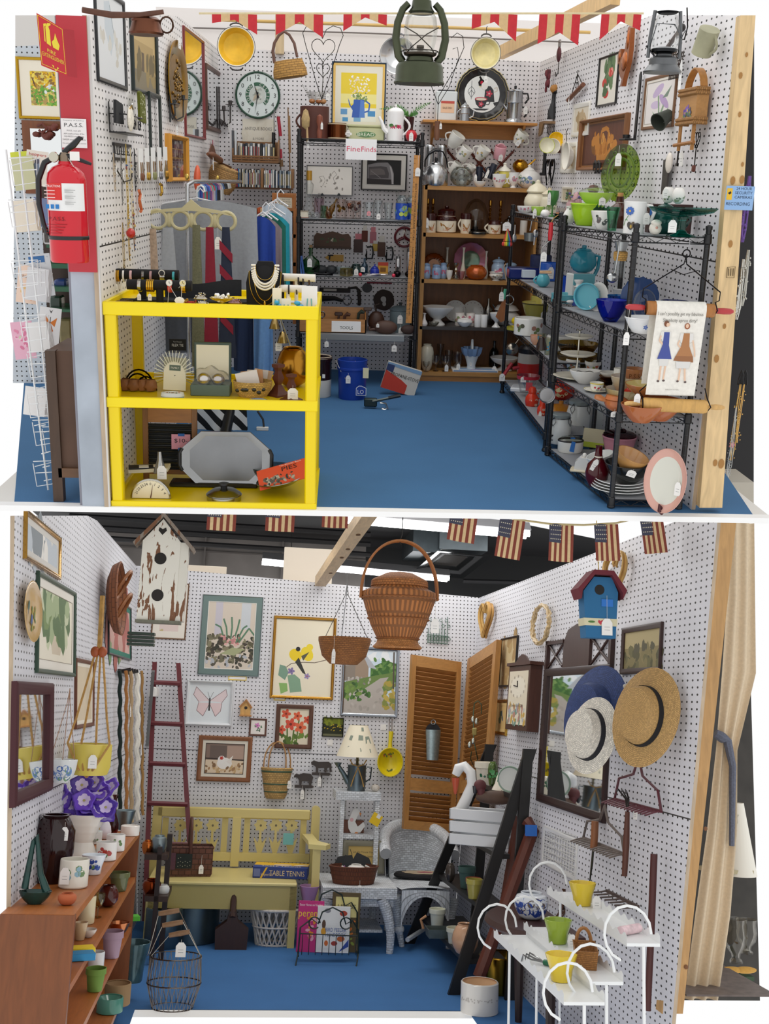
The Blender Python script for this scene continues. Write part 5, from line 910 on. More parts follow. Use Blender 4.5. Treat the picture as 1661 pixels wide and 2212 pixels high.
t=Th('vase','mauve bud vase with lavender sprigs on top rack shelf','',T2(1232,.6));ware(k,'ovj',26,44,'b08a8a:g',18,True);t.p()
for dx,dz in ((-8,54),(22,52)):
 k.T([(0,0,42),(dx*.6,0,48),(dx,0,dz)],.8,'5f7a5a',4)
 for j in rg(12): k.O((dx+U(-9,9),U(-5,5),dz+U(-6,7)),(3.2,2,2),RC(['6a5a9a','7a6aa8','5f7a5a']),6,4)
 t.p('sprig')
LA(T2(1242,.8),'bell',40,60,'c49a9c:g','vase','dusty pink fluted vase behind lavender sprigs','',ins=False,wob=wv(.06,9))
t=Th('pepper_mill','turned dark wood pepper mill behind lime casserole','mill',T2(1276,.75));t.L('body',[(.1,0),(12,0),(12,6),(7,14),(8,26),(6,44),(9,48),(9,56),(6,60),(11,66),(12,72),(8,78),(.1,80)],'5a2e1c:w',18)
LA(SS(1266,.3,0),'mix',74,46,LIM,'bowl','large lime green mixing bowl with a white tag','',(('g',10,28,None,12,22,8),),inner='c9e66a:g')
t=Th('casserole','lime green glass casserole with a clear lid stacked on lime mixing bowl','',SS(1286,.42,0,2,0,None,46*.0024));ware(k,'bowl',76,26,LM2,30,True,inner='f2f4ea:g');t.p();t.L('lid',[(38,26),(37,29),(24,36),(6,38),(5,42),(7,45),(.1,46)],'e4e8e4:gl',30);t.g(6,-34,20,14,16,3)
t=Th('bowl','white bowl painted with grey swallows beside lime bowl','',SS(1300,.1,0));ware(k,'bowl',52,38,'eeece6:g',28,True);decal(k,'bowl',52,38,['5a5f5c:g','7a6a6a:g'],22,8,9,1.);t.p()
k=MB(.00239);k.t=rot(.5,.15);
for i in rg(7): k.X([(-24+8*i,-2),(-20+8*i,14),(-15+8*i,-2)],-1,0,'1f7a4a:gl')
k.ell(0,-2,26,9,-2,0,'2f7a50:gl');one('leaf_dish','green glass leaf dish resting behind swallow bowl','dish',SS(1306,.35,0,2,0,None,.09),k)
t=Th('bottle','brown pinched glass bottle with a cork and string','',SS(1334,.55,0));k.L([(.1,0),(20,0),(24,12),(24,32),(18,44),(9,52),(8,64),(9,66)],'4a2618:g',24);k.L([(8.6,52),(9,54),(8.4,56)],'e4dcc8',16);t.p();t.L('cork',[(6,65),(6.5,74),(.1,74)],'c9955a',14)
LA(SS(1321,.06,0),'flar',30,50,'7cc4a0:gl','tumbler','tall pale green glass tumbler at shelf edge','glass',inner='9ad4b4:gl')
t=Th('mug','large white mug painted with a blue daisy and butterfly','',SS(1367,.14,0));t.L('body',[(.1,0),(22,0),(22,30),(24,62),(25,66),(23.6,66.5),(22,62),(20,4),(.1,3)],'f3f3f1:g',30);t.T('handle',[(20,-2,60),(34,-6,58),(40,-8,44),(34,-6,26),(21,-2,20)],[3.5,4,4,4,3],'f3f3f1:g',8)
k.t=Matrix.Rotation(-.25,4,'Z');art(k,[('fl',.3,.72,.16,'3f6ab8:g','f0b92a:g',9),('l',[(.26,.58),(.14,.4),(.1,.24)],.03,'6a8a5a'),('p',[(.12,.44),(.24,.4),(.2,.5)],'6a9a6a:g'),('e',.34,.24,.1,.14,'4a4440:g',.4),('e',.44,.26,.09,.12,'6a5a48:g',-.3),('e',.38,.22,.04,.06,'c9a23a:g')],52,64,-24.6);
k.t=Matrix.Rotation(-.25,4,'Z')@trs(0,0,32);k.v=[v+V((0,0,33*t.s)) for v in k.v];t.p('painting');t.g(22,-16,48,14,24,4)
t=Th('platter','oval olive-green pressed glass platter leaning on pegboard','',Pl(A,RW.at(1400,436)-RW.Y*.17,rz=-.7));k.t=trs(0,0,58)@rot(-.1)@UP
k.L([(.1,0),(40,0),(58,2),(60,4),(58,5),(40,2.4),(.1,2)],'8aa83a:gl',40,sx=.75);
for j in rg(12): a=2*PI*j/12;k.L([(3,0),(5,1),(3,2)],'4f6a1a:g',10,(38*cos(a),47*sin(a),2.5))
k.L([(26,2.4),(29,3.4),(32,2.4)],'4f6a1a:g',36,sx=.75);k.L([(38,2.4),(41,3.4),(44,2.6)],'5f7a22:g',36,sx=.75);k.b(-1,1,-26,26,2.4,3.4,'4f6a1a:g');t.p();t.g(-4,-10,114,14,26,16)
t=Th('teapot','dark teal glazed teapot with a strip of blue tape','',SS(1432,.62,0));ware(k,'tea',62,56,'14463f:ch=1f5f58',28,False);t.p();k.L([(18,54),(16,58),(6,63),(.1,64)],'14463f:g',20);o=t.p('lid');k.L([(4,62),(5,70),(3,74),(.1,75)],'16302c:g',10);t.p('knob',k,par=o);t.T('handle',[(26,0,44),(46,-4,46),(54,-6,30),(44,-4,14),(30,0,12)],[3.5,4,4,4,3],'103a34:g',8);t.b('blue_tape',-36,-26,-12,-10,38,54,'2f74c8')
t=Th('cake_stand','teal glass cake stand with a fluted rim on near end','',SS(1470,.55,0));k.L([(.1,0),(32,0),(30,3),(14,8),(9,14),(9,34),(14,42),(40,46),(64,52),(72,59),(72,61),(64,55),(40,49),(.1,47)],'1f8a7c:gl',44,wob=wv(.02,30,50));k.L([(30,1),(12,9),(8,16),(8,32),(13,41)],'0f6a60:g',30);t.p();t.g(-28,-26,38,18,26,3)
for i,px in en((1442,1464)):
 t=Th('shaker',('left','right')[i]+' white porcelain shaker with green leaves on teal cake stand','shaker',SS(px,.5,0,2,0,None,61*.0024));ware(k,'ball',28,34,'ece9e4:g',20,False);decal(k,'ball',28,34,['8a9a80:g','5f6a60:g'],10,5,9,1.);t.p()
 if i==0:t.g(-10,-12,34,12,20,4)
k=MB(.00231);k.b(-48,44,0,30,0,60,'3a1a18:w',1);k.b(-44,40,-.6,0,6,54,'4a221e:w');one('box','dark maroon wooden box behind teal cake stand','',SS(1448,.82,0),k)
t=Th('sheep','small white china animal cup in front of maroon box','cup',SS(1414,.3,0));k.O((0,0,14),(14,11,14),'ece6da:g',14,8);k.O((0,-4,26),(12,9,7),'ece6da:g',12,6);k.O((0,-11,16),(3,2,3),'d9a090:g',8,5);t.p()
# second level: blues
t=Th('canister','slate blue canister with a knob lid and blue tape','',SB(1128,572,1,1));ware(k,'can',48,34,'55789e:g',24,False);t.p();t.L('lid',[(25,33),(25,36),(14,42),(5,45),(5,50),(.1,51)],'55789e:g',24);t.b('blue_tape',0,9,-25.5,-24,20,42,'2f78c8');t.g(-14,-20,44,12,12,1)
t=Th('casserole','slate blue lidded casserole with a tag behind blue canister','',SB(1166,566,1,1));ware(k,'bowl',58,30,'4f7296:g',24,False);t.p();t.L('lid',[(30,29),(30,33),(16,42),(6,46),(6,54),(.1,55)],'5a7ca2:g',24);t.g(0,-22,46,12,14,3)
k=MB(.00319);k.b(-34,36,-14,26,0,24,'1d2a6a:g',3);k.b(-30,32,-10,22,22,25,'121a44');one('pan','navy blue rectangular pan at far end of second rack shelf','',SB(1130,602,1,1),k)
k=MB(.00319);k.b(-14,14,-2,14,0,16,'c9d4dc',.5);one('box','pale card box set inside navy pan','',SB(1142,600,1,1,0,None,.03),k)
LA(SB(1186,606,1,1),'mug',46,38,'2a62c8:g','pot','bright blue straight-sided pot with a paper tag','',(('g',-2,34,None,13,24,4),))
t=Th('pot','navy speckled enamel pot behind bright blue pot','',SB(1166,596,1,1));ware(k,'can',46,44,'1f2a55:n=40',22);t.p()
t=Th('teapot','small turquoise round teapot behind nearer rack post','',SB(1172,620,1,1));ware(k,'ball',30,28,'58aebc:g',20,False);t.p();handle(k,-1,13,6,22,7,1.8,'58aebc:g');t.p('handle')
t=Th('pitcher','round turquoise covered pitcher on top of stacked blue pans','',SS(1258,.7,1,2,0,None,.16));ware(k,'ball',58,48,'2f8ea4:g',28,False);t.p();t.L('lid',[(17,46),(14,51),(5,53),(5,58),(.1,59)],'2f8ea4:g',20);t.T('handle',[(20,-8,38),(32,-10,36),(30,-10,10),(24,-10,-4)],4,'2f8ea4:g',8)
k=MB(.00248);k.b(-26,30,0,40,0,66,'dfe2e0:g',3);k.b(-27,31,-2,0,40,66,'6fb9c6:g',1);one('stacked_pan','white square pan with turquoise outside under round pitcher','pan',SS(1256,.6,1,2,.3),k)
t=Th('skillet','turquoise enamel skillet standing on edge','pan',SS(1268,.3,1,2,0,rot(0,0,-.6)));k.t=trs(0,0,30)@UP;ware(k,'pan',56,12,TQ,28,True);t.p()
t=Th('skillet','second turquoise pan lying flat before stacked white pan','pan',SS(1225,.32,1));ware(k,'pan',70,18,'6cbcc8:g',28,True);t.p();t.g(4,-30,20,12,12,2)
t=Th('platter','oval white platter with a blue coffee grinder print','',SS(1288,.42,1,2,0,rot(-.2,0,-.5)));k.t=trs(0,0,30)@UP;k.L([(.1,0),(22,0),(30,3),(31,4.4),(29,4.6),(22,1.4),(.1,1.2)],'efece4:g',36,sx=.72);t.p();k.t=trs(0,-4.4,30);art(k,[('r',.36,.2,.64,.5,'5a6fa8:g'),('e',.5,.58,.12,.08,'5a6fa8:g'),('r',.44,.66,.58,.8,'5a6fa8:g'),('e',.34,.3,.1,.1,'7a8ab8:g'),('e',.66,.24,.1,.06,'7a8ab8:g')],30,44,3);t.p('print')
t=Th('vase','cobalt glass basket vase at edge of second rack shelf','',SB(1226,642,1));ware(k,'flar',44,44,'1c46b4:g',26,True,wob=wv(.06,7,34));t.p();t.T('handle',[(-20,0,40),(-18,-4,50),(-8,-6,44)],1.6,'c9d8e8:gl',6)
t=Th('figurine','blue and white kneeling girl candlestick figurine','',SB(1246,660,1));k.L([(.1,0),(11,0),(12,8),(7,20),(5,24)],'3a4f9a:g',16);k.O((0,-3,12),(9,6,9),'e8e8ea:g',12,7);k.O((0,0,31),(8,8,8),'eeece8:g',14,8);k.L([(10,40),(6,42),(5,46),(10,52),(10,55),(.1,56)],'f0eeea:g',16);k.O((-15,-2,8),(9,6,4),'e8e6e2:g',12,6);t.p();t.g(-2,-10,22,8,16,2)
LA(SB(1288,664,1),'jar',34,38,'2a88b8:gl','jar','turquoise ribbed glass jar on second rack shelf','',inner='1f7aae:gl',wob=wv(.02,20))
LA(SB(1292,652,1),'mix',42,34,'e6eae8:g','bowl','white opal bowl behind turquoise jar','')
LA(SB(1318,694,1),'bowl',68,46,'1838c0:gl','bowl','deep cobalt glass mixing bowl behind front rack post','',inner='1430b0:g',ex=(('f',lambda t,k:(k.X([(-4,30),(4,30),(10,26),(-8,26)],-33,-32.6,'f2f2ee'),t.p('price_sticker'))),))
t=Th('mill','clear glass grinder with a woven collar hanging at near rack','grinder',PA(1336,600,5.5));t.L('jar',[(.1,0),(12,0),(13,40)],'dfe4e4:gl',18);t.L('collar',[(13,36),(15,44),(15,54),(12,56)],'d9a85a:wk=8x4',18);t.L('funnel',[(10,56),(16,76),(14,76)],'c9cccc:mr',18)
t=Th('ladle','steel ladle hanging from top rack shelf','',PA(1322,606,5.4));t.O('cup',(0,0,6),(13,9,11),'b9bbbb:m',16,8);t.T('handle',[(4,0,14),(8,0,60),(8,0,88),(3,0,94),(0,0,88)],1.8,'b9bbbb:m',6)
t=Th('vase','bright blue glass flower-shaped vase in shadow by ladle','',SS(1330,.6,1));ware(k,'flar',44,40,'1a7fd0:gl',24,True,wob=wv(.1,6,30));t.p()
t=Th('platter','deep blue glass leaf plate standing against wall','',SS(1378,.8,1,2,0,rot(-.1)));k.t=trs(0,0,44)@UP;k.L([(.1,0),(36,1),(42,4),(40,5),(.1,2)],'2f4f86:g',30,wob=wv(.04,14));t.p()
for i,(px,py,w,h,lb) in en(((1352,664,64,40,'white casserole with blue cornflower mark, farthest of three'),(1405,664,84,44,'white square casserole with a blue cornflower, largest and nearest'),(1400,722,100,34,'white oblong dish with blue letters on its rim'))):
 t=Th('casserole',lb+(' on second rack shelf' if i<2 else ' below towel roll'),'casserole',SB(px,py,1) if i<2 else SS(1396,.25,1));ware(k,'mix',w,h,'f0f1f1:g',30,True,sy=.8);k.t=trs(0,0,h/2);art(k,[('fl',.2,.5,.1,'5f78b8:g','8aa0d0:g')],w*.5,h,-w*.42);k.t=None;t.p()
 if i==1: k.b(-50,-40,-8,8,26,30,'f0f1f1:g',2);k.b(40,50,-8,8,26,30,'f0f1f1:g',2);t.p('handles')
t=Th('dome','clear glass lid standing behind white casseroles','lid',SS(1388,.6,1));t.O('body',(0,0,40),(26,14,34),'e6ecec:gl',20,10)
t=Th('vase','aqua and blue art-glass vase near pine post','',SS(1451,.7,1));k.L([(.1,0),(24,2),(27,30),(26,46),(29,50),(29,66),(27,66),(24,46),(24,10),(.1,6)],'1f86c4:gl',20);k.L([(27.2,30),(26.4,46),(29.4,50),(29.4,66)],'1b5fb0:g',20);t.p();t.T('wire',[(26,-4,52),(36,-6,34),(26,-8,14),(16,-22,6)],1,'2a2a2e:m',5)
# third level
LA(SB(1160,690,2,1),'mix',70,36,'c4b85a:g','bowl','mustard enamel bowl with a dark rim and a tag','',(('g',8,26,None,14,18,4),),bands=((34,36,'3a2f22:g'),),inner='c9bf70:g')
LA(SB(1172,676,2,1,0,None,.03),'mug',54,36,'d2c76a:g','bowl','yellow spouted bowl nested in mustard enamel bowl','',inner='cfc57a:g')
LA(SB(1140,723,2,1),'mug',62,36,'e9e8e2:g','bowl','white bowl with autumn leaf sprigs on third rack shelf','',dec=(['7a8a5a:g','a97a6a:g','5a5a4a:g'],14,8,10,1.))
k=MB(.00332);k.O((0,0,9),(11.5,11.5,9.5),'f2d21a:g',18,10);one('juicer','round bright yellow lemon juicer at far end of third shelf','',SB(1115,702,2,1),k)
k=MB(.00332);k.L([(.1,0),(24,0),(24,6),(8,6)],'a9a23a:g',20);one('dish','dark olive dish beneath lemon juicer','',SB(1118,712,2,1),k)
LA(SB(1157,744,2,1),'cup',26,20,'e0a888:g','cup','peach-coloured cup in front of white leaf bowl','')
for i,(px,py) in en(((1168,757),(1182,766))): LA(SB(px,py,2,1),'flar',20,36,'e6ead8:gl','tumbler',('left','right')[i]+' clear tumbler with yellow and blue flowers','glass',dec=(['e0b82a:g','4aa0c4:g','d98a3a:g'],20,7,9,1.2))
t=Th('grinder','dark brown cone grinder top on yellow-flowered tumbler','',SB(1169,755,2,1,0,None,.11));t.L('body',[(.1,0),(12,0),(11,10),(6,26),(.1,28)],'2a1c1a:g',18)
t=Th('bread_box','white enamel box with a dark picket motif behind amber bowls','box',SS(1228,.75,2));t.b('body',-44,40,0,40,0,50,'d9d8d2:g',3)
for i in rg(6): t.b('picket',-20+6*i,-17+6*i,-.6,0,22,36,'3a3a3a')
for i,(w,h,dz) in en(((96,34,0),(92,30,.075))): LA(SS(1246,.6,2,2,0,None,dz+.001),'bowl',w,h,'8a6a1a:gl','bowl',('lower','upper')[i]+' amber ribbed glass bowl in stack behind tiered tray','bowl',inner='a9842a:gl',wob=wv(.015,30))
t=Th('tidbit_tray','three-tier cream plate stand with brown leaf motifs','tiered tray',SS(1244,.3,2))
for j,(r,z) in en(((50,2),(38,50),(31,88))):
 k.L([(.1,z),(r*.6,z),(r*.97,z+5),(r,z+6.4),(r*.96,z+7),(r*.6,z+2),(.1,z+2)],'ebe4d2:g',36);decal(k,'disc',r*1.1,4,['5a5040:g','7a7050:g'],2,4,0);
 for q in rg(5): a=-2+q*.4;k.ell(r*.5*cos(a),r*.5*sin(a),5,2.4,z+2.2,z+2.6,'6a5f48:g',8,a,'z')
 t.p('plate')
k.T([(0,0,0),(0,0,104)],1.8,'cfcabb:m',8);k.T([(-6,0,108),(0,0,104),(6,0,108)],1.4,'cfcabb:m',6);t.p('rod')
for i,(px,py) in en(((1238,803),(1279,808))): LA(SB(px,py,2),'pot',36,28,'ece9e2:g','flowerpot',('left','right')[i]+' small white pot with orange flowers in front of tiered tray','pot',dec=(['d98a4a:g','a9b05a:g','d96a4a:g'],12,6,8,1.))
t=Th('bowl','white oval serving bowl with a dark scalloped line inside','',SB(1264,828,2));ware(k,'bowl',72,28,'f0eee8:g',30,True,sy=.75);k.T([(29*cos(a),22*sin(a),22+1.4*sin(7*a)) for a in ring(60)],.8,'4a4440',5,True);t.p()
t=Th('teacup','white cup with a yellow rim and cherry print on its saucer','cup',SB(1288,846,2));ware(k,'cup',30,20,'f4f1e6:g',22,True);band(k,'cup',30,20,18,20,'e8d23a:g');decal(k,'cup',30,20,['c43a4a:g','3a3a3a:g'],10,4,5,.7);t.p('cup');ware(k,'plate',54,5,'f4f1e6:g',28,True);k.L([(26,4.6),(27.6,5.6)],'e8d23a:g',28);t.p('saucer')
for i,(px,u,w,h,dz,c) in en(((1345,.2,84,46,0,'c9b98a:gl'),(1352,.26,72,40,.07,'b9a888:g'))): LA(SS(px,u,2,2,0,None,dz+.001),'bowl',w,h,c,'bowl',('large yellow-tinted glass mixing bowl, outer of nested pair','beige mixing bowl nested in yellow-tinted glass one')[i],'bowl',inner='e6e2d6:g')
for i in rg(4): LA(SS(1316,.55,2,2,0,None,.002+.02*i),'bowl',50-2*i,12,('a9702a:gl','8a5a2a:gl','a9702a:gl','dcd8ce:g')[i],'bowl',('bottom amber','second brown','third amber','top white')[i]+' dish of stack behind nested mixing bowls','bowl')
LA(SS(1334,.5,2),'cyl',26,60,'e4e0d4:g','jar','tall pale straight jar beside stacked dishes','')
t=Th('canister','large white canister with orange poppies behind towel','',SS(1400,.62,2));ware(k,'can',70,74,'dcdccc:g',26,False);decal(k,'can',70,74,['d97a3a:g','c9a23a:g','8a9a5a:g','d9603a:g'],40,24,26,1.3);t.p()
LA(SS(1362,.3,2,2,0,None,.04),'mug',40,34,'d43a2a:g','mug','red mug below terracotta cup','',(('h',-1,18,8,28,10,2.4),))
t=Th('mug','terracotta cup with cream letters above red mug','',SS(1368,.36,2,2,0,None,.12));ware(k,'taper',46,36,'a9714a:g',24,True);k.W('P.S.S.',-4,-22,22,10,'6a4028:g',26);t.p()
t=Th('skillet_pot','lidded terracotta saucepan with a stub handle','pot',SS(1332,.08,2));ware(k,'tea',56,34,'b5683a:g',26,False);t.p();t.L('lid',[(28,26),(24,34),(6,38),(5,42),(.1,43)],'bf7040:g',24);t.T('handle',[(-26,0,22),(-40,-2,28),(-50,-3,30)],[4,7,5],'c47e4e:g',10);t.g(-12,-30,10,16,12,6)
for i,(px,u,w,h,dz) in en(((1384,.15,92,38,0),(1420,.45,104,44,0),(1396,.35,96,26,.1))): LA(SS(px,u,2,2,0,None,dz+.001),'bowl',w,h,('ab6236:g','a55c34:g','b97a48:g')[i],'bowl',('wide terracotta bowl behind wooden rolling pin','large terracotta bowl at wall side of third shelf','terracotta bowl stacked above other two')[i],'bowl',inner='e6d28a:g' if i==2 else None)
# bottom level
k=MB(.0032);k.b(-34,40,-20,30,0,9,'e6e9ec:g',2);k.b(-30,36,-16,26,8,10,'d2d8de:g');one('tray','white rectangular baking dish on bottom far shelf','dish',SB(1136,845,3,1,-.25),k)
t=Th('measuring_cup','glass measuring jug with red markings on bottom shelf','jug',SB(1139,848,3,1,0,None,.025));ware(k,'taper',50,38,'eef0f0:gl',24,True,1.2);k.L([(24.6,31),(25.4,38)],'c23040:g',24,a0=0);k.b(-8,6,-22,-21.6,8,26,'d8505a');t.p();handle(k,1,22,8,32,12,2,'eef0f0:gl');t.p('handle');t.g(-14,-20,40,12,12,2)
t=Th('canister','red and grey lidded canister at far end of bottom shelf','',SB(1140,812,3,1));ware(k,'can',48,30,'d22e2a:g',24,False);k.L([(24,29),(23,52),(.1,53)],'cfc9bf:g',24);k.L([(23.4,50),(24,60),(18,66),(.1,67)],'1d1b1d:p',24);t.p()
for i,(px,py,w,h,lb) in en(((1148,876,30,42,'red shaker with white flowers and a handle, taller of pair'),(1170,896,22,36,'red shaker with white flowers half hidden by rack post'))):
 t=Th('shaker',lb,'shaker',SB(px,py,3,1));k.L([(.1,0),(w*.42,0),(w/2,h*.2),(w*.46,h*.45),(w*.28,h*.62),(w*.3,h*.8),(w*.2,h*.95),(.1,h)],'d83a1e:g',20);decal(k,'can',w*.94,h*.45,['f0e6c8:g','e6b8a0:g'],h*.2,6,5,.7);t.p();handle(k,1,w*.36,h*.3,h*.66,7,1.6,'d83a1e:g');t.p('handle')
 if i==1:t.g(-6,-12,20,7,26,10)
t=Th('casserole','red lidded casserole with cream flowers behind rack','',SB(1212,862,3,1));ware(k,'tea',56,40,'d0331e:g',26,False);decal(k,'tea',56,40,['ece0a8:g','e6d0a0:g'],18,7,8,.9);t.p();t.L('lid',[(24,34),(20,42),(6,46),(5,51),(.1,52)],'c92e1c:g',22)
t=Th('casserole','maroon pot with a mustard lid on bottom shelf','',SS(1208,.62,3));ware(k,'can',54,40,'4a0f1a:g',26,False);t.p();t.L('lid',[(30,39),(30,43),(18,52),(5,55),(5,61),(.1,62)],'b9761f:g',26)
for i,(px,py,w,h,lb) in en(((1206,955,52,64,'shorter white jar with a wire bail lid at shelf edge'),(1246,934,52,72,'tall white jar with a wire bail lid behind short one'))):
 t=Th('jar',lb,'jar',SB(px,py,3));t.L('body',[(.1,0),(w*.46,0),(w*.5,6),(w*.49,h*.6),(w*.42,h*.82),(w*.41,h*.88)],'e9ecea:g',28);t.L('lid',[(w*.43,h*.87),(w*.43,h*.97),(w*.38,h),(.1,h)],'8f9898:g',28);k.T([(w*.44*cos(a),w*.44*sin(a),h*.86) for a in ring(24)],.9,'77797a:m',5,True)
 for sg in (-1,1): k.T([(sg*w*.3,-w*.36,h*.92),(sg*w*.26,-w*.44,h*.76),(sg*w*.36,-w*.4,h*.62),(sg*w*.42,-w*.3,h*.76),(sg*w*.3,-w*.36,h*.92)],.9,'77797a:m',5)
 t.p('wire_bail')
LA(SB(1294,926,3),'jar',48,76,'e2e5e2:g','jar','white crock jar at wall behind tall bail jar','',ins=False)
t=Th('casserole','white enamel box with a dark-rimmed glass lid and blue tape','',SB(1231,976,3));t.L('body',[(.1,0),(24,0),(27,4),(28,24)],'e8e8e2:g',28,sy=.7);k.L([(28,24),(28.6,27),(27,28)],'3a3632:g',28,sy=.7);k.L([(27,28),(20,33),(.1,34)],'c9cfc9:gl',28,sy=.7);t.p('lid');k.X([(-6,6),(4,4),(6,26),(-2,28)],-20.5,-20,'2f74c4');k.b(-3,6,-14,-8,32,33.5,'2f74c4');t.p('blue_tape')
t=Th('butter_dish','cream covered butter dish on bottom shelf','',SB(1260,1018,3,2,-.3));t.b('plate',-28,26,-16,16,0,5,'dcd0b4:g',2);t.X('cover',[(-20,4),(20,4),(16,26),(6,32),(-8,32),(-18,22)],-12,12,'f0eee8:g');t.O('knob',(0,0,36),5,'f0eee8:g',10,7)
t=Th('bottle','deep ruby glass flask with a string tag at front of bottom shelf','',SB(1287,1052,3));t.L('body',[(.1,0),(14,1),(24,18),(26,34),(22,52),(10,64),(8,72),(7,90),(9,92)],'4a0612:g',26,sy=.6);t.L('string',[(9,67),(9.6,68.4),(9,70)],'d9d2c4',14);t.g(-4,-12,66,12,26,2,a=.4)
k=MB(.00259);k.b(-36,34,0,26,0,44,'d2c8a8',1);k.b(-36,34,-.6,0,0,12,'b9c83a');one('carton','cream and green carton leaning behind enamel box','box',SB(1288,968,3,2,-.5,rot(-.3)),k)
t=Th('saucepan','pink ceramic spouted pot with a ruby glass bowl inside','pot',SB(1334,990,3));ware(k,'mix',74,50,'d490a0:g',30,True);k.O((-30,-20,14),(7,7,6),'d490a0:g',10,7);t.p();k.L([(34,48),(35,54),(28,58),(.1,60)],'4a0f1c:gl',26);k.O((6,0,61),(8,8,5),'5a1624:gl',12,6);t.p('lid')
k=MB(.0025);k.b(-24,46,-10,18,0,3,'efe2e0');one('paper_sheet','folded white paper under pink pot','paper',SB(1332,998,3),k)
for i in rg(4): LA(SS(1338,.3,3,2,0,None,.001+.012*i),'plate',124-i*6,9,'eef0ef:g','plate',('bottom','second','third','top')[i]+' white plate of stack under black bowl','plate',n=36)
LA(SS(1352,.34,3,2,0,None,.052),'bowl',100,44,'20201f:g','bowl','black bowl on white plate stack','',inner='1a1a1a:g')
LA(SS(1352,.3,3,2,0,rot(.25,.3),.13),'bowl',74,36,'c9965a:g','bowl','caramel ceramic bowl tilted inside black bowl','',(('g',2,22,None,20,16,4),),inner='e2b27a:g')
LA(SS(1304,.22,3,2,0,rot(0,-.3),.05),'bowl',60,40,'e6e8e6:g','bowl','white bowl tipped against black bowl with a blue price dot','',(('g',-6,36,None,12,28,2),))
t=Th('platter','large oval cream platter with a pink rim on a dark stand','',Pl(A,SS(1436,.55,3).p,rz=-.75));k.t=trs(0,-8,72)@rot(-.12)@UP;k.L([(.1,0),(40,0),(52,3)],'dcdcd0:g',44,sx=.7);k.L([(52,3),(66,6),(70,8),(69,9)],'d9a89a:g',44,sx=.7);t.p();t.g(30,-14,100,14,30,24)
t.T('stand',[(0,-14,0),(-2,-24,8),(-2,-24,20),(0,-18,12)],4,'4a1a20:w',8)
# hung on the rack posts
def wire(t,pts,r=.9,sp='232022:m',n='hanger'): k=t.n;k.T(pts,r,sp,6);t.p(n,k)
t=Th('rolling_pin','wooden rolling pin with red handles carrying printed tea towel','',Pl(A,A.y(1468,668,4.9),m=rot(0,.02)));t.L('roller',[(.1,-74),(14,-73),(15,-70),(15,72),(14,75),(.1,76)],'a96e34:w',24,ax='x')
for sg in (-1,1): t.T('handle',[(sg*76,0,0),(sg*80,0,0),(sg*96,0,0),(sg*112,0,0),(sg*118,0,0)],[4,6,7,6.4,3],'b8383c:p',12)
for sg in (-1,1): k.T([(sg*74,-2,-14),(sg*78,-15,2),(sg*76,0,18),(sg*84,0,22),(sg*84,0,40),(sg*3,0,96),(0,0,112)],1.4,'232022:m',6)
k.T([(8*cos(a),0,118+8*sin(a)) for a in ring(16)],1.4,'232022:m',6,True);k.T([(-30,0,84),(-2,-2,74),(30,0,84)],1,'232022:m',5);k.T([(2,0,126),(4,0,138),(2,0,150)],.8,'9a9a9c:m',5);t.p('hanger');t.g(-110,-4,-4,13,28,50)
def towel():
 t=Th('tea_towel','cream tea towel printed with two women in aprons, draped on red-handled pin','',PA(1468,668,4.9));k=t.n
 def f(u,v):
  x=-54+108*u
  if v<.12: th=PI*v/.12;return (x,16.4*cos(th),16.4*sin(th)+1)
  return (x+(v-.12)*(-8),-16.6+1.2*sin(u*9+v*2)*(v-.1),1-(v-.12)*212)
 k.Q(f,20,40,'efebe2:f');k.Q(lambda u,v:(-60+108*u-4*v,15+1.5*sin(5*u),3-170*v),10,12,'e9e5da:f');t.p('cloth',k)
 k=t.n;Y=-18.6
 k.t=trs(-4,0,-85)
 k.W("I can't possibly get my fabulous",2,Y,76,7.5,'6a6660',98);k.W('Simplicity apron dirty!',2,Y,62,7.5,'6a6660',74);k.W('SIMPLICITY PATTERN',0,Y,-88,2.4,'8a8680',30);k.b(-50,50,Y,Y+.1,-101,-100,'9a958c')
 SK='e8c4a8';
 art(k,[('e',.26,.86,.05,.03,SK),('e',.235,.87,.055,.045,'7a4a30'),('e',.265,.855,.035,.028,SK),('p',[(.14,.76),(.36,.76),(.34,.66),(.32,.62),(.18,.62),(.12,.68)],'e2dfda'),('l',[(.14,.7),(.12,.62),(.22,.56)],.035,SK),('p',[(.2,.75),(.32,.75),(.33,.55),(.19,.55)],'46539a'),('p',[(.19,.56),(.33,.56),(.42,.36),(.1,.36)],'46539a'),('p',[(.15,.36),(.36,.36),(.34,.26),(.16,.26)],'dedcd8'),('l',[(.2,.26),(.19,.05)],.035,SK),('l',[(.3,.26),(.28,.06)],.035,SK),('e',.17,.035,.03,.015,'5a4a48'),('e',.29,.045,.03,.015,'5a4a48'),
 ('e',.69,.84,.06,.045,'9a5a3a'),('e',.69,.845,.035,.03,SK),('p',[(.56,.74),(.84,.74),(.86,.62),(.74,.6),(.6,.6),(.54,.64)],'e2dfda'),('l',[(.84,.64),(.9,.5),(.92,.4)],.03,SK),('l',[(.56,.64),(.52,.58),(.6,.52)],.03,SK),('p',[(.63,.74),(.76,.74),(.78,.54),(.6,.54)],'b07a4e'),('p',[(.6,.55),(.78,.55),(.88,.4),(.5,.4)],'b07a4e'),('p',[(.5,.41),(.88,.41),(.9,.32),(.46,.34)],'9a6844'),('p',[(.52,.33),(.84,.33),(.82,.23),(.54,.23)],'dedcd8'),('l',[(.63,.23),(.62,.05)],.035,SK),('l',[(.73,.23),(.76,.05)],.035,SK),('e',.6,.04,.03,.015,'5a4a48'),('e',.77,.03,.03,.015,'5a4a48')],100,150,Y+.4)
 t.p('printing',k)
towel()
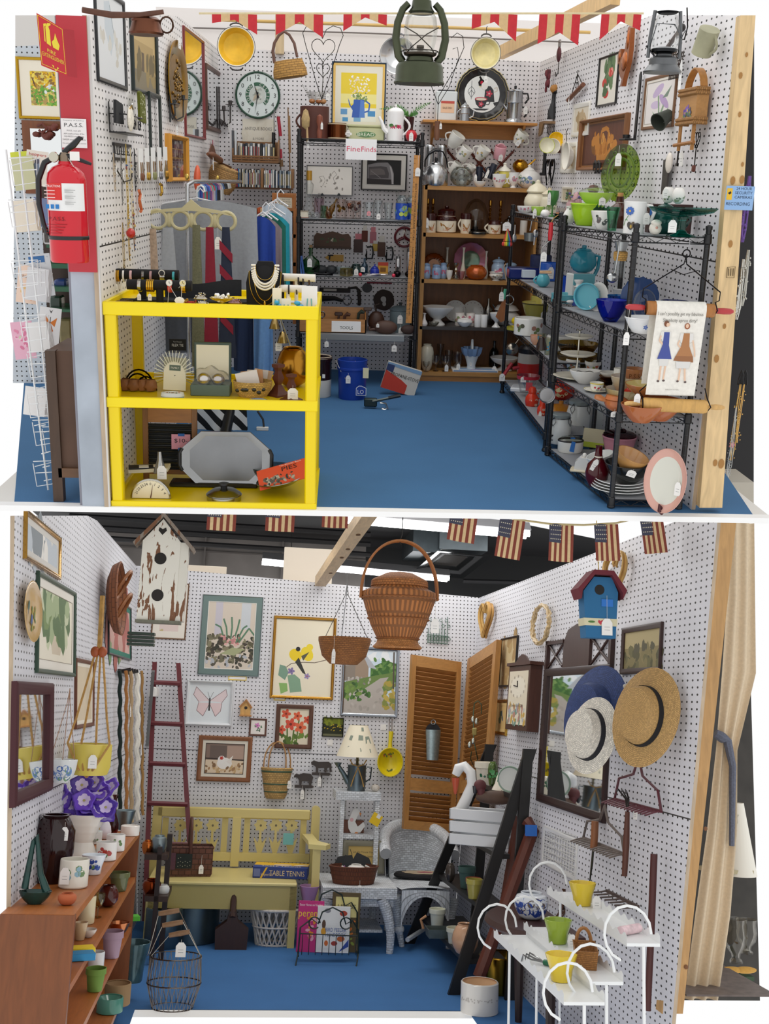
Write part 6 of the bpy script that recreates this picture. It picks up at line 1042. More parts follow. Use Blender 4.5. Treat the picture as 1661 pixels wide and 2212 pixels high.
t=Th('rolling_pin','plain pale wooden rolling pin hanging below tea towel','',Pl(A,A.y(1457,876,4.88),m=rot(0,.02)));t.L('roller',[(.1,-72),(13,-71),(15,-66),(15,64),(13,70),(.1,71)],'d2a45c:w',24,ax='x')
for sg in (-1,1): t.T('handle',[(sg*71,0,0),(sg*76,0,0),(sg*90,0,0),(sg*104,0,0),(sg*110,0,0)],[3,4.6,6.4,5.4,2.6],'d6aa68:w',12)
wire(t,[(-70,-3,-12),(-74,-16,0),(-72,0,16),(-80,0,28),(-30,0,80)],1.3);wire(t,[(70,-3,-12),(74,-16,2),(70,2,18),(62,2,40)],1.3);t.g(-84,-3,24,14,26,1)
def utensil(px,py,y,pts,r,sp,name,label,cat,hd=None,tag=None):
 t=Th(name,label,cat,PA(px,py,y));t.T('handle',pts,r,sp,7)
 if hd: k=t.n;hd(k);t.p('head',k)
 if tag:t.g(*tag)
 return t
t=utensil(1098,480,7.98,[(0,0,6),(0,0,-14)],1,'9a9a9c:m','measuring_spoons','rainbow plastic measuring spoons hanging on far rack post','spoons',tag=(-3,-2,2,18,18,2))
for i,c in en(('d83a2e','e8a02a','e8d83a','3f9a4a','2f6fc0','c43a2e')): k.T([(-1,-3-i*.4,-14),(-8+3.2*i,-3-i*.4,-40)],1.5,c+':p',6);k.O((-8.6+3.3*i,-3,-46),(3.6,2,5),c+':p',8,6);t.p('spoon')
utensil(1112,500,7.95,[(0,0,14),(0,0,-6)],1.4,'a9a9aa:m','spoon','steel tablespoon hanging beside rainbow spoons','',lambda k:k.O((0,0,-14),(5,2,9),'b5b5b6:m',10,7))
utensil(1146,495,7.2,[(2,0,20),(-1,0,-4)],1.6,'8a8a8b:m','scoop','grey steel measuring scoop hanging under top shelf','',lambda k:k.L([(.1,-26),(12,-25),(14,-8),(13,-8)],'8d9090:mr',16))
utensil(1154,515,7.,[(0,0,16),(0,0,-14)],1.6,'a9a9aa:m','spoon','small steel spoon hanging by grey scoop','',lambda k:k.O((2,0,10),(6,3,9),'a9a9aa:m',10,7))
t=utensil(1189,505,6.05,[(0,0,22),(0,0,18)],5,'c4232e:p','masher','red-handled potato masher hanging on middle rack post','',None);t.T('grip',[(0,0,24),(0,0,0),(0,0,-14)],[4,5.4,4],'c4232e:p',12);k.T([(0,0,-14),(-16,0,-30),(-18,0,-78),(6,0,-78)],1.2,'a9a9a6:m',6);k.T([(-18,0,-82),(8,0,-82)],3,'c9a27a:w',8);t.p('frame');t.g(-12,-3,-36,13,20,3)
t.T('twine',[(0,0,24),(4,0,32),(14,0,40)],.9,'b98a4a',5)
t=utensil(1091,600,7.95,[(4,0,-8),(-4,0,24),(0,0,30)],1.2,'c9a27a:w','spatula','wooden spatula with a green grip hanging on far rack post','',lambda k:k.X([(-2,-46),(-16,-84),(-4,-96),(4,-92),(4,-46)],-2,0,'9a5f34:w'),(-6,-3,-20,10,20,10));t.T('grip',[(2,0,-24),(0,0,-46)],3.4,'4fae8f:p',8)
utensil(1100,640,7.97,[(0,0,6),(0,0,0)],1,'9a9a9c:m','strainer','small steel ring strainer on far rack post','',lambda k:k.T([(10*cos(a),0,-8+10*sin(a)) for a in ring(16)],1.3,'b5b5b6:m',6,True))
utensil(1106,752,7.9,[(14,0,20),(4,0,6)],1.6,'8a8278:m','ladle','large shiny steel ladle hanging under third shelf','',lambda k:(k.O((0,0,-2),(14,11,14),'a39c90:m',16,9)),None)
utensil(1095,800,7.9,[(10,0,16),(-8,0,-14)],4,'a92634:p','can_opener','red-handled opener hanging near bottom of far post','opener',lambda k:k.T([(12,0,4),(26,0,8)],4,'a92634:p',8),(-10,-3,-6,12,16,1))
t=Th('saucepan','steel measuring pan hanging on middle rack post','pan',PA(1180,852,6.));k.t=UP;ware(k,'pan',34,10,'a9a9aa:m',26,True);t.p();t.T('handle',[(0,-2,16),(0,-2,30)],1.4,'a9a9aa:m',6)
t=Th('sign','blue security camera sign on pine post','',PA(1597,428,4.985));t.b('board',-31,31,-1,0,-25,25,'8fb4e0:p')
for st,z,w in (('24 HOUR',21,34),('SECURITY',12,38),('CAMERAS',3,38)): k.W(st,8,-1.3,z-1,6,'2c3a52',w)
k.W('RECORDING',-2,-1.3,-12,7,'2c3a52',52);t.p('lettering');k.b(-29,-17,-1.4,-1,-4,20,'e8b92a:p');k.X([(-27,10),(-21,14),(-19,10),(-23,7)],-1.7,-1.4,'222');k.ms[-1]='222222';t.p('camera_symbol')
# neighbouring stall: hanging necklaces
for i,(px,yt,yb,c,r,lb) in en(((1606,560,690,'c9c6bd:m',1.6,'tangled silver tinsel garland at far right edge'),(1618,540,660,'b5b2a8:m',1.6,'second silver tinsel garland hanging farthest right'),(1590,880,1040,'b9b9b4:m',.8,'long silver chain with a hoop beside pine post'),(1600,830,1000,'c9a25a:m',1.,'thick gold chain necklace right of silver chain'),(1608,830,960,'d2a860:m',1.,'gold braided necklace with red beads'),(1590,560,800,'9ab0c9:g',1.4,'string of pale glass beads beside post'),(1580,960,1080,'8a8680:m',.7,'thin grey chain with a pink flower pendant'),(1620,380,520,'6a4a9a:n',2.4,'purple and gold feather spray behind post'))):
 p=A.y(px,yt,5.7+.03*i);t=Th('necklace',lb,'necklace',Pl(A,p));n=yb-yt
 for j in rg(5 if r>1.2 else 3):
  dx=U(-5,5);k.T([(dx*.3,j,0),(dx,j,-n*.4),(dx*1.4+U(-2,2),j,-n*.8),(dx*.4,j,-n)],r,c,5)
 for j in rg(26): k.O((U(-7,7),U(-1,4),-U(.1,1)*n),r*1.5,c,6,4)
 t.p('strands')
 if i==6:art(k,[('fl',.5,.5,.5,'d86a88:g','f0b0b8:g')],14,18,-4);t.p('pendant')
 if i in (3,4):[k.T([(-6+3*j,2,-2),(-4+2*j,2,20),(0,2,30)],1.6,'17171a:p',5) for j in rg(5)];t.p('cord_ends')
# left wall
picture(LW,(204,268,-20,186),'tall black-framed print on left wall beside pillar','1f2226:p',10,bg='dfe0e0',sh=[('p',[(.3,.9),(.5,.95),(.62,.5),(.5,.3),(.3,.6)],'c9d0d4'),('l',[(.5,.9),(.7,.4)],.02,'9aa4aa'),('sc',(.1,.2,.9,.6),16,.06,['d5d2c9','cfc9bd'])],d=6)
picture(LW,(281,336,50,205),'dark green-framed picture of a building on left wall','26302e:p',9,bg='c9ad78',sh=[('r',0,0,1,.3,'8a7f68'),('r',.1,.3,.9,.75,'b59a68'),('r',.3,.3,.5,.6,'6a5a48'),('r',.6,.25,.75,.55,'d9c08a'),('sc',(0,.2,1,.5),20,.1,['a08a5a','77694a'])],d=8)
k=MB(1)
t=Th('frame','empty dark green frame hanging below building picture','',LW.P(325,270,.02));framebar(k,120,130,9,6,'26302e:p');t.p('frame')
c,w,h=LW.rect(355,397,86,262);s=A.s(c);t=Th('tray','large oval embossed brass tray hanging on left wall','',LW.pl(c,s));k.t=UP;W,H=w/s,h/s
k.L([(.1,2),(H*.33,2),(H*.36,5),(H*.47,9),(H*.5,10),(H*.5,8),(H*.36,2)],'a9812a:m',44,sx=W/H);t.p('rim');k.t=UP;k.L([(.1,4),(H*.2,5),(H*.33,3)],'8a6a34:nm=30',36,sx=W/H)
for i in rg(60): a,r=U(0,6.3),U(0,.3)*H;k.O((r*cos(a)*W/H,r*sin(a),5),(5,4,3),RC(['9a7638:m','b08c4a:m','7a5f30:m']),7,5)
t.p('relief');t.g(0,-12,H/2+8,30,22,3)
MR='dfe3e6:m=1'
def mirror(wl,q,label,fc,fw,d=5,name='wall_mirror',**kw):
 c,w,h=wl.rect(*q);s=wl.fr.s(c);t=Th(name,label,'mirror',wl.pl(c,s));w/=s;h/=s;k=MB(s);framebar(k,w,h,fw,d,fc);t.p('frame',k);k=MB(s);k.b(-w/2+fw*.8,w/2-fw*.8,-1.4,-.8,-h/2+fw*.8,h/2-fw*.8,'e9ecec:mi');t.p('mirror_glass',k);return t
KIN['mi']=(.03,1)
mirror(LW,(396,439,72,298),'tall red-framed mirror on left wall reflecting clock','7e2f30:p',5)
mirror(LW,(443,474,146,284),'narrow brown-framed mirror near left corner','5a3a2e:w',9)
def sconce(px,py,label,n,sp,sc_=1.):
 t=Th('candle_sconce',label,'sconce',LW.P(px,py,.01));k=t.n
 for i in rg(n):
  x=(-26 if n==2 else -40)+ (62 if n==2 else 44)*i;y=-16-8*i;zz=-6+14*(i%2)
  k=t.n;k.T([(0,-2,-20),(x*.4,y*.5,-34),(x*.85,y,-26),(x,y,zz)],1.7,sp,6);k.L([(.1,zz),(11,zz+2),(10,zz+3),(4,zz+3),(4,zz+11),(3,zz+11)],sp,12,(x,y,0));t.p('arm',k)
 t.T('stem',[(0,-1,-40),(0,-1,46)],2,sp,6);return t
sconce(362,222,'black two-armed iron candle sconce beside brass tray',2,'25292b:p').g(6,-14,-40,22,20,6)
sconce(470,236,'dark iron sconce with four candle cups on narrow mirror',4,'3a3231:p').g(4,-20,-16,16,22,4)
t=Th('wire_shelf','black scrolled wire wall basket with hooks beside pillar','wall basket',LW.P(258,272,0));W=150;Dp=34
for z in (-16,20): k.T([(-W/2-20,0,z),(-W/2-20,-Dp,z),(W/2,-Dp,z),(W/2,0,z)],1.6,BLK,6)
k.b(-W/2-20,W/2,-Dp,0,-17,-15,'2a2a2c:p')
for i in rg(3):
 x=-60+52*i;k.T([(x+13*cos(a)*(1-j/34),-Dp,2+13*sin(a)*(1-j/34)) for j,a in en([.35*q for q in rg(24)])],1.3,BLK,5)
k.b(-W/2-20,-W/2-18,-2,0,-16,44,BLK);t.p('basket');k.b(-W/2,W/2+20,-4,0,-42,-36,BLK);k.b(-W/2-4,W/2-30,-4,0,-72,-66,BLK)
for i in rg(7): k.T([(-66+20*i,-3,-42),(-66+20*i,-4,-58),(-58+20*i,-10,-60),(-56+20*i,-12,-52)],1.1,BLK,5)
k.T([(-70,-3,-36),(-76,-4,-84),(-40,-14,-116),(30,-14,-112),(44,-14,-96)],1.6,BLK,6);t.p('hook_rail')
k=MB(.00219);k.X([(-34,0),(38,0),(34,40),(-28,46)],0,6,'2b2b2d:f');one('purse','black fabric pouch in wire wall basket','',LW.P(236,266,.05),k)
k=MB(.00219);k.X([(-30,-30),(34,-34),(30,26),(-22,34),(-32,30)],0,6,'5f6318:f');art(k,[('sc',(.12,.1,.9,.95),40,.035,['e8e6b8','f2f0d0'])],62,66,-.2);one('purse','olive green beaded clutch in wire wall basket','',LW.P(283,231,.06),k)
t=Th('purse','cream beaded oval purse with a gold clasp in wire wall basket','',LW.P(240,255,.09));t.O('bag',(0,0,0),(26,5,26),'e9e2d2:n=60',16,10);k.T([(-14,-3,20),(0,-3,26),(14,-3,20)],1.6,BRS,6);k.O((0,-4,29),3,'d9d9d6:m',8,5);t.p('clasp')
k=MB(.00219);k.b(-30,30,-3,3,-12,14,'b5b0a6:f',2);one('purse','small silver pouch behind scrolls of wire wall basket','',LW.P(262,266,.06),k)
for i,(px,yt,yb,c,lb) in en(((231,330,410,'b9a890:m','fine gold chain with a pear pendant'),(247,330,435,'8a8680:m','thin silver chain with a leaf pendant'),(258,310,470,'c9a84a:g','multicoloured bead necklace'),(268,320,500,'d9c9a0:g','ivory and blue bead necklace'),(277,322,410,'2a2a2c:g','short black cord necklace'),(262,430,560,'b99a5a:m','necklace with a big red ball'),(251,480,590,'a9946a:m','gold locket cluster necklace'),(274,430,540,'8a6a4a:g','brown shell necklace'))):
 t=Th('necklace',lb+' hanging on left pegboard','necklace',LW.P(px,yt,.03));n=(yb-yt)
 k.T([(-1.5,0,0),(-7,0,-n*.5),(-5,0,-n*.85),(0,0,-n)],.8,c,5);k.T([(1.5,0,0),(7,0,-n*.5),(5,0,-n*.85),(0,0,-n)],.8,c,5)
 for j in rg(18): f=U(.1,1);k.O((RC((-1,1))*7*sin(PI*min(1,f*1.05))*.9,-1,-n*f),U(1.5,2.6),RC([c,'c9a24a:g','3a5a8a:g','e6dcc8:g','8a3a3a:g'] if i in (2,3,7) else [c]),6,4)
 t.p('beads')
 if i==5:t.O('pendant',(2,-4,-n*.55),(14,10,11),'c4342c:g',14,8)
 if i==6:
  for j in rg(9):k.O((U(-10,10),-3,-n*.9+U(-12,12)),(6,4,6),'b9a06a:m',8,5)
  pass
 if i in (0,1,4):t.g(4,-3,-n*.3,9,16,3)
for i,px in en((283,297,311,325,338)):
 t=Th('earring_card',('leftmost','second','third','fourth','rightmost')[i]+' white card of earrings hanging in row by wire basket','earrings',LW.P(px,352-1.0*i,.05));t.b('card',-26,20,-1,0,-32,30,'f2f1ee',2)
 for x in (-10,8):k.T([(x,-2,2),(x,-3,-24)],1.2,'8a6a4a:m',5);k.O((x,-3,-28),(5,3,9),('7a4a2a:g','c9a24a:m','8a8a5a:g','9a9aa0:m','b98a3a:m')[i],8,6)
 if i==4:k.t=UP;k.L([(.1,3),(14,3),(18,2)],'b9a06a:nm=40',20,(-4,-24,0))
 t.p('earrings')
for i,(px,py,c,lb) in en(((295,434,'d9764a:g','coral seahorse brooch pinned on left pegboard'),(341,408,'c9a24a:m','gold fan brooch pinned above tie hanger'))):
 t=Th('brooch',lb,'brooch',LW.P(px,py,.01))
 k.T([(-6,-3,22),(6,-3,14),(-4,-3,2),(4,-3,-10),(14,-3,-18),(4,-3,-22)] if i<1 else [(-8,-3,10),(8,-3,8),(8,-3,-8),(-4,-3,-12)],3.4,c,7)
 t.p()
 if i==0:t.g(30,-2,20,18,22,4)
t=picture(LW,(357,396,292,392),'honey pine shadow box of thimbles on left wall','d9962f:w',9,bg='5a3a42',sh=[('sc',(.05,.1,.95,.95),60,.05,['8a4a5a','c9b8b0','6a2a3a','e0d0c8','a97a82']),('r',0,.26,1,.29,'d9b070'),('r',0,.5,1,.53,'d9b070'),('r',0,.74,1,.77,'d9b070')],d=14,name='shadow_box',cat='shadow box',gl=True)
t=Th('rolling_pin','brown carved wooden pin on a bracket on left wall','',LW.P(440,338,.06));t.T('body',[(-90,-4,4),(-40,-6,2),(70,-8,-6),(96,-8,-8)],[3,8,7,3],'7a4626:w',10);t.X('bracket',[(-70,0),(60,0),(20,22),(-10,26),(-40,14)],-2,0,'6a3c22:w');t.g(-56,-10,0,10,24,4)
t=Th('wall_basket','fishing creel of woven wicker with a strap in left corner','basket',Pl(A,A.y(480,385,8.35),m=rot(0,.35,-.3)));t.L('body',[(.1,-28),(26,-28),(34,-10),(32,16),(28,22)],'b58a52:wk=8x4',28,sy=.7);k.L([(29,21),(30,25),(.1,29)],'c9a066:wk=8x4',28,sy=.7);k.b(-14,14,-6,-2,27,31,'5a3a22:w');t.p('lid')
k=MB(.00329);k.b(-14,14,-1,0,-24,24,'e6d8dc');k.b(-14,-10,-1.2,0,-24,24,'c43a5a');art(k,[('sc',(.2,.2,.9,.9),16,.06,['3a3a3a','7a7a7a'])],24,40,-1.1);one('card','pink-edged card of small tools on left wall by corner','',LW.P(455,326,.02),k)
k=MB(.00333);k.t=rot(0,.3);k.O((0,-5,0),(10,7,26),'e0623a:p',12,8);k.O((10,-4,0),(7,6,24),'3a2a26:p',10,7);one('toy','orange and black plastic toy hanging above tie hanger','',LW.P(404,384,.05),k)
# clothes rack with garments
YR=6.3
t=Th('clothes_rack','chrome garment rack post with a dark foot behind yellow shelf','',Pl(A,A.y(404,1000,YR),1.));P=A.y(404,1000,YR)
m=MB(1);a=A.y(404,400,YR)-P;b=A.y(412,1010,YR)-P;m.T([b,a+V((0,0,-.03)),a,a+V((.02,.1,.02)),a+V((.16,1.5,.02))],.012,'c9cbcd:m',10);t.p('post',m)
m=MB(1);m.O(a+V((0,0,.045)),(.012,.012,.018),'d9b860:m',10,7);m.O(A.y(470,385,7.7)-P,(.012,.012,.02),'d9b860:m',8,6);t.p('finial',m)
m=MB(1);m.T([A.y(497,885,6.6)-P,A.y(478,980,6.5)-P],.035,'1b1b1d:p',10);t.p('foot',m)
t=Th('garment_bin','black cord reel on blue floor behind yellow shelf','cord',Pl(A,A.z(570,930,0)));t.b('plug_box',-16,10,-4,4,0,8,'e8e6e0:p',1);t.T('cord',[(0,0,8),(-2,2,24),(-14,4,42)],2.2,'2a2a2c:p',7)
def garment(px0,px1,yt,yb,y,sp,label,cat,name,dy=.35,wav=7,sh=14,hang='e9e9ea:p',hx=None,grp=None,slope=0):
 a=A.y((px0+px1)/2,yb,y);t=Th(name,label,cat,Pl(A,a));s=t.s;w=px1-px0;h=yb-yt;ph=U(0,6)
 def f(u,v,o):
  x=(u-.5)*w*(1-.05*(1-v)) ;z=h*(1-v)-(abs(u-.5)*2)**2*sh*(1-v)**.5*(1 if v<.5 else .7)-slope*u*(1-v);q=(2.2+4*v)*sin(u*wav*2+ph)+2*sin(u*wav*5+ph*2+v*3)*v
  return (x,o*(4+5*sin(PI*u))+q,z)
 k=t.n;k.Q(lambda u,v:f(u,v,-1),26,22,sp);k.Q(lambda u,v:f(1-u,v,1),16,8,sp);t.p('cloth',k)
 k=t.n;hx=(hx or (px0+px1)/2)-(px0+px1)/2;k.T([(hx-w*.32,0,h-8),(hx,0,h+4),(hx,0,h+16),(hx+7,0,h+24),(hx+14,0,h+16)],1.5,hang,6);k.T([(hx-w*.34,0,h-10),(hx,0,h+4),(hx+w*.34,0,h-10)],2,hang,6);t.p('hanger',k);return t
GR='a0a3a8:f'
garment(345,560,440,640,6.45,GR,'grey dress shirt at front of clothes rack','shirt','shirt',hx=430)
garment(300,430,470,760,6.5,'5b5d62:f','charcoal trousers hanging left of grey shirt','trousers','trousers',wav=5,sh=4)
garment(540,596,468,660,6.9,'2747a0:f','royal blue satin shirt on clothes rack','shirt','shirt',slope=12)
garment(550,610,470,640,7.15,'9a8a8c:f','grey floral blouse behind blue shirt','shirt','shirt',slope=14)
garment(556,618,462,630,7.35,'1f6a5a:f','dark green sleeve behind floral blouse','shirt','shirt',slope=16)
garment(560,626,458,620,7.55,'2aa0b0:f','teal blouse near back of clothes rack','shirt','shirt',slope=16)
garment(566,632,440,600,7.75,'c9d4de:f','white and navy patterned top at back of clothes rack','shirt','shirt',slope=10)
garment(548,590,640,800,6.7,'6a94c4:f','light blue jeans leg hanging lower behind yellow shelf','trousers','trousers',wav=4,sh=2)
garment(505,548,650,800,6.75,'22304e:f','navy trousers hanging beside light blue jeans','trousers','trousers',wav=4,sh=2)
garment(425,535,870,942,6.6,'f2f2f0:zs=1a1a1cx9x9','black and white diagonal striped skirt seen under middle shelf','skirt','skirt',wav=4,sh=1)
garment(300,352,600,760,6.48,'6a2a36:f','dark red scarf in a clear bag behind yellow shelf','scarf','scarf',wav=4,sh=3)
HC=['f2f2f2','7fa6c9','2a3a9a','3a6ac0','d4708a','6fb59a','c94a5a','3a8ab0','8a5aa0','e4b0c0','cfd4d6','5a7ab0','2a2a2c','1f1f20','e9e9e8','c9c9c4']
for i,c in en(HC):
 y=6.5+.075*i;p=A.y(425+3.6*i+ (0 if i<8 else 2),416-.5*i,y);k=MB(A.s(p));k.T([(0,0,-22),(0,0,4),(3,0,12),(9,0,15),(15,0,11),(17,0,2)],2.2,c+':p',7);one('hanger','%s plastic hanger hook, %s from front of clothes rack'%(('white','pale blue','dark blue','blue','pink','mint','red','teal','purple','pale pink','light grey','slate blue','black','jet black','off-white','stone')[i],ORD[i]),'hanger',Pl(A,p),k,'hangers on chrome rack')
t=Th('tie_hanger','beige plastic tie hanger with round openings','hanger',PA(414,478,6.15))
for i in rg(4): x=-73+49*i;k.T([(x+20*cos(a),0,2+19*sin(a)) for a in ring(24)],4,'c9bf94:p',8,True)
for x in (-48,0,50): k.O((x,0,2),(9,4,16),'c9bf94:p',10,7)
k.X([(-92,12),(-60,24),(-20,28),(0,46),(20,30),(60,24),(92,12),(60,18),(0,22),(-60,18)],-4,3,'c9bf94:p');t.p()
def tie(px,yt,yb,w0,w1,sp,label,extra=None,y=6.1):
 p=A.y(px,yt,y);t=Th('necktie',label,'necktie',Pl(A,p));k=t.n;h=yb-yt
 k.Q(lambda u,v:((u-.5)*(w0+(w1-w0)*v),-2-1.5*sin(PI*u)+sin(v*5),6-h*v),5,14,sp);k.Q(lambda u,v:((.5-u)*(w0+(w1-w0)*v),1,6-h*v),3,6,sp);t.p('cloth',k)
 if extra: extra(t,h)
 return t
tie(424,492,800,16,30,'6f6f55:n=120','olive textured necktie on beige tie hanger').o
tie(453,497,790,16,34,'8e2438:f','burgundy ribbed necktie on beige tie hanger').g(18,-4,6,14,26,20)
def dg(t,h): k=t.n;[k.X([(-14,-20-52*i),(14,-50-52*i),(14,-70-52*i),(-14,-40-52*i)],-5,-4.6,'8e2438:f') for i in rg(4)];t.p('stripe',k)
tie(488,497,780,16,40,'2c3348:f','navy and burgundy striped necktie on beige tie hanger',dg)
tie(330,500,640,14,22,'b9a08a:n=60','tan patterned necktie at left of tie hanger')
tie(363,498,650,22,40,'a9adb4:f','silver satin necktie second from left')
# yellow shelf: jewellery on the top tier
VB='121113:f'
def tbar(px,v,w,zt,label,rz=0,col=VB,r=11,st=8):
 t=Th('bracelet_stand',label,'jewellery stand',CS(px,0,v,rz));t.T('bar',[(-w/2,0,zt),(w/2,0,zt)],r,col,18);k=t.n;k.T([(0,0,0),(0,0,zt)],st,col,12);k.b(-w*.36,w*.36,-14,14,0,3,col,1);t.p('base',k);return t
tb1=tbar(309,.5,156,56,'rear black velvet bracelet bar with pearls, bangles and watches');tb2=tbar(346,.22,138,43,'front black velvet bracelet bar with gold bracelets and two watches')
def bangle(px,v,zt,r,w,sp,label,dial=None,n=1,tag=0):
 t=Th('bracelet' if not dial else 'wrist_watch',label,'bracelet' if not dial else 'watch',CS(px,0,v,0,zt*A.s((-.6,5.1,1))));k=t.n;
 for i in rg(n): k.L([(r,-w/2),(r+1.6,-w/2),(r+1.8,0),(r+1.6,w/2),(r,w/2),(r,-w/2)],sp,28,((i-(n-1)/2)*(w+1),0,-1.5),ax='x')
 t.p('band',k)
 if dial:k=t.n;k.ell(0,7,7,7,-r-4,-r,'d0c9b8:m',18,0,'y');k.ell(0,7,5.4,5.4,-r-4.3,-r-4,dial,18);k.T([(0,-r-4.6,7),(0,-r-4.6,11)],.5,'222222',4);k.T([(0,-r-4.6,7),(3,-r-4.6,6)],.5,'222222',4);t.p('dial',k)
 if tag:t.g(0,-r,-r-2,8,14,4)
 return t
bangle(252,.5,56,12,4,'c9962f:m','pair of gold bangles at left end of rear velvet bar',n=3,tag=1)
t=bangle(268,.5,56,12,4,'e9e4dc:g','white pearl bracelet on rear velvet bar',tag=1)
for i,(px,sp,lb) in en(((284,'d9b0b0:g','pale pink bracelet on rear velvet bar'),(310,'8a8680:m','pewter link bracelet on rear velvet bar'),(327,'b08a8a:g','rose bead bracelet on rear velvet bar'),(376,'3aa0a8:g','turquoise bead bracelet at right end of rear bar'))): bangle(px,.5,56,12,5,sp,lb)
bangle(352,.5,56,12,10,'cfcfcc:m','silver square-faced watch on rear velvet bar','1f1f22:p')
bangle(302,.22,43,12,7,'b9b5a9:m','silver cuff bracelet on front velvet bar',tag=1)
bangle(325,.22,43,12,3,'d0a23a:m','wide gold mesh bracelet on front velvet bar',n=4,tag=1)
bangle(368,.22,43,12,9,'c4402f:k','red-strapped watch with a white face on front velvet bar','f0efe9:p');bangle(397,.22,43,12,9,'d0a93a:m','gold watch at right end of front velvet bar','e6d9a0:p')
t=Th('bust','black velvet necklace bust with pearl strands on yellow shelf','',CS(573,0,.3));pts=[(-40,0),(40,0),(41,50),(36,72),(22,84),(16,96),(-16,96),(-22,84),(-36,72),(-41,50)];k.X(pts,0,9,VB);k.O((0,4,46),(36,14,44),VB,20,12);t.p('form')
def strand(label,r0,zb,n,r,sp,x0=22,zt=88,pend=None):
 t=Th('necklace',label,'necklace',CS(573,0,.3));k=t.n;pts=[]
 for i in rg(n+1):
  a=PI*i/n;x=-x0*cos(a);z=zt-(zt-zb)*sin(a)**.8;q=max(0,1-((x/38)**2+((z-46)/46)**2));pts.append((x,-1-13*math.sqrt(q) - 1,z))
 if r>1.2:
  for p in pts:k.O(p,r,sp,8,6)
 else:k.T(pts,r,sp,5)
 if pend:k.O((0,-17,zb-5),(2.4,1.6,6),sp,8,6)
 t.p('strand',k)
for i,(zb,x0) in en(((44,25),(38,28),(50,22))):strand(('middle','longest','shortest')[i]+' of three white pearl strands on black bust',0,zb,34,2.4,'efe9da:g',x0)
strand('fine gold chain above pearls on black bust',0,58,20,.7,'c9a24a:m',20);strand('long gold chain with a locket on black bust',0,14,24,.9,'c9a24a:m',24,86,1);strand('longest thin gold chain on the black bust',0,4,24,.8,'b8923a:m',34,76)
for i,(px,v,w,zt,lb) in en(((640,.62,82,54,'rear white bracelet bar with leather cords'),(622,.3,80,40,'front white bracelet bar with leather cuffs'))):
 t=tbar(px,v,w,zt,lb+' on yellow shelf',-.12,'e9e3d8',8,4)
for i,(px,v,zt,sp) in en(((612,.62,54,'3a2a24:k'),(645,.62,54,'2a2426:k'),(655,.62,54,'3a3230:k'),(668,.62,54,'4a342a:k'),(624,.3,40,'2a2422:k'),(641,.3,40,'4a4038:k'))): bangle(px,v,zt,8.6,3.4,sp,('dark brown cord bracelet at the left of the rear white bar','black cord bracelet in middle of rear white bar','grey-black cord bracelet right of middle on rear white bar','braided brown bracelet at right of rear white bar','dark leather bracelet on front white bar','buckled tan bracelet at right of front white bar')[i],tag=i==4)
for i,(px,w,h,c) in en(((598,20,48,'efe4c9'),(618,20,26,'f2eee2'),(668,34,54,'ece9e4'))):
 k=MB(.00215);k.t=rot(-.1);k.b(-w/2,w/2,0,1,0,h,c);
 for x in (-4,4): k.T([(x,-1,h*.5),(x*1.3,-1,h*.15)],1.2,'6ab0a8:g',5)
 one('earring_card',('cream','small white','tall white')[i]+' card of earrings standing at right of yellow shelf','earrings',CS(px,0,.08),k)
for i,(px,w) in en(((602,15),(648,20))): k=MB(.00215);k.O((0,0,8),(w/2,w/2,8),'2a90c4:g',14,8);k.O((-w*.3,-3,18),(w*.35,5,5),'3aa6d6:g',10,6);one('trinket','%s bright blue glass trinket at front of yellow shelf'%('left','right')[i],'trinket',CS(px,0,.05),k)
k=MB(.00223);k.b(-150,130,-30,34,0,4,'17171a:f',2);k.Q(lambda u,v:(-90+170*u,34+3*sin(9*u),4+36*v-6*sin(5*u)),14,4,'2a2c31:f');one('display_cloth','black velvet pad under jewellery on yellow shelf','cloth',CS(440,0,.55),k)
t=Th('brooch','large gold and crystal shell brooch glittering in middle','',CS(480,0,.1,0,.02));k.L([(.1,6),(10,8),(24,14),(26,15),(24,12),(.1,2)],'d9c47a:m',28,wob=wv(.1,12));
for j in rg(22):k.O((U(-12,14),U(-16,-2),U(8,26)),U(2,5),RC(['f4f2ea:m','e6e0d0:g','ffffff:g']),8,5)
t.p()
for i,(px,c) in en(((412,'a9433a:m'),(433,'cfc9bd:m'),(508,'b08a8a:m'),(438,'d9d4c8:m'),(395,'c9a24a:m'))):
 t=Th('necklace',('coiled copper-red necklace','tall silver filigree brooch','rose gold butterfly pin','small pearl cluster','gold bar pin')[i]+' lying on black velvet pad','jewellery',CS(px,0,.12+.1*(i%3),0,.012))
 for j in rg(4):k.T([((14-2*j)*cos(a),(8-j)*sin(a)*.8,1+2*j+(10 if i==1 else 0)) for a in ring(18)],1.2,c,5,True)
 for j in rg(14):k.O((U(-12,12),U(-6,6),U(0,24 if i==1 else 9)),2,c,6,4)
 t.p('coil')
for i,px in en((388,)):
 t=Th('price_card','white octagonal price card on edge of yellow shelf','card',CS(px,0,.04,0,.02));k.ell(0,8,11,8,-1,0,'f6f6f4',8);t.p('card');k.T([(-6,-1,14),(-22,4,40),(-26,6,2)],.6,'d9d6d0',4);k.T([(4,-1,14),(6,4,44),(-2,6,34)],.6,'d9d6d0',4);t.p('string')
k=MB(.00213);k.O((0,0,6),(24,14,8),'b5a37a:gl',18,8);k.O((0,0,5),(16,9,5),'8a7a5a:g',14,6);one('bag','clear bag with a gold bangle at left of yellow shelf','',CS(270,0,.12),k)
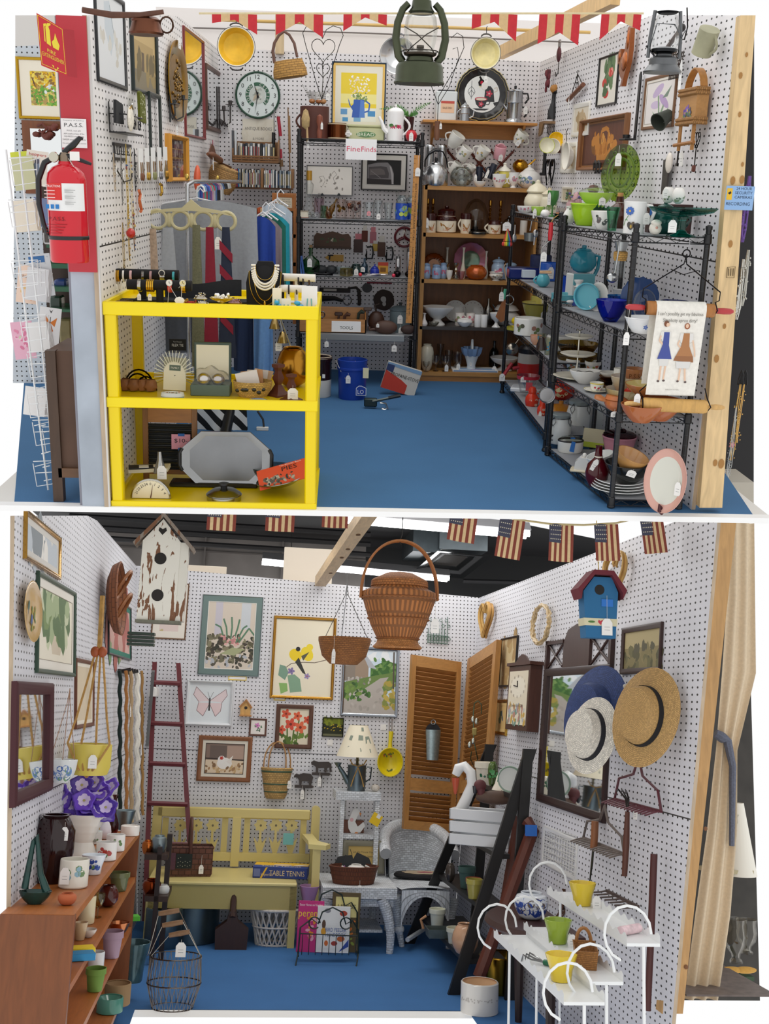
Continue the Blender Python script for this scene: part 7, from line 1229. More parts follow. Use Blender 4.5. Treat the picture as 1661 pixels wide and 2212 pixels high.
# middle tier
t=Th('letter_rack','dark wire scroll rack with brown dried pods on middle tier','rack',CS(300,1,.45))
for r,x,y in ((32,0,6),(26,-2,2),(22,16,-2)):k.T([(x+r*cos(PI*j/14),y,r*1.35*sin(PI*j/14)) for j in rg(15)],2,'2a2320:m',6)
t.p('wire')
for i in rg(4): t.L('pod',[(.1,0),(10,2),(14,10),(12,20),(9,26)],'8a5a34:n=12',12,(-26+18*i,-10-4*(i%2),0),wob=lambda a,z:.15*sin(3*a+z*.3))
t=Th('photo_frame','sunburst glass photo frame with a cream card insert','',CS(377,1,.4))
for j in rg(44): a=-.35+ (PI+.7)*j/43;k.X([(30*cos(a-.03)*.8,36+30*sin(a-.03)),(30*cos(a+.03)*.8,36+30*sin(a+.03)),(43*cos(a+.02),36+54*sin(a+.02)),(43*cos(a-.02),36+54*sin(a-.02))],0,2,'c9c8b8:gl' if j%2 else 'b8b49a:m')
t.p('rays');k.t=rot(0,.04)@rot(-.1);k.b(-24,24,-3,-1,4,74,'efead2');k.b(-12,12,-3.4,-3,46,58,'5f6f62');k.W('FAMILY',0,-3.6,52,4,'e9e6d8',17);k.X([(0,34),(2,37),(0,36.4),(-2,37)],-3.4,-3,'3a4a40');t.p('card_insert')
t=Th('trinket_box','oval pale blue enamel box with a floral lid','box',CS(373,1,.1));t.L('body',[(.1,0),(24,0),(25,8)],'8fb4d0:g',28,sy=.7);k.L([(26,8),(24,15),(.1,18)],'dfe4e0:g',28,sy=.7);
for j in rg(22):k.O((U(-15,15),U(-11,3),16),(2.6,2,1.4),RC(['7a4a34:g','b0806a:g','5a6a4a:g','c9b09a:g']),6,4)
t.p('lid')
t=Th('gift_box','open dark green gift box with cream lining and wrapped silver ornaments','box',CS(457,1,.35));t.b('box',-42,42,-26,22,0,24,'5d6f66',1.5);k.t=trs(0,22,24)@rot(-.12);k.b(-40,40,0,6,-2,84,'4f5f58',1.5);k.b(-35,35,-.6,0,4,78,'efe9d2');t.p('lid')
for dx,c,r in ((-16,'c9c4c0:m',15),(14,'b8b2ae:m',14)): k=MB(t.s);k.O((0,0,0),(r,r*.8,r),c,18,10);one('ornament',('left','right')[dx>0]+' silver bauble in open green gift box','ornament',CS(457+dx,1,.3,0,34*t.s),k)
k=MB(t.s);k.Q(lambda u,v:(-40+80*u+3*sin(9*v),-20+30*v,24+(20+18*sin(PI*u))*sin(PI*v)+3*sin(17*u+9*v)),16,12,'f2f0ee:gl');one('plastic_bag','crumpled clear plastic over silver baubles','',CS(457,1,.33),k)
t=Th('basket','round straw basket with a black leaf motif holding plastic packets','',CS(546,1,.3));k.L([(.1,0),(30,0),(38,12),(42,30),(43,33),(40,34),(36,12),(.1,4)],'d0a95f:wk=7x4',32,sy=.8);
for j in rg(7):a=-PI/2+U(-.9,.9);q=40;k.O((q*cos(a),q*.8*sin(a),U(10,22)),(5,2,4),'2a2620:g',8,5)
t.p()
for i in rg(4):k=MB(t.s);k.t=rot(.1*i,.15*(i-1.5),.2*i);k.b(-24,24,-1,1,0,40,('e9e2da','c9966a','efe9e4','d9b89a')[i],.5);one('packet',('white front','brown','clear white rear','tan')[i]+' plastic packet in straw basket','packet',CS(540+6*i,1,.3+.05*i,0,14*t.s),k)
for i,px in en((601,629)):
 t=Th('candlestick',('left taller','right half hidden')[i]+' square dark wood candlestick on middle tier','candlestick',CS(px,1,.35-.2*i));sc_=1-.15*i;k.L([(r*sc_,z*sc_) for r,z in ((.1,0),(30,0),(29,4),(16,10),(7,24),(13,38),(7,52),(9,58),(14,62),(14,68),(.1,69))],'5f2f1f:w',4);t.p()
 if i:t.g(4,-14,36,22,24,6)
LA(CS(632,1,.75),'ball',72,84,'a9772a:m','vase','large swirled brass urn half hidden behind yellow post','',wob=lambda a,z:.04*sin(6*a+z*.08))
t=Th('chime','brass bell chime hanging behind wooden candlesticks','bells',PA(602,700,6.))
for i,(x,z) in en(((-9,0),(8,-30))): t.L('bell',[(12,z-10),(9,z),(5,z+12),(.1,z+15)],'a9905a:m',16,(x,0,0))
k.T([(0,0,22),(8,0,-15)],.6,'d9d6d0',4);k.T([(0,0,22),(38,0,-80)],1.4,'d9d4c8:m',5);t.p('string');t.g(0,-2,-28,14,20,10)
k=MB(.00221);k.O((0,0,2),(26,16,8),'6f94c4:g',18,7);one('dish','pale blue oval dish at front edge of middle tier','',CS(558,1,.04),k)
k=MB(.00244);k.b(-19,19,0,2,0,26,'141416');k.W('FLEX TIE',0,-.3,12,6,'e9e9e6',26);k.W('Van Heusen',0,-.3,20,3.5,'b9b9b6',20);one('label_card','black FLEX necktie packaging card hanging behind photo frame','card',PA(384,757,5.95),k)
# bottom tier
t=Th('washboard','wooden washboard with a dark ribbed glass panel','',CS(368,2,.62,0,0,rot(-.1)))
for x in (-58,46):k.b(x,x+12,0,7,0,200,'8a5f34:w',1)
t.p('side_rail');t.b('top_panel',-46,46,1,5,126,182,'a9743c:w=x');t.b('rail',-58,58,-1,8,192,202,'8f6338:w=x',1);t.b('rail',-46,46,0,6,14,24,'8a5f34:w=x');t.Q('ribbed_glass',lambda u,v:(-46+92*u,2+2.4*sin(v*75),24+100*v),4,110,'2b2e31:g')
k.b(4,44,-5,-3.4,70,102,'e8a4c0');k.W('$10-',24,-5.4,88,9,'2a2a2a',28);k.b(18,32,-5.6,-5,98,104,'2a6ac0');k.b(18,32,-5.6,-5,66,73,'2a6ac0');t.p('price_note')
t=Th('serving_tray','large octagonal hammered aluminium tray standing on bottom tier','tray',CS(488,2,.45,0,0,rot(-.1)));O=[(-94,38),(-94,84),(-52,121),(52,121),(94,84),(94,38),(60,4),(-60,4)];I=[(x*.82,63+(z-63)*.82) for x,z in O]
k.X(I,1,2,'8a8c8f:nm=3');n=8;k.add([(x,-3,z) for x,z in O]+[(x,1,z) for x,z in I],[(i,(i+1)%n,n+(i+1)%n,n+i) for i in rg(n)],'a4a6a8:nm=4');k.add([(x,-3,z) for x,z in O]+[(x*1.01,0,63+(z-63)*1.01) for x,z in O],[((i+1)%n,i,n+i,n+(i+1)%n) for i in rg(n)],'9a9c9e:m');t.p()
for x in (-93,93):t.T('handle',[(x,-3,36),(x*1.06,-6,48),(x*1.06,-6,74),(x,-3,84)],4,'1d1d1f:p',8)
t=Th('kitchen_scale','round-dialled cream kitchen scale at front of bottom tier','scale',CS(327,2,.12));k.t=trs(0,0,1)@UP;k.L([(.1,0),(40,0),(43,4),(43,8),(40,9)],'b9b6ac:m',24,a0=0,a1=PI);t.p('case');k.X([(40*cos(PI*j/24),1+40*sin(PI*j/24)) for j in rg(25)],-8.6,-8,'ece2c4')
for j,nm in en(('21','22','23','24','0','1','2','3','4')):a=PI/2+1.15-.29*j;k.W(nm,33*cos(a),-9,33*sin(a),6,'3a3028',None,a-PI/2)
for j in rg(40):a=PI*j/39;k.T([(38*cos(a),-8.8,1+38*sin(a)),(40*cos(a),-8.8,1+40*sin(a))],.3,'3a3028',4)
k.X([(-1.2,2),(1.2,2),(6,34)],-9.6,-9.2,'5a2a24');t.p('dial')
t=Th('book','open cookbook pages with black cards resting on kitchen scale','',CS(323,2,.4,0,.06));k.t=rot(0,-.06);k.b(-40,44,-22,20,14,22,'e4dcc0',.5);t.p('pages');k.t=trs(-8,-8,22)@rot(0,0,.2);k.b(-34,26,-14,12,0,3,'22201f');k.b(-12,8,-15,4,3,4,'f2f0ea');k.b(18,40,-12,6,2,4,'ece8e0');t.p('cards')
t=Th('funnel','small tin funnel with a white tag standing on cookbook','',CS(346,2,.3,0,.1));t.L('cone',[(15,0),(14,2),(6,28),(4,46),(3,46)],'a9a8a4:m',20);t.g(6,-14,24,20,30,6)
t=Th('saucepan','aluminium saucepan with a black knob on bottom tier','pan',CS(484,2,.1));ware(k,'pan',74,12,'a9a8a2:m',30,False);t.p();k.L([(37,12),(37,14),(26,22),(8,26),(.1,27)],'8e8d88:m',30);o=t.p('lid');k.L([(7,26),(8,31),(11,34),(11,37),(.1,38)],BLK,16);t.p('knob',k,par=o)
k=MB(.00235);k.b(-100,90,-20,26,0,9,'17171a:p',4);k.b(-92,82,-14,20,8,9.6,'0e0e10:g');one('roasting_pan','black roasting pan behind saucepan on bottom tier','pan',CS(468,2,.5),k)
t=Th('pie_pan','tin pie pan holding an orange and black pie recipe booklet','pan',CS(610,2,.3,0,.05,rot(0,-.22)));ware(k,'plate',110,14,'9a9892:m',36,True);t.p()
t=Th('booklet','orange recipe booklet titled PIES in tin pie pan','',CS(612,2,.22,0,.11,rot(-.75,-.3,0)));k.b(-56,56,-1,1,-22,26,'e0522a');art(k,[('sc',(.1,.1,.7,.55),60,.035,['5f5a50','8a8474','3a3630','b9b2a0'])],112,48,-1.1);k.W('PIES',16,-1.8,14,10,'2a1a16',34);k.W('The Blender Book',20,-1.8,23,3.4,'f0e0d0',50);t.p('cover')
LA(CS(588,2,.55),'bowl',90,40,'8f938c:gl','bowl','clear glass bowl under tin pie pan','',n=30)
# left foreground
picture(OW,(38,150,124,258),'gold-framed autumn woodland watercolour on outer left wall','b58f2a:m',6,'efe8d6',22,'c9b84a',[('r',0,0,1,1,'d9c86a'),('sc',(0,.5,1,1),110,.07,['e8c21f','d9a81a','b98a2a','8a6a3a','f0d85a']),('sc',(0,.05,1,.55),110,.08,['6aa83a','8ab84a','a98f4a','b59a5a','5a8a3a']),('sc',(.55,.4,1,.62),20,.07,['e9eef0','d0d8de']),('l',[(.05,.9),(.2,.5),(.12,.1)],.05,'5a4030')],d=6)
mirror(OW,(52,200,262,420),'carved dark wood mirror frame below watercolour, partly behind pillar','7a4626:w',16).o
t=Th('carving','scrolled dark red wood carving at mirror corner','',OW.P(100,282,.03))
for i in rg(9):k.O((U(-24,24),-3,U(-18,14)),(8,4,6),'6a2f22:w',8,5)
k.T([(-16,-4,8),(-4,-6,14),(6,-6,4),(-4,-6,-6),(-12,-5,0)],3,'6a2f22:w',6);t.p('scroll')
t=Th('cabinet','tall brown wooden cabinet standing behind card rack','',Pl(A,A.z(120,1084,0.),1.));P=A.z(120,1084,0.);y=P.y
for x0,x1,yt,yb,c,nm in ((108,170,758,1015,'5a3f2e:n=4','panel'),(106,128,758,1086,'4a3526:w','leg'),(126,176,1012,1032,'6a4a30:w=x','rail')):m=MB(1);pbox(m,P,A,y if nm!='panel' else y+.02,.05 if nm!='panel' else .4,x0,x1,yt,yb,c);t.p(nm,m)
t=Th('bookcase','green painted shelf of glass and boxes beyond pillar','',Pl(A,A.y(120,760,6.2),1.));P=A.y(120,760,6.2)
for yt,yb in ((530,536),(570,580),(620,630),(668,674)):m=MB(1);pbox(m,P,A,6.2,.3,100,160,yt,yb,'1f5a3c:p');t.p('shelf',m)
m=MB(1);pbox(m,P,A,6.5,.03,96,162,400,760,'3a2a22:n=6');t.p('back_panel',m)
for i,(px,yt,yb,c) in en(((104,500,528,'d9dcdc:gl'),(112,580,568,'3a2f2a:n'),(128,604,620,'2f4a8a:p'),(118,640,668,'2a3f34:g'),(140,690,760,'7a6f48:n'))):m=MB(1);P=A.y(px,max(yt,yb),6.28);pbox(m,P,A,6.28,.1,px-12,px+14,yt,yb,c,.01);one('box',('clear glass jar','dark brown box','blue tin box','dark bottle green box','brass-coloured folded object')[i]+' on green shelf beyond pillar','box',Pl(A,P,1.),m)
# card spinner
t=Th('card_rack','white wire greeting card spinner at far left','',Pl(A,A.z(98,1058,0.02)));WW='eceeee:p';pl=t.pl;s=t.s
for x0,x1,x2 in ((-18,-2,-6),(8,14,2)): k.T([(x1+8,0,0),(x0+4,0,300),(x0-18,0,700)],2.2,WW,6)
for i in rg(7):k.T([(14-4*i*.3,0,24+30*i),(-2-3*i*.3,0,20+30*i)],1.2,WW,5)
t.p('post')
def pocket(x,z,w=54,sd=1):
 k=t.n;k.T([(x-w*.5,-4,z+44),(x+w*.5,-8,z+48),(x+w*.5,-14,z),(x-w*.35,-16,z-8),(x-w*.5,-6,z+40)],1.1,WW,5);k.T([(x-w*.5,6,z+30),(x+w*.55,4,z+46),(x+w*.52,2,z-6)],1.1,WW,5);k.T([(x-w*.4,-10,z+20),(x+w*.5,-11,z+24)],1.,WW,5);t.p('pocket',k)
for x,z in ((6,20),(10,110),(30,96),(2,170),(20,190),(8,255),(-2,330),(-12,440),(2,420),(-10,560),(-2,640)):pocket(x,z)
CARD=[(74,898,62,'f2f0ee','stack of white envelopes lowest in spinner'),(88,760,64,'ecebe9','white envelopes with fine lines, middle of spinner'),(104,745,80,'e8e8e8','white card printed with a monarch butterfly'),(46,775,80,'e9b4c8','pink rose greeting card at left edge'),(78,650,70,'dfe0e2','grey-white envelopes in upper middle pocket'),(98,640,90,'d4d8dc','pale blue-grey floral card'),(44,655,80,'f0d4c0','peach thank-you card at left edge'),(60,500,66,'efe6d4','bundle of cream envelopes behind a white wire'),(92,490,60,'7a8ab0','dark blue card at top right pocket'),(50,410,70,'cfd0a8','pale sage card at top left'),(76,400,72,'f4eee2','white card with blue figure and red lettering'),(36,410,80,'d9e04a','bright yellow-green card at extreme left')]
for i,(px,yb,h,c,lb) in en(CARD):
 y=5.25+.02*i;p=A.y(max(px,58),yb,y);k=MB(A.s(p));k.t=rot(-.1,.12*(-1)**i);
 for j in rg(4 if 'nvelope' in lb else 1):k.b(-24+2*j,22+2*j,2*j,2*j+1,0,h-2*j,c+'')
 k.t=k.t@trs(0,0,h/2)
 if 'butterfly' in lb:art(k,[('p',[(.5,.6),(.2,.8),(.25,.55)],'d97a2a'),('p',[(.5,.6),(.85,.75),(.75,.5)],'d97a2a'),('p',[(.5,.6),(.3,.4),(.42,.35)],'c9661f'),('p',[(.5,.6),(.7,.38),(.58,.35)],'c9661f'),('l',[(.5,.75),(.5,.4)],.03,'2a2020'),('p',[(.4,.95),(.5,.85),(.6,.95),(.5,.9)],'2a2020')],40,h,-.3)
 if 'rose' in lb:art(k,[('sc',(.1,.3,.9,.9),30,.1,['e08aa8','f0c4d4','d87a9c','c9d0b0'])],44,h,-.3)
 if 'peach' in lb:art(k,[('sc',(.1,.1,.9,.5),20,.08,['f0a050','e88a7a','e6c080'])],44,h,-.3);k.W('thank you',0,-.5,h*.2,7,'8a6a5a',34)
 if 'figure' in lb:art(k,[('e',.5,.45,.2,.25,'7a8aa0'),('e',.5,.7,.12,.08,'5a5a6a')],44,h,-.3);k.W('hoppers',0,-.5,h*.38,6,'c43a34',36)
 if 'floral' in lb:art(k,[('sc',(.05,.05,.95,.95),40,.06,['b9c2ca','aab4be','c4ccd4'])],44,h,-.3);k.b(-24,10,-.6,-.4,h*.3,h*.45,'3a6fa8')
 one('greeting_card',lb,'card',Pl(A,p),k)
# fire extinguisher, sign, notice on the pillar
t=Th('fire_extinguisher','red fire extinguisher hung on red pillar','',PA(152,566,4.72));t.L('cylinder',[(.1,0),(38,0),(41,4),(41,170),(38,184),(28,196),(16,202),(14,208)],'cf1f2e:g',40)
k.L([(41.4,108),(41.4,164)],'eeeeec',24,a0=-PI*.8,a1=-PI*.1);k.L([(41.8,130),(41.8,164)],'d8302c',16,a0=-PI*.8,a1=-PI*.5);
k.t=trs(0,0,0);
k.W('INSTRUCTIONS',-20,-43,158,5,'f2f0ec',36)
for i in rg(3):k.b(-36,-14,-43.2,-43,148-7*i,149.5-7*i,'f0d0cc');k.b(-34+10*i,-27+10*i,-43.4,-43,112,121,'2a7ac0');k.b(6,28,-43.2,-42,150-12*i,151-12*i,'9a9a98');k.b(6,24,-43.2,-42,146-12*i,147-12*i,'9a9a98')
t.p('label');t.L('strap',[(41.6,48),(42.4,49),(42.4,55),(41.6,56)],'1d1d1f:p',40)
t.L('valve',[(14,206),(14,218),(9,226),(.1,228)],'8a7a6a:m',18);k.t=trs(-20,-12,216)@UP;k.L([(.1,4),(10,4),(11,0)],'c9c4b4:m',20);t.p('gauge')
t.T('carry_handle',[(-2,-4,226),(20,-4,242),(34,-4,256),(40,-4,254)],[5,7,5,3],'17171a:p',8);t.T('lever',[(-8,-6,222),(20,-8,216),(44,-8,208),(56,-8,204)],[4,5,4,3],'17171a:p',8)
t.T('hose',[(-12,-6,220),(-40,-12,204),(-54,-14,170),(-56,-14,120),(-48,-16,80),(-40,-16,56)],[6,6.5,6.5,6,5,4],'1b1b1e:p',10);k.T([(10,-12,214),(26,-16,190),(36,-14,160)],.8,'e0dcd4',4);k.b(14,34,-16,-15,210,228,'f0eeea');t.p('inspection_tag')
k.W('P.A.S.S.',-12,-43,92,8,'5a1018',34);
for i in rg(4):k.b(-36,8-4*i,-43,-42.6,80-6*i,81-6*i,'8a1820')
t.p('pass_print')
t=Th('sign','red folded fire extinguisher sign projecting from pillar','',Pl(A,A.y(128,98,4.8),m=rot(0,0,0)));q=[(-38,-26,60),(10,0,34),(14,0,-62),(-34,-26,-44)]
def sg(u,v): a=V(q[3])*(1-u)+V(q[2])*u;b=V(q[0])*(1-u)+V(q[1])*u;return a*(1-v)+b*v
k.Q(sg,1,1,'c41f30:p');k.Q(lambda u,v:sg(1-u,v)+V((0,.8,0)),1,1,'c41f30:p');k.add([q[1],q[2],(34,6,-64),(32,6,32)],[(0,1,2,3)],'a9202c:p');t.p('panel')
def onsg(u,v,o=-.5): p=sg(u,v);return (p[0],p[1]+o,p[2])
pass
def sp_(pts,c,o=-.6): k.add([onsg(a,b,o) for a,b in pts],[tuple(rg(len(pts)))],c)
YE='e8d23a:p';sp_([(.3,.5),(.46,.48),(.46,.8),(.42,.86),(.34,.87),(.3,.82)],YE);sp_([(.34,.87),(.42,.86),(.52,.92),(.5,.95),(.38,.92)],YE);sp_([(.22,.52),(.26,.52),(.27,.82),(.34,.86),(.33,.9),(.23,.86)],YE);sp_([(.54,.48),(.74,.47),(.8,.58),(.72,.68),(.66,.8),(.6,.66),(.5,.58)],YE);sp_([(.5,.05),(.62,.05),(.62,.1),(.7,.1),(.56,0),(.42,.11),(.5,.1)],YE)
for a,b in (((.04,.04),(.96,.04)),((.04,.97),(.96,.97)),((.04,.04),(.04,.97)),((.96,.04),(.96,.97))):k.T([onsg(*a),onsg(*b)],.6,YE,4)
def sgt(st,u0,u1,v0,v1):
 vs,fs=txmesh(st);xs=[v.x for v in vs];ys=[v.y for v in vs];k.add([onsg(u0+(v.x-min(xs))/(max(xs)-min(xs))*(u1-u0),v0+(v.y-min(ys))/(max(ys)-min(ys))*(v1-v0)) for v in vs],fs,YE)
sgt('FIRE',.3,.62,.33,.4);sgt('EXTINGUISHER',.1,.92,.22,.3);t.p('pictogram')
t=Th('notice','white P.A.S.S. instruction sheet on red pillar','',PA(160,288,4.915));t.b('Q',-27,27,-.6,0,-30,30,'f2f0ee');k.W('P.A.S.S.',0,-.9,17,8,'3a3a3c',40)
for i in rg(4):k.W(('PULL out pin','AIM nozzle at base of fire','SQUEEZE Lever Slowly','SWEEP nozzle side to side')[i],0,-.9,5-6*i,3,'6a6a6a',(30,44,42,50)[i])
k.W('Fire extinguishers must be checked',0,-.9,-21,2.6,'8a8a8a',50);k.W('Property of building',0,-.9,26,2.2,'9a9a9a',44);t.p('print')
# hanging in front
t=Th('lantern','large rusty green railroad lantern hanging at top centre','',PA(905,182,4.6));GRN='4d5240:nm=10';t.L('font',[(.1,0),(54,0),(55,3),(52,8),(51,34),(46,42),(30,46),(28,54),(24,56)],GRN,40)
t.L('burner',[(24,54),(34,58),(36,62),(20,66),(8,72),(8,78)],'4a4238:nm=12',28);t.L('glass_globe',[(26,62),(33,84),(36,110),(32,134),(26,142)],'f4f4ee:gl',32)
t.L('top_cap',[(24,140),(28,144),(22,152),(20,166),(.1,168)],GRN,28)
for sg_ in (-1,1):t.T('side_tube',[(sg_*36,0,44),(sg_*46,0,56),(sg_*53,0,90),(sg_*50,0,122),(sg_*40,0,148),(sg_*28,0,160)],[8,9,8.5,8,7.5,7],GRN,12)
for sg_ in (-1,1):k.T([(sg_*36,-18,112),(sg_*10,-36,96),(-sg_*22,-28,70),(-sg_*30,-14,60)],1.2,'4a4640:m',6)
k.T([(38*cos(a),38*sin(a),66) for a in ring(24)],1.2,'4a4640:m',5,True);t.p('wire_guard')
t=Th('lantern','small galvanised lantern hanging at top right','',PA(1430,158,4.7));GV='6a6c6e:nm=14';t.L('font',[(.1,0),(40,0),(41,3),(32,14),(30,16),(30,28),(26,32),(18,34),(17,38)],GV,36);t.L('burner',[(18,38),(27,42),(28,48),(14,52)],'2f3032:m',28);t.L('glass_globe',[(22,46),(30,62),(31,80),(26,98),(20,118)],'f4f6f6:gl',30);t.L('top_cap',[(18,118),(24,122),(.1,126)],'2a2b2d:mr',24)
for sg_ in (-1,1):t.T('side_tube',[(sg_*34,0,30),(sg_*33,0,70),(sg_*27,0,124)],[4,4,4],GV,8)
k.T([(-34,0,44),(-26,-20,96),(10,-28,94),(32,-10,70),(40,0,84),(46,0,90)],1.1,'55575a:m',5);k.T([(-40,0,54),(-20,0,34)],2,'3a3a3c:m',6);t.p('wire_guard');t.g(40,0,30,6,60,2)
t=Th('copper_lamp','copper lantern base hanging at top left','lantern',PA(316,76,4.8));t.L('font',[(.1,2),(34,0),(38,4),(34,12),(30,26),(32,30),(24,36),(.1,38)],'6b4230:nm=9',32);t.T('ring_handle',[(44+14*cos(a),0,22+16*sin(a)) for a in ring(18)],2,'4a3428:m',7,True)
k=MB(.00191);k.T([(-82,0,8),(-20,0,0),(40,0,2),(90,0,10)],[6,7,6,5],'5a3320:w',10);one('wooden_yoke','dark wooden yoke bar at top left corner','bar',PA(262,33,4.75),k)
# bunting
y=4.6;p0=A.y(440,24,y);t0=A.s(p0)
m=MB(1);m.T([A.y(x,29-2*sin((x-430)/960*PI)*0,y) for x in rg(430,1400,40)],.004,'d9c9a0:f',5);o=one('bunting_cord','thin cord across top carrying striped swallowtail flags','cord',Pl(A,(0,0,0),1.),m)
for i,(xl,xr,yl,yr,yn,lb) in en(((458,555,50,70,42,'leftmost'),(596,698,74,76,46,'second from the left'),(742,836,66,52,37,'third from the left'),(1020,1118,62,84,46,'third from the right'),(1165,1254,92,92,66,'second from the right'),(1299,1386,84,62,45,'rightmost'))):
 p=A.y((xl+xr)/2,30,y);t=Th('pennant',lb+' red and burlap striped swallowtail flag of bunting','flag',Pl(A,p),'striped flags of upper bunting');w=(xr-xl);zl,zr,zn=30-yl,30-yr,30-yn
 for j in rg(5):
  f0,f1=j/5,(j+1)/5
  def zb(f): return zl+(zn-zl)*f*2 if f<.5 else zn+(zr-zn)*(f-.5)*2
  pts=[(-w/2+w*f0,0),(-w/2+w*f1,0),(-w/2+w*f1,zb(f1))]+([(0,zn)] if j==2 else [])+[(-w/2+w*f0,zb(f0))]
  k.X(pts,-.6,.6,'c23038:f' if j%2==0 else 'd3b283:f')
 t.p('cloth')
# LOWER BOOTH: setting
BB=Wall(B,(0,11,0),(1,0,0),(0,0,1));LB=Wall(B,(-.891,11,0),(.0033,1,0),(-.0855,0,1));RB=Wall(B,(2.192,11,0),(.015,-1,0),(.057,0,1))
PB_='dedee2:peg=.0385x.0385x1.605';PBS='dcdce2:peg=.066x.0385x1.605'
q=[BB.hu(B.y(x,y,11)) for x,y in ((294,1222),(1036,1291))]
wallpoly('wall_back_lower',BB,[(-.89,0),(2.19,0),q[1],q[0]],PB_)
h0=LB.hu(LB.at(28,1300))[0];h1=LB.hu(LB.at(28,1990))[0];zL=LB.hu(B.y(294,1222,11))[1]
wallpoly('wall_left_lower',LB,[(h1,0),(0,0),(0,zL)]+[(h0*k/12,vtop(LB,h0*k/12,1114,zL)) for k in rg(1,13)],PBS)
zR=RB.hu(B.y(1036,1291,11))[1];hR=RB.hu(RB.at(1545,1300))[0];h2=RB.hu(RB.at(1440,2170))[0]
wallpoly('wall_right_lower',RB,[(0,0),(h2,0)]+[(hR*k/12,vtop(RB,hR*k/12,1114,zR)) for k in rg(12,-1,-1)],PBS)
m=MB(1);m.add([(-1.1,5.2,0),(-.62,5.2,0),(-.62,8.07,0),(1.72,8.07,0),(1.72,5.7,0),(2.6,5.7,0),(2.6,11.05,0),(-1.1,11.05,0)],[tuple(rg(8))],'3a6ea6:carpet');m.b(-1.1,2.6,8.07,11.,-.05,-.004,'e9e7e2');struct('floor_lower',m,B)
zc=B.y(700,1176,14).z
m=MB(1);x0=B.y(150,1200,14).x;x1=B.y(790,1200,14).x;m.b(x0,x1,14,14.05,1.5,zc,'77726f:n=2')
for p in (442,610): c=B.y(p,1200,13.98);m.b(c.x-.012,c.x+.012,13.96,14,2,zc,'6a6562')
m.b(x0,x1,13.97,14,B.y(500,1196,14).z,B.y(500,1193,14).z,'605b58');struct('wall_far_lower',m,B)
m=MB(1);x2=B.y(1560,1200,14).x;m.b(x1,x2,14,14.05,1.5,zc,'17181a');struct('wall_far_dark',m,B)
m=MB(1);yn=B.z(830,1114,zc).y;m.add([(x0*1.1,yn-.15,zc),(2.75,yn-.15,zc),(x2+.3,14.05,zc),(x0*1.1,14.05,zc)],[(0,3,2,1)],'141417')
for py in (1128,1150,1172): p=B.y(420,py,12.5);m.T([B.y(150,py-14,12.),B.y(800,py+26,12.)],.03,'1d1d20',6)
m.T([B.y(1000,1283-28,13.5),B.y(1250,1262,13.5)],.03,'232326',6);struct('ceiling',m,B)
m=MB(1);p,q=B.y(692,1256,10.95),B.y(800,1100,7.4);sd=V((.055,0,0));up=V((0,0,.05))
m.add([p-sd-up,p+sd-up,p+sd+up,p-sd+up,q-sd-up,q+sd-up,q+sd+up,q-sd+up],[(0,1,2,3),(4,7,6,5),(0,4,5,1),(1,5,6,2),(2,6,7,3),(3,7,4,0)],'d9bd96:w=y')
for k in (.25,.5,.62,.8): c=p+(q-p)*k+sd*.2-up*1.02;m.O(c,(.02,.05,.004),'6b4a2a',8,5)
struct('beam_wood',m,B)
m=quadpost('',B,[(1430,2190),(1475,2190),(1592,1112),(1543,1112)],5.85,.09,'c59a63:w')
for kx,ky in ((1541,1223),(1524,1790),(1482,2089),(1465,2086)): c=B.y(kx,ky,5.846);m.O(c,(.012,.003,.012),'7a5030',8,5)
pa,pb=B.y(1450,1122,5.9),B.y(1545,1122,5.9);m.b(pa.x,pb.x,5.86,5.92,B.y(1500,1126,5.9).z,B.y(1500,1108,5.9).z,'b98f5c:w=x')
pa=B.y(1505,1160,5.95);pb=B.y(1536,1160,5.95);m.b(pa.x,pb.x,5.9,6.1,B.y(1515,1204,5.95).z,B.y(1515,1108,5.95).z,'dcc094:w');struct('trim_8',m,B)
m=MB(1);pa,pb=B.y(1470,1700,7.6),B.y(1628,1700,7.6);m.b(pa.x,pb.x,7.6,7.65,0.2,B.y(1600,1114,7.6).z,'3a3733:n=9');struct('wall_right_outer_lower',m,B)
m=MB(1);pa,pb=B.y(1440,2170,6.6),B.y(1628,2170,6.6);m.b(pa.x,pb.x,6.3,7.6,B.y(1560,2120,6.6).z-.01,B.y(1560,2120,6.6).z,'6a5f5a:n=20');struct('floor_right_outer',m,B)
def lamp(a,b,y,label):
 p,q=B.y(*a,y),B.y(*b,y);c=(p+q)/2;t=Th('ceiling_lamp',label,'ceiling light',Pl(B,c,1.));d=q-p
 m=MB(1);n=V((0,0,.03));e=V((0,.14,0));P=[p-c,q-c]
 m.add([P[0]-e+n,P[1]-e+n,P[1]+e+n,P[0]+e+n,P[0]-e*.4+n*4,P[1]-e*.4+n*4,P[1]+e*.4+n*4,P[0]+e*.4+n*4],[(0,3,2,1),(4,5,6,7),(0,1,5,4),(1,2,6,5),(2,3,7,6),(3,0,4,7)],'8d8d90');t.p('housing',m)
 for o in (-.07,.07): m=MB(1);m.T([P[0]+V((0,o,0)),P[1]+V((0,o,0))],.028,'ffffff:e=9',8);t.p('T',m)
 for k in (.15,.85): m=MB(1);z=P[0]+(P[1]-P[0])*k;m.T([z+n,z+V((0,0,.6))],.006,'333333',4);t.p('hanger_rod',m)
 return t
lamp((745,1122),(1140,1156),10.2,'long bright fluorescent lamp across top above lidded basket')
lamp((566,1214),(968,1251),13.2,'farther fluorescent lamp hanging behind wooden beam near grey wall')
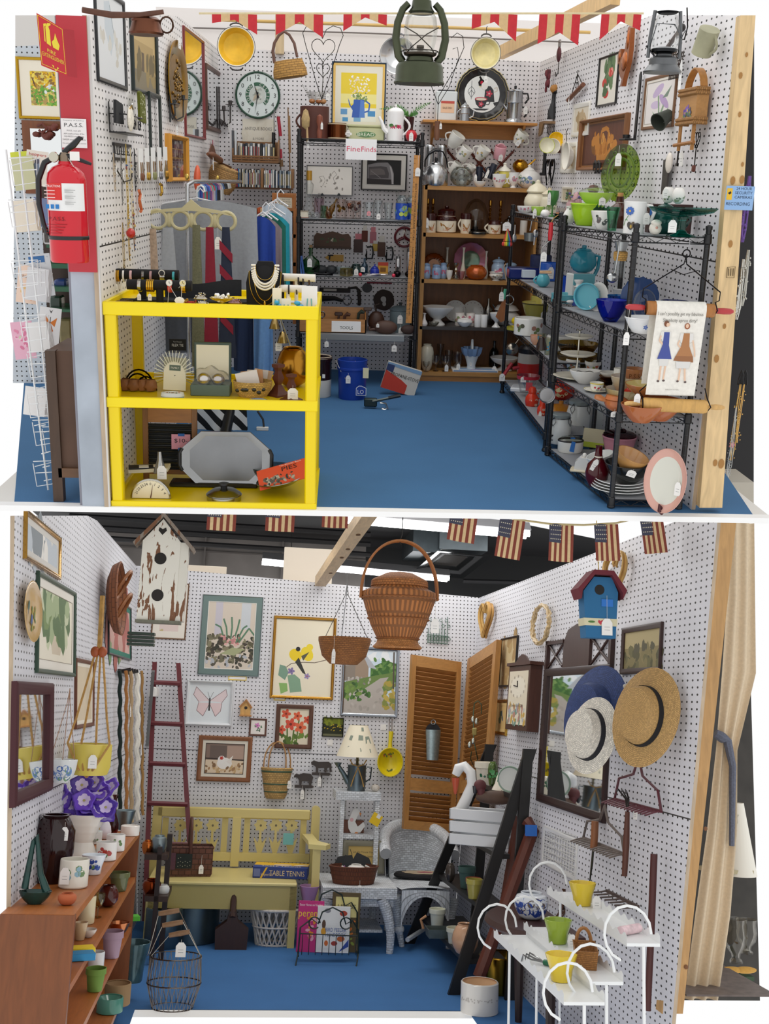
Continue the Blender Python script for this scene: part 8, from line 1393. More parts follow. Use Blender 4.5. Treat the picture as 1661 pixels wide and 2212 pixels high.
# sheet-metal duct with diffuser
c=B.y(985,1200,12.2);t=Th('air_duct','galvanised ceiling duct with a square diffuser under black ceiling','',Pl(B,c,1.))
m=MB(1);pbox(m,c,B,12.2,.7,950,1054,1100,1188,'8d979c:nm=5');a=m;pbox(m,c,B,12.25,.9,893,951,1118,1192,'5b6469:nm=5');t.p('duct',m)
m=MB(1);q=[B.y(x,y,d)-c for x,y,d in ((945,1190,12.1),(1064,1201,12.1),(1000,1250,13.4),(887,1239,13.4))];ce=sum(q,V())/4
for k,(f,g,sp) in en(((1,.8,'6f7375:m'),(.78,.62,'2d2e30'),(.6,.45,'55585a:m'),(.43,0,'26221f'))):
 o=[ce+(p-ce)*f+V((0,0,.02*k)) for p in q];i=[ce+(p-ce)*max(g,.01)+V((0,0,.02*k+.015)) for p in q];m.add(o+i,[(j,(j+1)%4,4+(j+1)%4,4+j) for j in rg(4)]+[(3,2,1,0)][:0],sp)
 if g==0: m.add(o,[(0,1,2,3)],sp)
t.p('diffuser',m)
for x0,x1,yt,yb,y,nm in ((400,489,1222,1243,11.3,'low white card leaning on top of back wall at left'),(612,718,1184,1262,11.3,'large cream board standing up behind back wall')):
 m=MB(1);c=B.y((x0+x1)/2,yb,y);pbox(m,c,B,y,.02,x0,x1,yt,yb+10,'f6ead8',.01);one('board',nm,'board',Pl(B,c,1.),m)
# lower booth: back wall
bp=lambda *a,**k:picture(BB,*a,**k)
bp((330,405,1259,1381),'thin brown-framed print half hidden behind white birdhouse','7a5a40:w',3,'efe9dc',14,'e6d4cc',[('sc',(0,0,1,1),16,.12,['d9b0b0','c9b98a'])],d=3)
bp((432,564,1287,1460),'large grey-matted watercolour of ferns and pink blossoms','9aa2a4:m',2,'6f8480',13,'d8ccbc',[('r',.15,.5,.3,1,'c9c4cc'),('r',.7,.6,.9,1,'cdd2d6'),('sc',(0,.1,1,.5),130,.055,['4a4238','5f5a44','74705a','3a3a30','8a8468']),('sc',(0,0,1,.2),30,.05,['c9c9cc','b5b9bf','5a564a'])]+[('l',[(.5+.06*i,.4),(.5+.12*i+.02,.62),(.5+.17*i,.78-.03*i*i)],.035,'5f8468') for i in (-2,-1,0,1,2,3)]+[('sc',(.3,.36,.68,.5),22,.035,['d9a09c','e4b4ac','c98a88']),('p',[(.3,.22),(.6,.2),(.82,.3),(.55,.32)],'a9ad84')],d=3,mt2='f4f1ea')
bp((587,723,1333,1510),'gold-framed print of two yellow finches on a twig','b5853a:m',6,bg='efe6cd',sh=[('l',[(.2,.36),(.3,.42),(.5,.44),(.7,.44),(.98,.5)],.012,'6a5a4a'),('e',.36,.53,.1,.09,'f0d028',.9),('p',[(.36,.44),(.42,.5),(.56,.28),(.5,.3)],'3a3a34'),('e',.4,.61,.04,.03,'2a2a2a'),('e',.56,.55,.1,.1,'f2d83a',.6),('e',.6,.64,.06,.045,'f2d83a'),('p',[(.46,.52),(.6,.58),(.5,.46)],'5a5a4a'),('p',[(.1,.4),(.08,.26),(.2,.2),(.26,.3),(.2,.38)],'7fa08a'),('p',[(.24,.26),(.3,.04),(.5,.06),(.46,.22),(.36,.28)],'86a88c'),('p',[(.1,.16),(.14,.02),(.26,.06),(.24,.16)],'8fb86a'),('fl',.3,.32,.06,'8a7aa8','6a5a8a'),('fl',.58,.26,.05,'9a8ab4','b05a5a')],d=6)
bp((402,503,1470,1567),'white-framed drawing of a pale pink butterfly','dfe2e4:p',6,bg='e6ecee',sh=[('p',[(.5,.55),(.16,.9),(.1,.7),(.24,.52)],'ead9da'),('p',[(.5,.55),(.88,.86),(.92,.7),(.8,.52)],'ead9da'),('p',[(.5,.5),(.24,.5),(.2,.3),(.36,.16)],'ecd4d4'),('p',[(.5,.5),(.8,.5),(.78,.3),(.66,.16)],'ecd4d4'),('l',[(.5,.55),(.16,.9),(.1,.7),(.24,.52),(.2,.3),(.36,.16),(.5,.48)],.012,'8a6a6c'),('l',[(.5,.55),(.88,.86),(.92,.7),(.8,.52),(.78,.3),(.66,.16),(.5,.48)],.012,'8a6a6c'),('l',[(.5,.62),(.5,.3)],.04,'3a3838'),('l',[(.5,.6),(.44,.78)],.008,'3a3838'),('l',[(.5,.6),(.58,.78)],.008,'3a3838')],d=8)
bp((538,576,1552,1590),'tiny brown-framed pink flower tile','5f3a2c:w',4,bg='efe9e2',sh=[('fl',.45,.62,.2,'d98ac4','b05a9a'),('sc',(.3,.25,.85,.6),10,.07,['4f6a54','6a8a6a'])],d=3)
bp((595,675,1522,1617),'brown-framed textile of orange lilies','5a3826:w',9,bg='e4d9c0',sh=[('l',[(.3,0),(.25,.6)],.05,'4f6a2a'),('l',[(.6,0),(.66,.7)],.05,'5a7430'),('l',[(.45,0),(.5,.4)],.05,'4f6a2a'),('sc',(0,0,1,.3),22,.09,['5a7430','6f8a3a','4a5f28']),('fl',.2,.85,.16,'d9583a','8a2a1a'),('fl',.6,.8,.15,'e0623c','8a2a1a'),('fl',.38,.56,.2,'d8503a','7a2a1a'),('fl',.72,.48,.2,'e06a44','7a2a1a'),('fl',.06,.4,.15,'d9583a','8a2a1a'),('fl',.95,.7,.14,'d9583a','8a2a1a')],d=6)
bp((696,742,1550,1592),'small dark canvas with yellow flowers beside lamp shade','1c1c18:p',2,bg='23280f',sh=[('r',0,.7,1,1,'6f7a16'),('sc',(0,.65,1,1),20,.1,['7f8a1c','5a6414']),('sc',(.05,.3,.95,.65),20,.035,['d8b828','b59a20']),('r',0,0,1,.12,'6a6a4a')],d=4)
bp((738,860,1398,1548),'silver-framed painting of a weathered barn and a dirt road','9aa0a8:m',6,bg='cfe0ec',sh=[('sc',(0,.75,1,1),14,.16,['dce8f0','eef2f4']),('p',[(.5,.72),(.8,.84),(1,.8),(1,.5),(.5,.5)],'4f7a3a'),('sc',(.55,.5,1,.85),50,.06,['5f8a44','3f6a30','7fa05a','44703a']),('p',[(0,.76),(.2,.76),(.32,.98),(.46,.72),(.46,.52),(0,.5)],'8f8478'),('p',[(.2,.78),(.3,.98),(.46,.72),(.46,.56),(.2,.56)],'a08c78'),('p',[(.3,.98),(.46,.72),(.62,.7),(.42,.9)],'b5bac0'),('p',[(0,.92),(.3,.98),(.2,.76),(0,.74)],'c4c9cc'),('sc',(0,.46,.5,.56),40,.03,['a9a29a','8a847e','c0bab2']),('p',[(0,.48),(.6,.6),(.98,.66),(.98,.4),(0,.1)],'6f8a4a'),('p',[(0,0),(0,.22),(.35,.36),(.7,.56),(.86,.58),(.74,.42),(.84,.22),(1,.06),(1,0)],'b9b2aa'),('sc',(.1,.02,.8,.4),24,.05,['c4beb6','a8a29a','b0a8a0']),('sc',(.78,.1,1,.5),34,.06,['b5a24a','8a944a','c9b25a']),('sc',(0,.2,.5,.46),34,.05,['4f7a3a','7a9a4a','3f6030']),('l',[(.96,.4),(.95,.98)],.03,'5a5048')],d=6)
bp((427,543,1590,1688),'wide brown-framed picture of a white hen on a nest','8a5530:w',9,'e6e0d0',8,'e4d0b4',[('r',0,.45,1,1,'8a7468'),('r',.1,.5,.55,.95,'6f6058'),('l',[(0,.5),(1,.46)],.03,'3a2e28'),('r',.55,.5,1,.95,'b59a8a'),('sc',(0,0,1,.4),40,.05,['c9a878','a9825a','d9bc94','8a6a4a']),('e',.5,.34,.2,.2,'f2efe9'),('e',.42,.46,.1,.14,'f4f1ec'),('p',[(.55,.4),(.72,.62),(.66,.3)],'ece6de'),('fl',.42,.52,.05,'c43a30','c43a30')],d=6,mt2='3a2a24')
for i,(px,py,w,h) in en(((513,1465,38,9),(604,1509,24,8),(713,1604,12,12),(828,1571,12,12))):
 k=MB(.0048);k.b(-w/2,w/2,-1,0,-h/2,h/2,'e6c85a' if i<2 else 'f2f0ec');k.b(-w/2+2,w/2-2,-1.2,-1,-h/2+2,h/2-2,'f2f0ec');one('price_card',('yellow-edged price card under fern watercolour','small yellow-edged price card under finch print','white price card below dark yellow-flower canvas','white price card beside yellow ladle handle')[i],'card',BB.P(px,py),k)
# red ladder
t=Th('ladder','tapering dark red wooden ladder leaning on back wall',"ladder",Pl(B,B.y(350,1990,10.7),1.));P=B.y(350,1990,10.7);RD='6a2a30:p'
for a,b in (((334,1430),(312,1990)),((385,1432),(420,1990))):
 m=MB(1);p,q=B.y(*a,10.85)-P,B.y(*b,10.5)-P;d=V((.022,0,0));e=V((0,.03,0));m.add([p-d,p+d,p+d+e,p-d+e,q-d,q+d,q+d+e,q-d+e],[(0,1,2,3),(7,6,5,4),(0,4,5,1),(1,5,6,2),(2,6,7,3),(3,7,4,0)],RD);t.p('side_rail',m)
for xl,xr,yy in ((334,386,1474),(329,391,1562),(326,397,1649),(321,402,1735),(318,408,1822),(315,412,1910)):
 m=MB(1);f=(yy-1430)/560;p,q=B.y(xl-3,yy,10.83-.35*f)-P,B.y(xr+3,yy+3,10.83-.35*f)-P;m.T([p,q],.024,RD,6);t.p('rung',m)
m=MB(1);price(m,0,0,0,.06,.09);m.v=[v+B.y(334,1484,10.8)-P for v in m.v];t.p('price_tag',m)
t=Th('birdhouse','tiny natural wood birdhouse between butterfly and finch pictures','',BB.P(531,1530));k.X([(-11,-14),(10,-14),(11,4),(0,17),(-12,4)],-10,0,'d9a860:w');k.ell(0,1,3.4,3.4,-10.4,-10,'2a2018');t.p('box');t.X('roof',[(0,20),(14,2),(12,0),(0,16),(-13,1),(-15,3)],-13,1,'b57a40:w');t.b('base',-13,13,-14,0,-17,-14,'c08a50:w')
t=Th('wall_basket','tan wicker half basket with a tall loop handle and green bands','basket',BB.P(597,1680));k.L([(.1,-43),(20,-43),(24,-36),(33,16),(35,20),(33,22),(22,-34)],'c9a468:wk=7x4',26,sy=.6)
for z,r in ((-30,25.4),(-14,28.6),(12,33.4)):k.L([(r,z),(r+.8,z+1.5),(r,z+3)],'3f5a44:p',26,sy=.6)
t.p()
for o in (0,5):k.T([((29-o*2)*cos(PI*i/14),-o,20+56*sin(PI*i/14)**.8) for i in rg(15)],1.6,'b98a54:w',6)
t.p('handle');t.g(28,-8,-4,9,16,1)
for i,(px,py,lb) in en(((695,1655,'dark iron cow weathervane ornament, upper right of pair'),(658,1682,'dark iron sheep weathervane ornament, lower left of pair'))):
 t=Th('weathervane',lb,'ornament',BB.P(px,py,.02));C='3f3734:n=9';t.X('animal',[(-24,8),(-18,12),(-8,9),(14,10),(20,6),(21,-10),(17,-12),(16,-2),(12,-3),(10,-12),(6,-12),(5,-3),(-8,-4),(-8,-13),(-12,-13),(-13,-2),(-17,1),(-23,3)] if i<1 else [(-24,5),(-20,10),(-12,9),(-4,12),(12,11),(18,4),(16,-4),(14,-13),(10,-13),(9,-5),(-6,-5),(-7,-13),(-11,-13),(-12,-4),(-17,3),(-23,2)],-5,-1,C);k.X([(-21,-19),(16,-19),(21,-16),(16,-13),(-21,-13)],-5,-1,C);k.T([(0,-3,-13),(0,-3,-44)],1.4,C,6);t.p('arrow');t.g(-4,-6,-14,8,20,8)
t=Th('gourd_ladle','bright yellow painted ladle with autumn leaves hanging on back wall','ladle',BB.P(840,1645,.01));k.t=UP;ware(k,'bowl',56,20,'e8d31f:p',30,True,sy=1.1);t.p('bowl');t.T('handle',[(0,-8,29),(0,-8,42),(1,-8,56),(1,-8,64)],[5,4,5,5.4],'e8d31f:p',10);k.t=trs(0,-1,0);art(k,[('sc',(.22,.7,.8,.84),9,.06,['4a6a2a','b0522a','6a7a2a']),('sc',(.4,.14,.6,.2),4,.05,['6a7a3a'])],52,56,-8);t.p('leaf_painting');t.T('loop',[(-3,-6,64),(-3,-3,90),(3,-3,90),(3,-6,64)],.7,'5a4636',5)
t=Th('wire_plaque','green wire fence plaque with flowers behind lidded basket','ornament',BB.P(944,1362,.01))
for i in rg(8):k.T([(-20+6*i,-2,-26),(-20+6*i,-2,4+14*(i%2)+(12 if i==7 else 0))],.8,'4a6a58:p',5);k.T([(-17+6*i+4*cos(a),-2,-18+4*sin(a)) for a in [.7*q for q in rg(9)]],.7,'4a6a58:p',5,True);k.T([(-17+6*i+3*cos(a),-2,(10 if i%2 else 22)+3*sin(a)) for a in [.7*q for q in rg(9)]],.6,'5a7a68:p',5,True)
k.T([(-22,-2,-26),(24,-2,-28)],1,'4a6a58:p',5);k.T([(-22,-2,-10),(24,-2,-12)],1,'4a6a58:p',5);t.p('wire')
# louvred folding doors
def louver(q,y0,y1,name,label,n):
 a,b,c,d=[B.y(*p,yy) for p,yy in zip(q,(y0,y1,y1,y0))];t=Th(name,label,'shutter',Pl(B,d,1.));X=(c-d);Z=(a-d);N=X.cross(Z).normalized()*-.05;O=V()
 WD='b9854a:w'
 def slab(u0,u1,v0,v1,o0,o1,sp):
  m=MB(1);vs=[X*u+Z*v+N*o for o in(o0,o1) for u,v in((u0,v0),(u1,v0),(u1,v1),(u0,v1))];m.add(vs,[(3,2,1,0),(4,5,6,7),(0,1,5,4),(1,2,6,5),(2,3,7,6),(3,0,4,7)],sp);return m
 for u0,u1 in((0,.09),(.91,1)):t.p('stile',slab(u0,u1,0,1,-.4,.6,WD))
 for v0,v1 in((0,.05),(.22,.29),(.935,1)):t.p('rail',slab(.09,.91,v0,v1,-.35,.55,'c08c50:w=x'))
 for i in rg(n):
  v=.05+(.885)*(i+.5)/n
  if .21<v<.3:continue
  h=.44/n;m=MB(1);vs=[X*u+Z*(v+s*h)+N*o for s,o in((-1,.5),(-.8,.56),(1,-.2),(.8,-.26)) for u in(.09,.91)];m.add(vs,[(0,1,3,2),(2,3,5,4),(4,5,7,6),(6,7,1,0)],'b07a40:w=x');t.p('louver',m)
louver([(889,1414),(1012,1424),(980,1800),(870,1790)],10.72,10.86,'louver_door','wide honey-wood louvred panel of folding screen, left leaf',34)
louver([(1014,1424),(1078,1412),(1046,1800),(984,1800)],10.86,9.7,'louver_door','narrow angled louvred panel of folding screen in corner',34)
t=Th('wall_pocket','galvanised embossed wall pocket hung on left louvred panel','',PB(934,1642,10.66));t.L('pocket',[(.1,0),(13,0),(13,2),(17,64),(15.6,64),(12,4)],'9fb0b2:nm=40',24,sy=.5);k.ell(0,62,16,16,3,5,'1c1c22');k.T([(5*cos(a),2,80+5*sin(a)) for a in [.5*q for q in rg(13)]],1.2,'9a9c9c:m',6,True);t.p('back_plate')
t=Th('garden_hook','green wire hook with metal leaves and a wooden birdhouse charm','ornament',PB(1030,1640,10.));k.T([(-10,0,96),(-8,0,118),(0,0,124),(8,0,116),(8,0,96)],1.1,'4f6450:m',6);k.T([(-10,0,96),(-8,0,40),(2,0,0),(-6,0,-16),(-14,0,0),(-12,0,16)],1.1,'4f6450:m',6)
t.p('wire')
for x,z in ((-10,84),(-2,80),(-8,38),(-16,30)):k.O((x,-2,z),(5,1.5,7),'c9cfc4:m',8,5)
t.p('leaves');t.b('charm',-12,-2,-6,0,50,66,'a99a5a:w',2);t.g(2,0,0,12,22,22)
# yellow bench
PBn=B.y(490,1985,9.95);t=Th('bench','pale yellow wooden bench with tulip cut-outs in its back','',Pl(B,PBn,1.));YW='d8c67c:p';P=PBn
zs=B.y(480,1905,9.95).z
def bq(n,*a): m=MB(1);pbox(m,P,B,*a);t.p(n,m)
xl,xr=B.y(318,1905,9.95).x,B.y(642,1905,9.95).x
m=MB(1);m.b(xl-P.x,xr-P.x,-.02,.82,zs-.03-P.z,zs-P.z,'e0cf88:p',.008);t.p('seat',m)
bq('apron',9.95,.03,320,640,1909,1964,'b9a862:p');bq('top_rail',10.74,.06,339,671,1746,1768,YW,.01);bq('lower_rail',10.74,.06,340,668,1842,1860,YW);bq('center_stile',10.73,.07,500,518,1766,1872,YW)  # apron yellow lowered below the seat's: shade on the bench front put into colour
for x0,x1,yt in((323,343,1736),(669,687,1741)):
 m=MB(1);a,b=B.y(x0,1850,10.74)-P,B.y(x1,1850,10.74)-P;zt=B.y(x0,yt,10.74).z-P.z;w=b.x-a.x;m.X([(a.x,-P.z),(b.x,-P.z),(b.x,zt-w*.4)]+[(a.x+w*(.5+.5*cos(PI*i/8)),zt-w*.4+w*.4*sin(PI*i/8)) for i in rg(9)]+[(a.x,zt-w*.4)],.79,.87,YW);t.p('back_post',m)
for x in (349,478,526,648):bq('slat',10.76,.03,x,x+13,1766,1846,'cdbb70:p')
for cx in (388,423,458,562,595,629):
 c=B.y(cx,1806,10.75);m=MB(B.s(c));o=(c-P)/m.s
 pts=[(-3,-40),(3,-40),(10,-18),(14,-2),(5,-14),(2.5,-6),(2.5,12)]+[(((11 if i%2 else 15)*sin(a)),22-(11 if i%2 else 15)*cos(a)) for i,a in en([.35+.43*q for q in rg(14)])]+[(-2.5,12),(-2.5,-6),(-5,-14),(-14,-2),(-10,-18)]
 m.X([(x+o.x,z+o.z) for x,z in pts],o.y,o.y+5,'cfbd74:p');m.X([(x+o.x,z+o.z) for x,z in ((-2,38),(2,38),(2,44),(-2,44))],o.y,o.y+4,'cfbd74:p');m.ell(o.x,o.z+22,2.4,2.4,o.y-.3,o.y,'6f6650');t.p('tulip_slat',m)
m=MB(1);a=B.y(672,1815,10.6)-P;m.X([(a.x-.06,.05),(a.x+.09,-.02),(a.x+.14,.1),(a.x+.04,.3),(a.x+.02,.8),(a.x-.08,.8),(a.x-.05,.3)],a.z,a.z+.04,'e6d690:p','z');m.b(a.x-.02,a.x+.05,.04,.1,-P.z,a.z,YW);t.p('arm',m)
for x in(xl-P.x,xr-P.x-.06):m=MB(1);m.b(x,x+.06,0,.08,-P.z,zs-P.z-.03,YW);t.p('leg',m)
m=MB(1);c=B.y(623,1812,10.7)-P;m.b(c.x-.05,c.x+.05,c.y,c.y+.005,c.z-.055,c.z+.05,'7cc0bc');t.p('price_card',m)
bz=lambda px,py,**k:Pl(B,B.z(px,py,zs+.002),**k)
t=Th('basket','brown splint market basket with a dark starry patch on bench','',bz(408,1890,rz=.12));t.L('body',[(.1,0),(62,0),(66,6),(66,56),(69,60),(66,62),(60,10)],'6a4234:wk=16x11',4,sy=.5,a0=PI/4,a1=2*PI+PI/4);t.T('handle',[(-2,-26*cos(PI*i/14),44+74*sin(PI*i/14)) for i in rg(15)],3.4,'5a3528:w',8);k.b(-32,2,-33.6,-33,18,48,'232a28:f');
for i in rg(14):k.b(-28+5*(i%6),-27+5*(i%6),-34,-33.6,22+8*(i//6)+2*(i%2),23.4+8*(i//6)+2*(i%2),'c9c4a8')
k.b(-46,-33,-33.5,-33,16,50,'5a3a44:f');t.p('flag_patch');t.g(22,-36,46,10,18,20)
t=Th('game_box','blue and yellow table tennis game box on bench','box',bz(605,1898,rz=-.12));k.b(-60,58,0,70,0,22,'2a3f86',.6);k.b(-60,58,30,70,22,22.6,'e8b82a');k.b(-60,58,0,30,22,22.6,'2f4a94');k.ell(2,36,20,12,22.7,23,'e0c49a',20,0,'z');k.X([(26,36),(50,52),(58,46),(40,32)],22.7,23.1,'eeeae0','z');t.p('box');k.W('TABLE TENNIS',14,-.5,11,11,'d8c49a',76);k.W('Imperial',-30,-.5,7,6,'d8c49a',24);k.W('TABLE TENNIS',0,14,23.2,10,'efe0a8',86,0,'z');k.W('Imperial',-30,24,23.2,6,'efe0a8',30,0,'z')
k.X([(-44,0),(-40,0),(-28,22),(-32,22)],-.4,-.1,'e8b82a');k.b(-58,-44,-.4,-.1,3,19,'6a76a8');t.p('print')
# white wicker stand with lamp
WK='e2e6ea:wk=9x4';Z=lambda px,py,y:B.y(px,py,y).z
P=B.y(775,1985,10.35);t=Th('wicker_stand','small white wicker stand with one open shelf','stand',Pl(B,P,1.))
def wbox(n,y,d,x0,x1,yt,yb):
 m=MB(1);pbox(m,P,B,y,d,x0,x1,yt,yb,WK);s=B.s(P)
 for i,f in en(m.f):
  nn=(V(m.v[f[1]])-V(m.v[f[0]])).cross(V(m.v[f[2]])-V(m.v[f[1]]));a=max(rg(3),key=lambda q:abs(nn[q]));m.uv[i]=[((m.v[j][0] if a!=0 else m.v[j][1])/s,(m.v[j][2] if a!=2 else m.v[j][1])/s) for j in f]
 t.p(n,m)
wbox('top',10.35,.42,726,823,1711,1729);wbox('shelf',10.4,.34,736,816,1803,1812)
for x0,x1,y in((730,739,10.36),(806,816,10.36),(735,743,10.7),(803,811,10.7)):wbox('leg',y,.04,x0,x1,1728,1985)
zt=Z(775,1711,10.35)
t=Th('table_lamp','watering-can lamp with a cream garden-tool shade on wicker stand','lamp',Pl(B,B.on(769,(0,10.5,zt),(1,10.5,zt))));t.L('can',[(.1,0),(20,0),(19,6),(20,10),(20,52),(21,54),(.1,54)],'6f7d84:nm=8',28);k.T([(-17,0,16),(-30,-2,36),(-40,-4,50)],[7,5,4],'66747a:nm',10);k.L([(3,0),(9,9),(.1,10)],'66747a:nm',14,(-42,-4,49));t.p('spout');t.T('handle',[(19,0,18),(30,0,26),(32,0,50),(22,0,50)],1.6,'66747a:m',6);t.T('stem',[(0,0,52),(0,0,76)],3,'6a6448:m',8)
k.L([(46,72),(20,138)],'efe6cc',36);k.L([(45,72),(19,138)],'efe6cc',36);t.p('shade')
for a,z,sh in((-1.9,92,[(-14,0),(14,-4),(14,-1),(-12,3)]),(-1.2,86,[(-12,-2),(10,-4),(10,4),(-12,2)]),(-1.5,112,[(-6,-5),(6,-5),(7,5),(-5,6)]),(-2.2,112,[(-5,-4),(3,-6),(5,4),(-3,5)]),(-.95,108,[(-8,-7),(8,-7),(6,8),(-7,7)]),(-1.3,130,[(-4,-4),(4,-4),(4,4),(-4,4)])):
 r=lambda zz:46-26*(zz-72)/66+.5;k.add([(r(z+q)*cos(a+x/36),r(z+q)*sin(a+x/36),z+q) for x,q in sh],[(0,1,2,3)],'8a9484')
t.p('tool_print');
for sg in(-1,1):k.T([(0,-21,50),(sg*8,-22,30),(sg*14,-22,10)],1.4,'b08a4a',5);k.T([(0,-20,52),(sg*12,-20,56),(sg*18,-18,66)],1.4,'b08a4a',5)
t.p('raffia_bow')
k=MB(.0048);k.O((0,0,7),(9,8,7),'cfc8bc:n=30',12,7);one('shell','ball of pale twine at right corner of wicker stand','twine',Pl(B,B.on(810,(0,10.45,zt),(1,10.45,zt))),k)
zt=Z(775,1803,10.4)
t=Th('goose_planter','wooden goose planter with a white goose front in wicker stand','planter',Pl(B,B.on(764,(0,10.5,zt),(1,10.5,zt))));t.b('trough',-24,22,2,26,0,26,'6a3a24:w',1);k.X([(-6,0),(14,2),(24,16),(20,24),(8,14),(2,24),(6,36),(12,44),(6,52),(-4,50),(-8,38),(-14,24),(-12,10)],-3,1,'e6e6e4:p');k.ell(-6,28,4,4,-3.4,-3,'e4b8bc');k.X([(10,44),(12,36),(15,42)],-3.6,-3,'d98a4a');k.X([(0,-2),(10,-2),(8,3),(3,3)],-3.6,-3,'d98a4a');t.p('goose')
t=Th('price_card','yellow price card hanging on right of wicker stand','card',PB(812,1770,10.3));k.t=rot(0,.5);k.b(-11,11,-1,0,-12,12,'ecc51e');k.b(-2,6,-1.3,-1,4,12,'efeee8');t.p('card')
# white wicker side table
P=B.y(780,2060,9.75);t=Th('side_table','white wicker side table with curved legs','table',Pl(B,P,1.));wbox('top',9.75,.78,697,858,1918,1942)
m=MB(1);s=B.s(P)
def leg(x0,x1,yt,yb,y,cv):
 m=MB(1);p=B.y(x0,yt,y)-P;q=B.y(x1,yb,y)-P;n=10;pts=[p+(q-p)*(i/n)+V((cv*sin(PI*i/n*.9),0,0)) for i in rg(n+1)];m.T(pts,[.055-.025*(i/n) for i in rg(n+1)],'dfe3e8:wk=.045x.02',10);t.p('leg',m)
leg(826,838,1940,2060,9.8,.04);leg(708,706,1940,2040,9.8,-.03);leg(820,834,1935,2010,10.45,.03);leg(715,712,1935,2010,10.45,-.02)
wbox('apron',9.8,.03,705,850,1941,1958);wbox('lower_shelf',9.95,.5,716,826,2008,2014)
zt=Z(780,1918,9.75);TZ=lambda px,v:Pl(B,B.on(px,(0,9.8+.7*v,zt+.002),(1,9.8+.7*v,zt+.002)))
t=Th('basket','brown scalloped wicker tray basket on white side table','',TZ(763,.25));t.L('body',[(.1,0),(44,0),(46,6),(52,32),(55,36),(50,37),(44,8)],'6f3a20:wk=4x9',36,sy=.62,wob=wv(.03,8,28));t.g(10,-38,12,12,22,10)
LA(Pl(B,TZ(768,.25).p+V((0,0,.06))),'tea',44,24,'eeebe4:g','teapot','small cream teapot in brown tray basket','',(('h',1,19,8,22,12,1.8),('sp',-1,18,8,14,20,3)))
for i,(px,a,h) in en(((732,.4,48),(752,-.3,42),(790,-.5,50))):
 k=MB(.0047);k.t=rot(-.15,a);k.X([(-20,0),(20,0),(22,h*.6),(6,h),(-18,h*.7)],0,2,'2f3133:k');k.t=k.t@trs(0,0,22);art(k,[('fl',.4,.4,.16,'b07ab0','d9b0d0') if i else ('sc',(.2,.1,.8,.8),6,.07,['b9c4cc','8a9aa4'])],36,40,-.2);k.v=[v+V((0,0,.03)) for v in k.v];one('slate',('left tall','middle','right flower-painted')[i]+' slate piece standing in brown tray basket','slate',TZ(px,.38),k)
c=TZ(785,.9);picture(Wall(B,(0,c.p.y,0),(1,0,0),(0,0,1)),(740,830,1815,1886),'grey-framed lettered sampler standing on side table','8a8672:p',12,bg='d2b46c',sh=[('t','Let the House Have',.5,.72,.1,'4a4438',.7),('t','of joy and cheer',.5,.5,.1,'4a4438',.6),('l',[(.05,.85),(.12,.6),(.06,.3)],.02,'4a4a3a'),('l',[(.95,.85),(.88,.6),(.94,.3)],.02,'4a4a3a')],d=5)
# wicker armchair
P=B.y(905,2045,10.2);t=Th('armchair','white wicker barrel armchair with a flowered black seat pad','chair',Pl(B,P,1.));s=B.s(P);zq=Z(905,1915,10.1)-P.z;zt=Z(905,1784,10.75)-P.z;CW='dde2e7:wk=10x5'
W2=(B.y(985,1900,10.3)-B.y(845,1900,10.3)).x/2
m=MB(1);f=lambda u,v:(W2*1.0*(-cos(PI*u))*(1+.06*v),.12+.62*sin(PI*u)**.7,zq+(zt-zq)*v*(.55+.45*sin(PI*u)**.6));m.Q(f,36,10,CW,1/s);m.Q(lambda u,v:(lambda p:(p[0]*.9,p[1]-.06,p[2]))(f(1-u,v)),36,10,CW,1/s);t.p('back',m)
m=MB(1);m.T([V(f(i/30,1))+V((0,-.03,0)) for i in rg(31)],.055,'e4e8ec:wk=.05x.02',10);t.p('rolled_rim',m)
m=MB(1);m.Q(lambda u,v:(W2*.95*(2*u-1)*(1-.25*(1-v)**2*abs(2*u-1)**3),-.28+1.0*v*(1-.35*abs(2*u-1)**2),zq+.02*sin(PI*u)),20,12,CW,1/s);m.Q(lambda u,v:(W2*.95*(2*u-1)*(1-.25*abs(2*u-1)**3),-.28,zq-(.06+.34*abs(2*u-1)**2.2)*v),24,8,CW,1/s);t.p('seat',m)
for a,b in(((852,1935),(868,2045)),((975,1940),(968,2050))):
 m=MB(1);p=B.y(*a,10.05)-P;q=B.z(*b,0.)-P;m.T([p,p+(q-p)*.55,q],[.07,.035,.024],CW.replace('10x5','.05x.02'),10);m.O(p+(q-p)*.66,.045,'e6e9ec:n=60',10,8);t.p('leg',m)
m=MB(1);m.T([B.z(880,2030,.1)-P,B.y(950,1985,10.6)-P],.022,'c4cad0:p',6);t.p('stretcher',m)
m=MB(1);c=V((.05,.26,zq+.03));m.L([(.1*s,0),(62*s,0),(64*s,4*s),(60*s,8*s),(.1*s,9*s)],'1d1c1e:f',32,c,1,.62);m.L([(.1*s,9.3*s),(44*s,9.3*s)],'b9a68a:f',24,c,1,.6,wob=wv(.1,9));m.L([(.1*s,9.8*s),(18*s,9.8*s)],'b0606a:f',12,c+V((.03,0,0)),1,.5,wob=wv(.2,5));t.p('seat_pad',m)
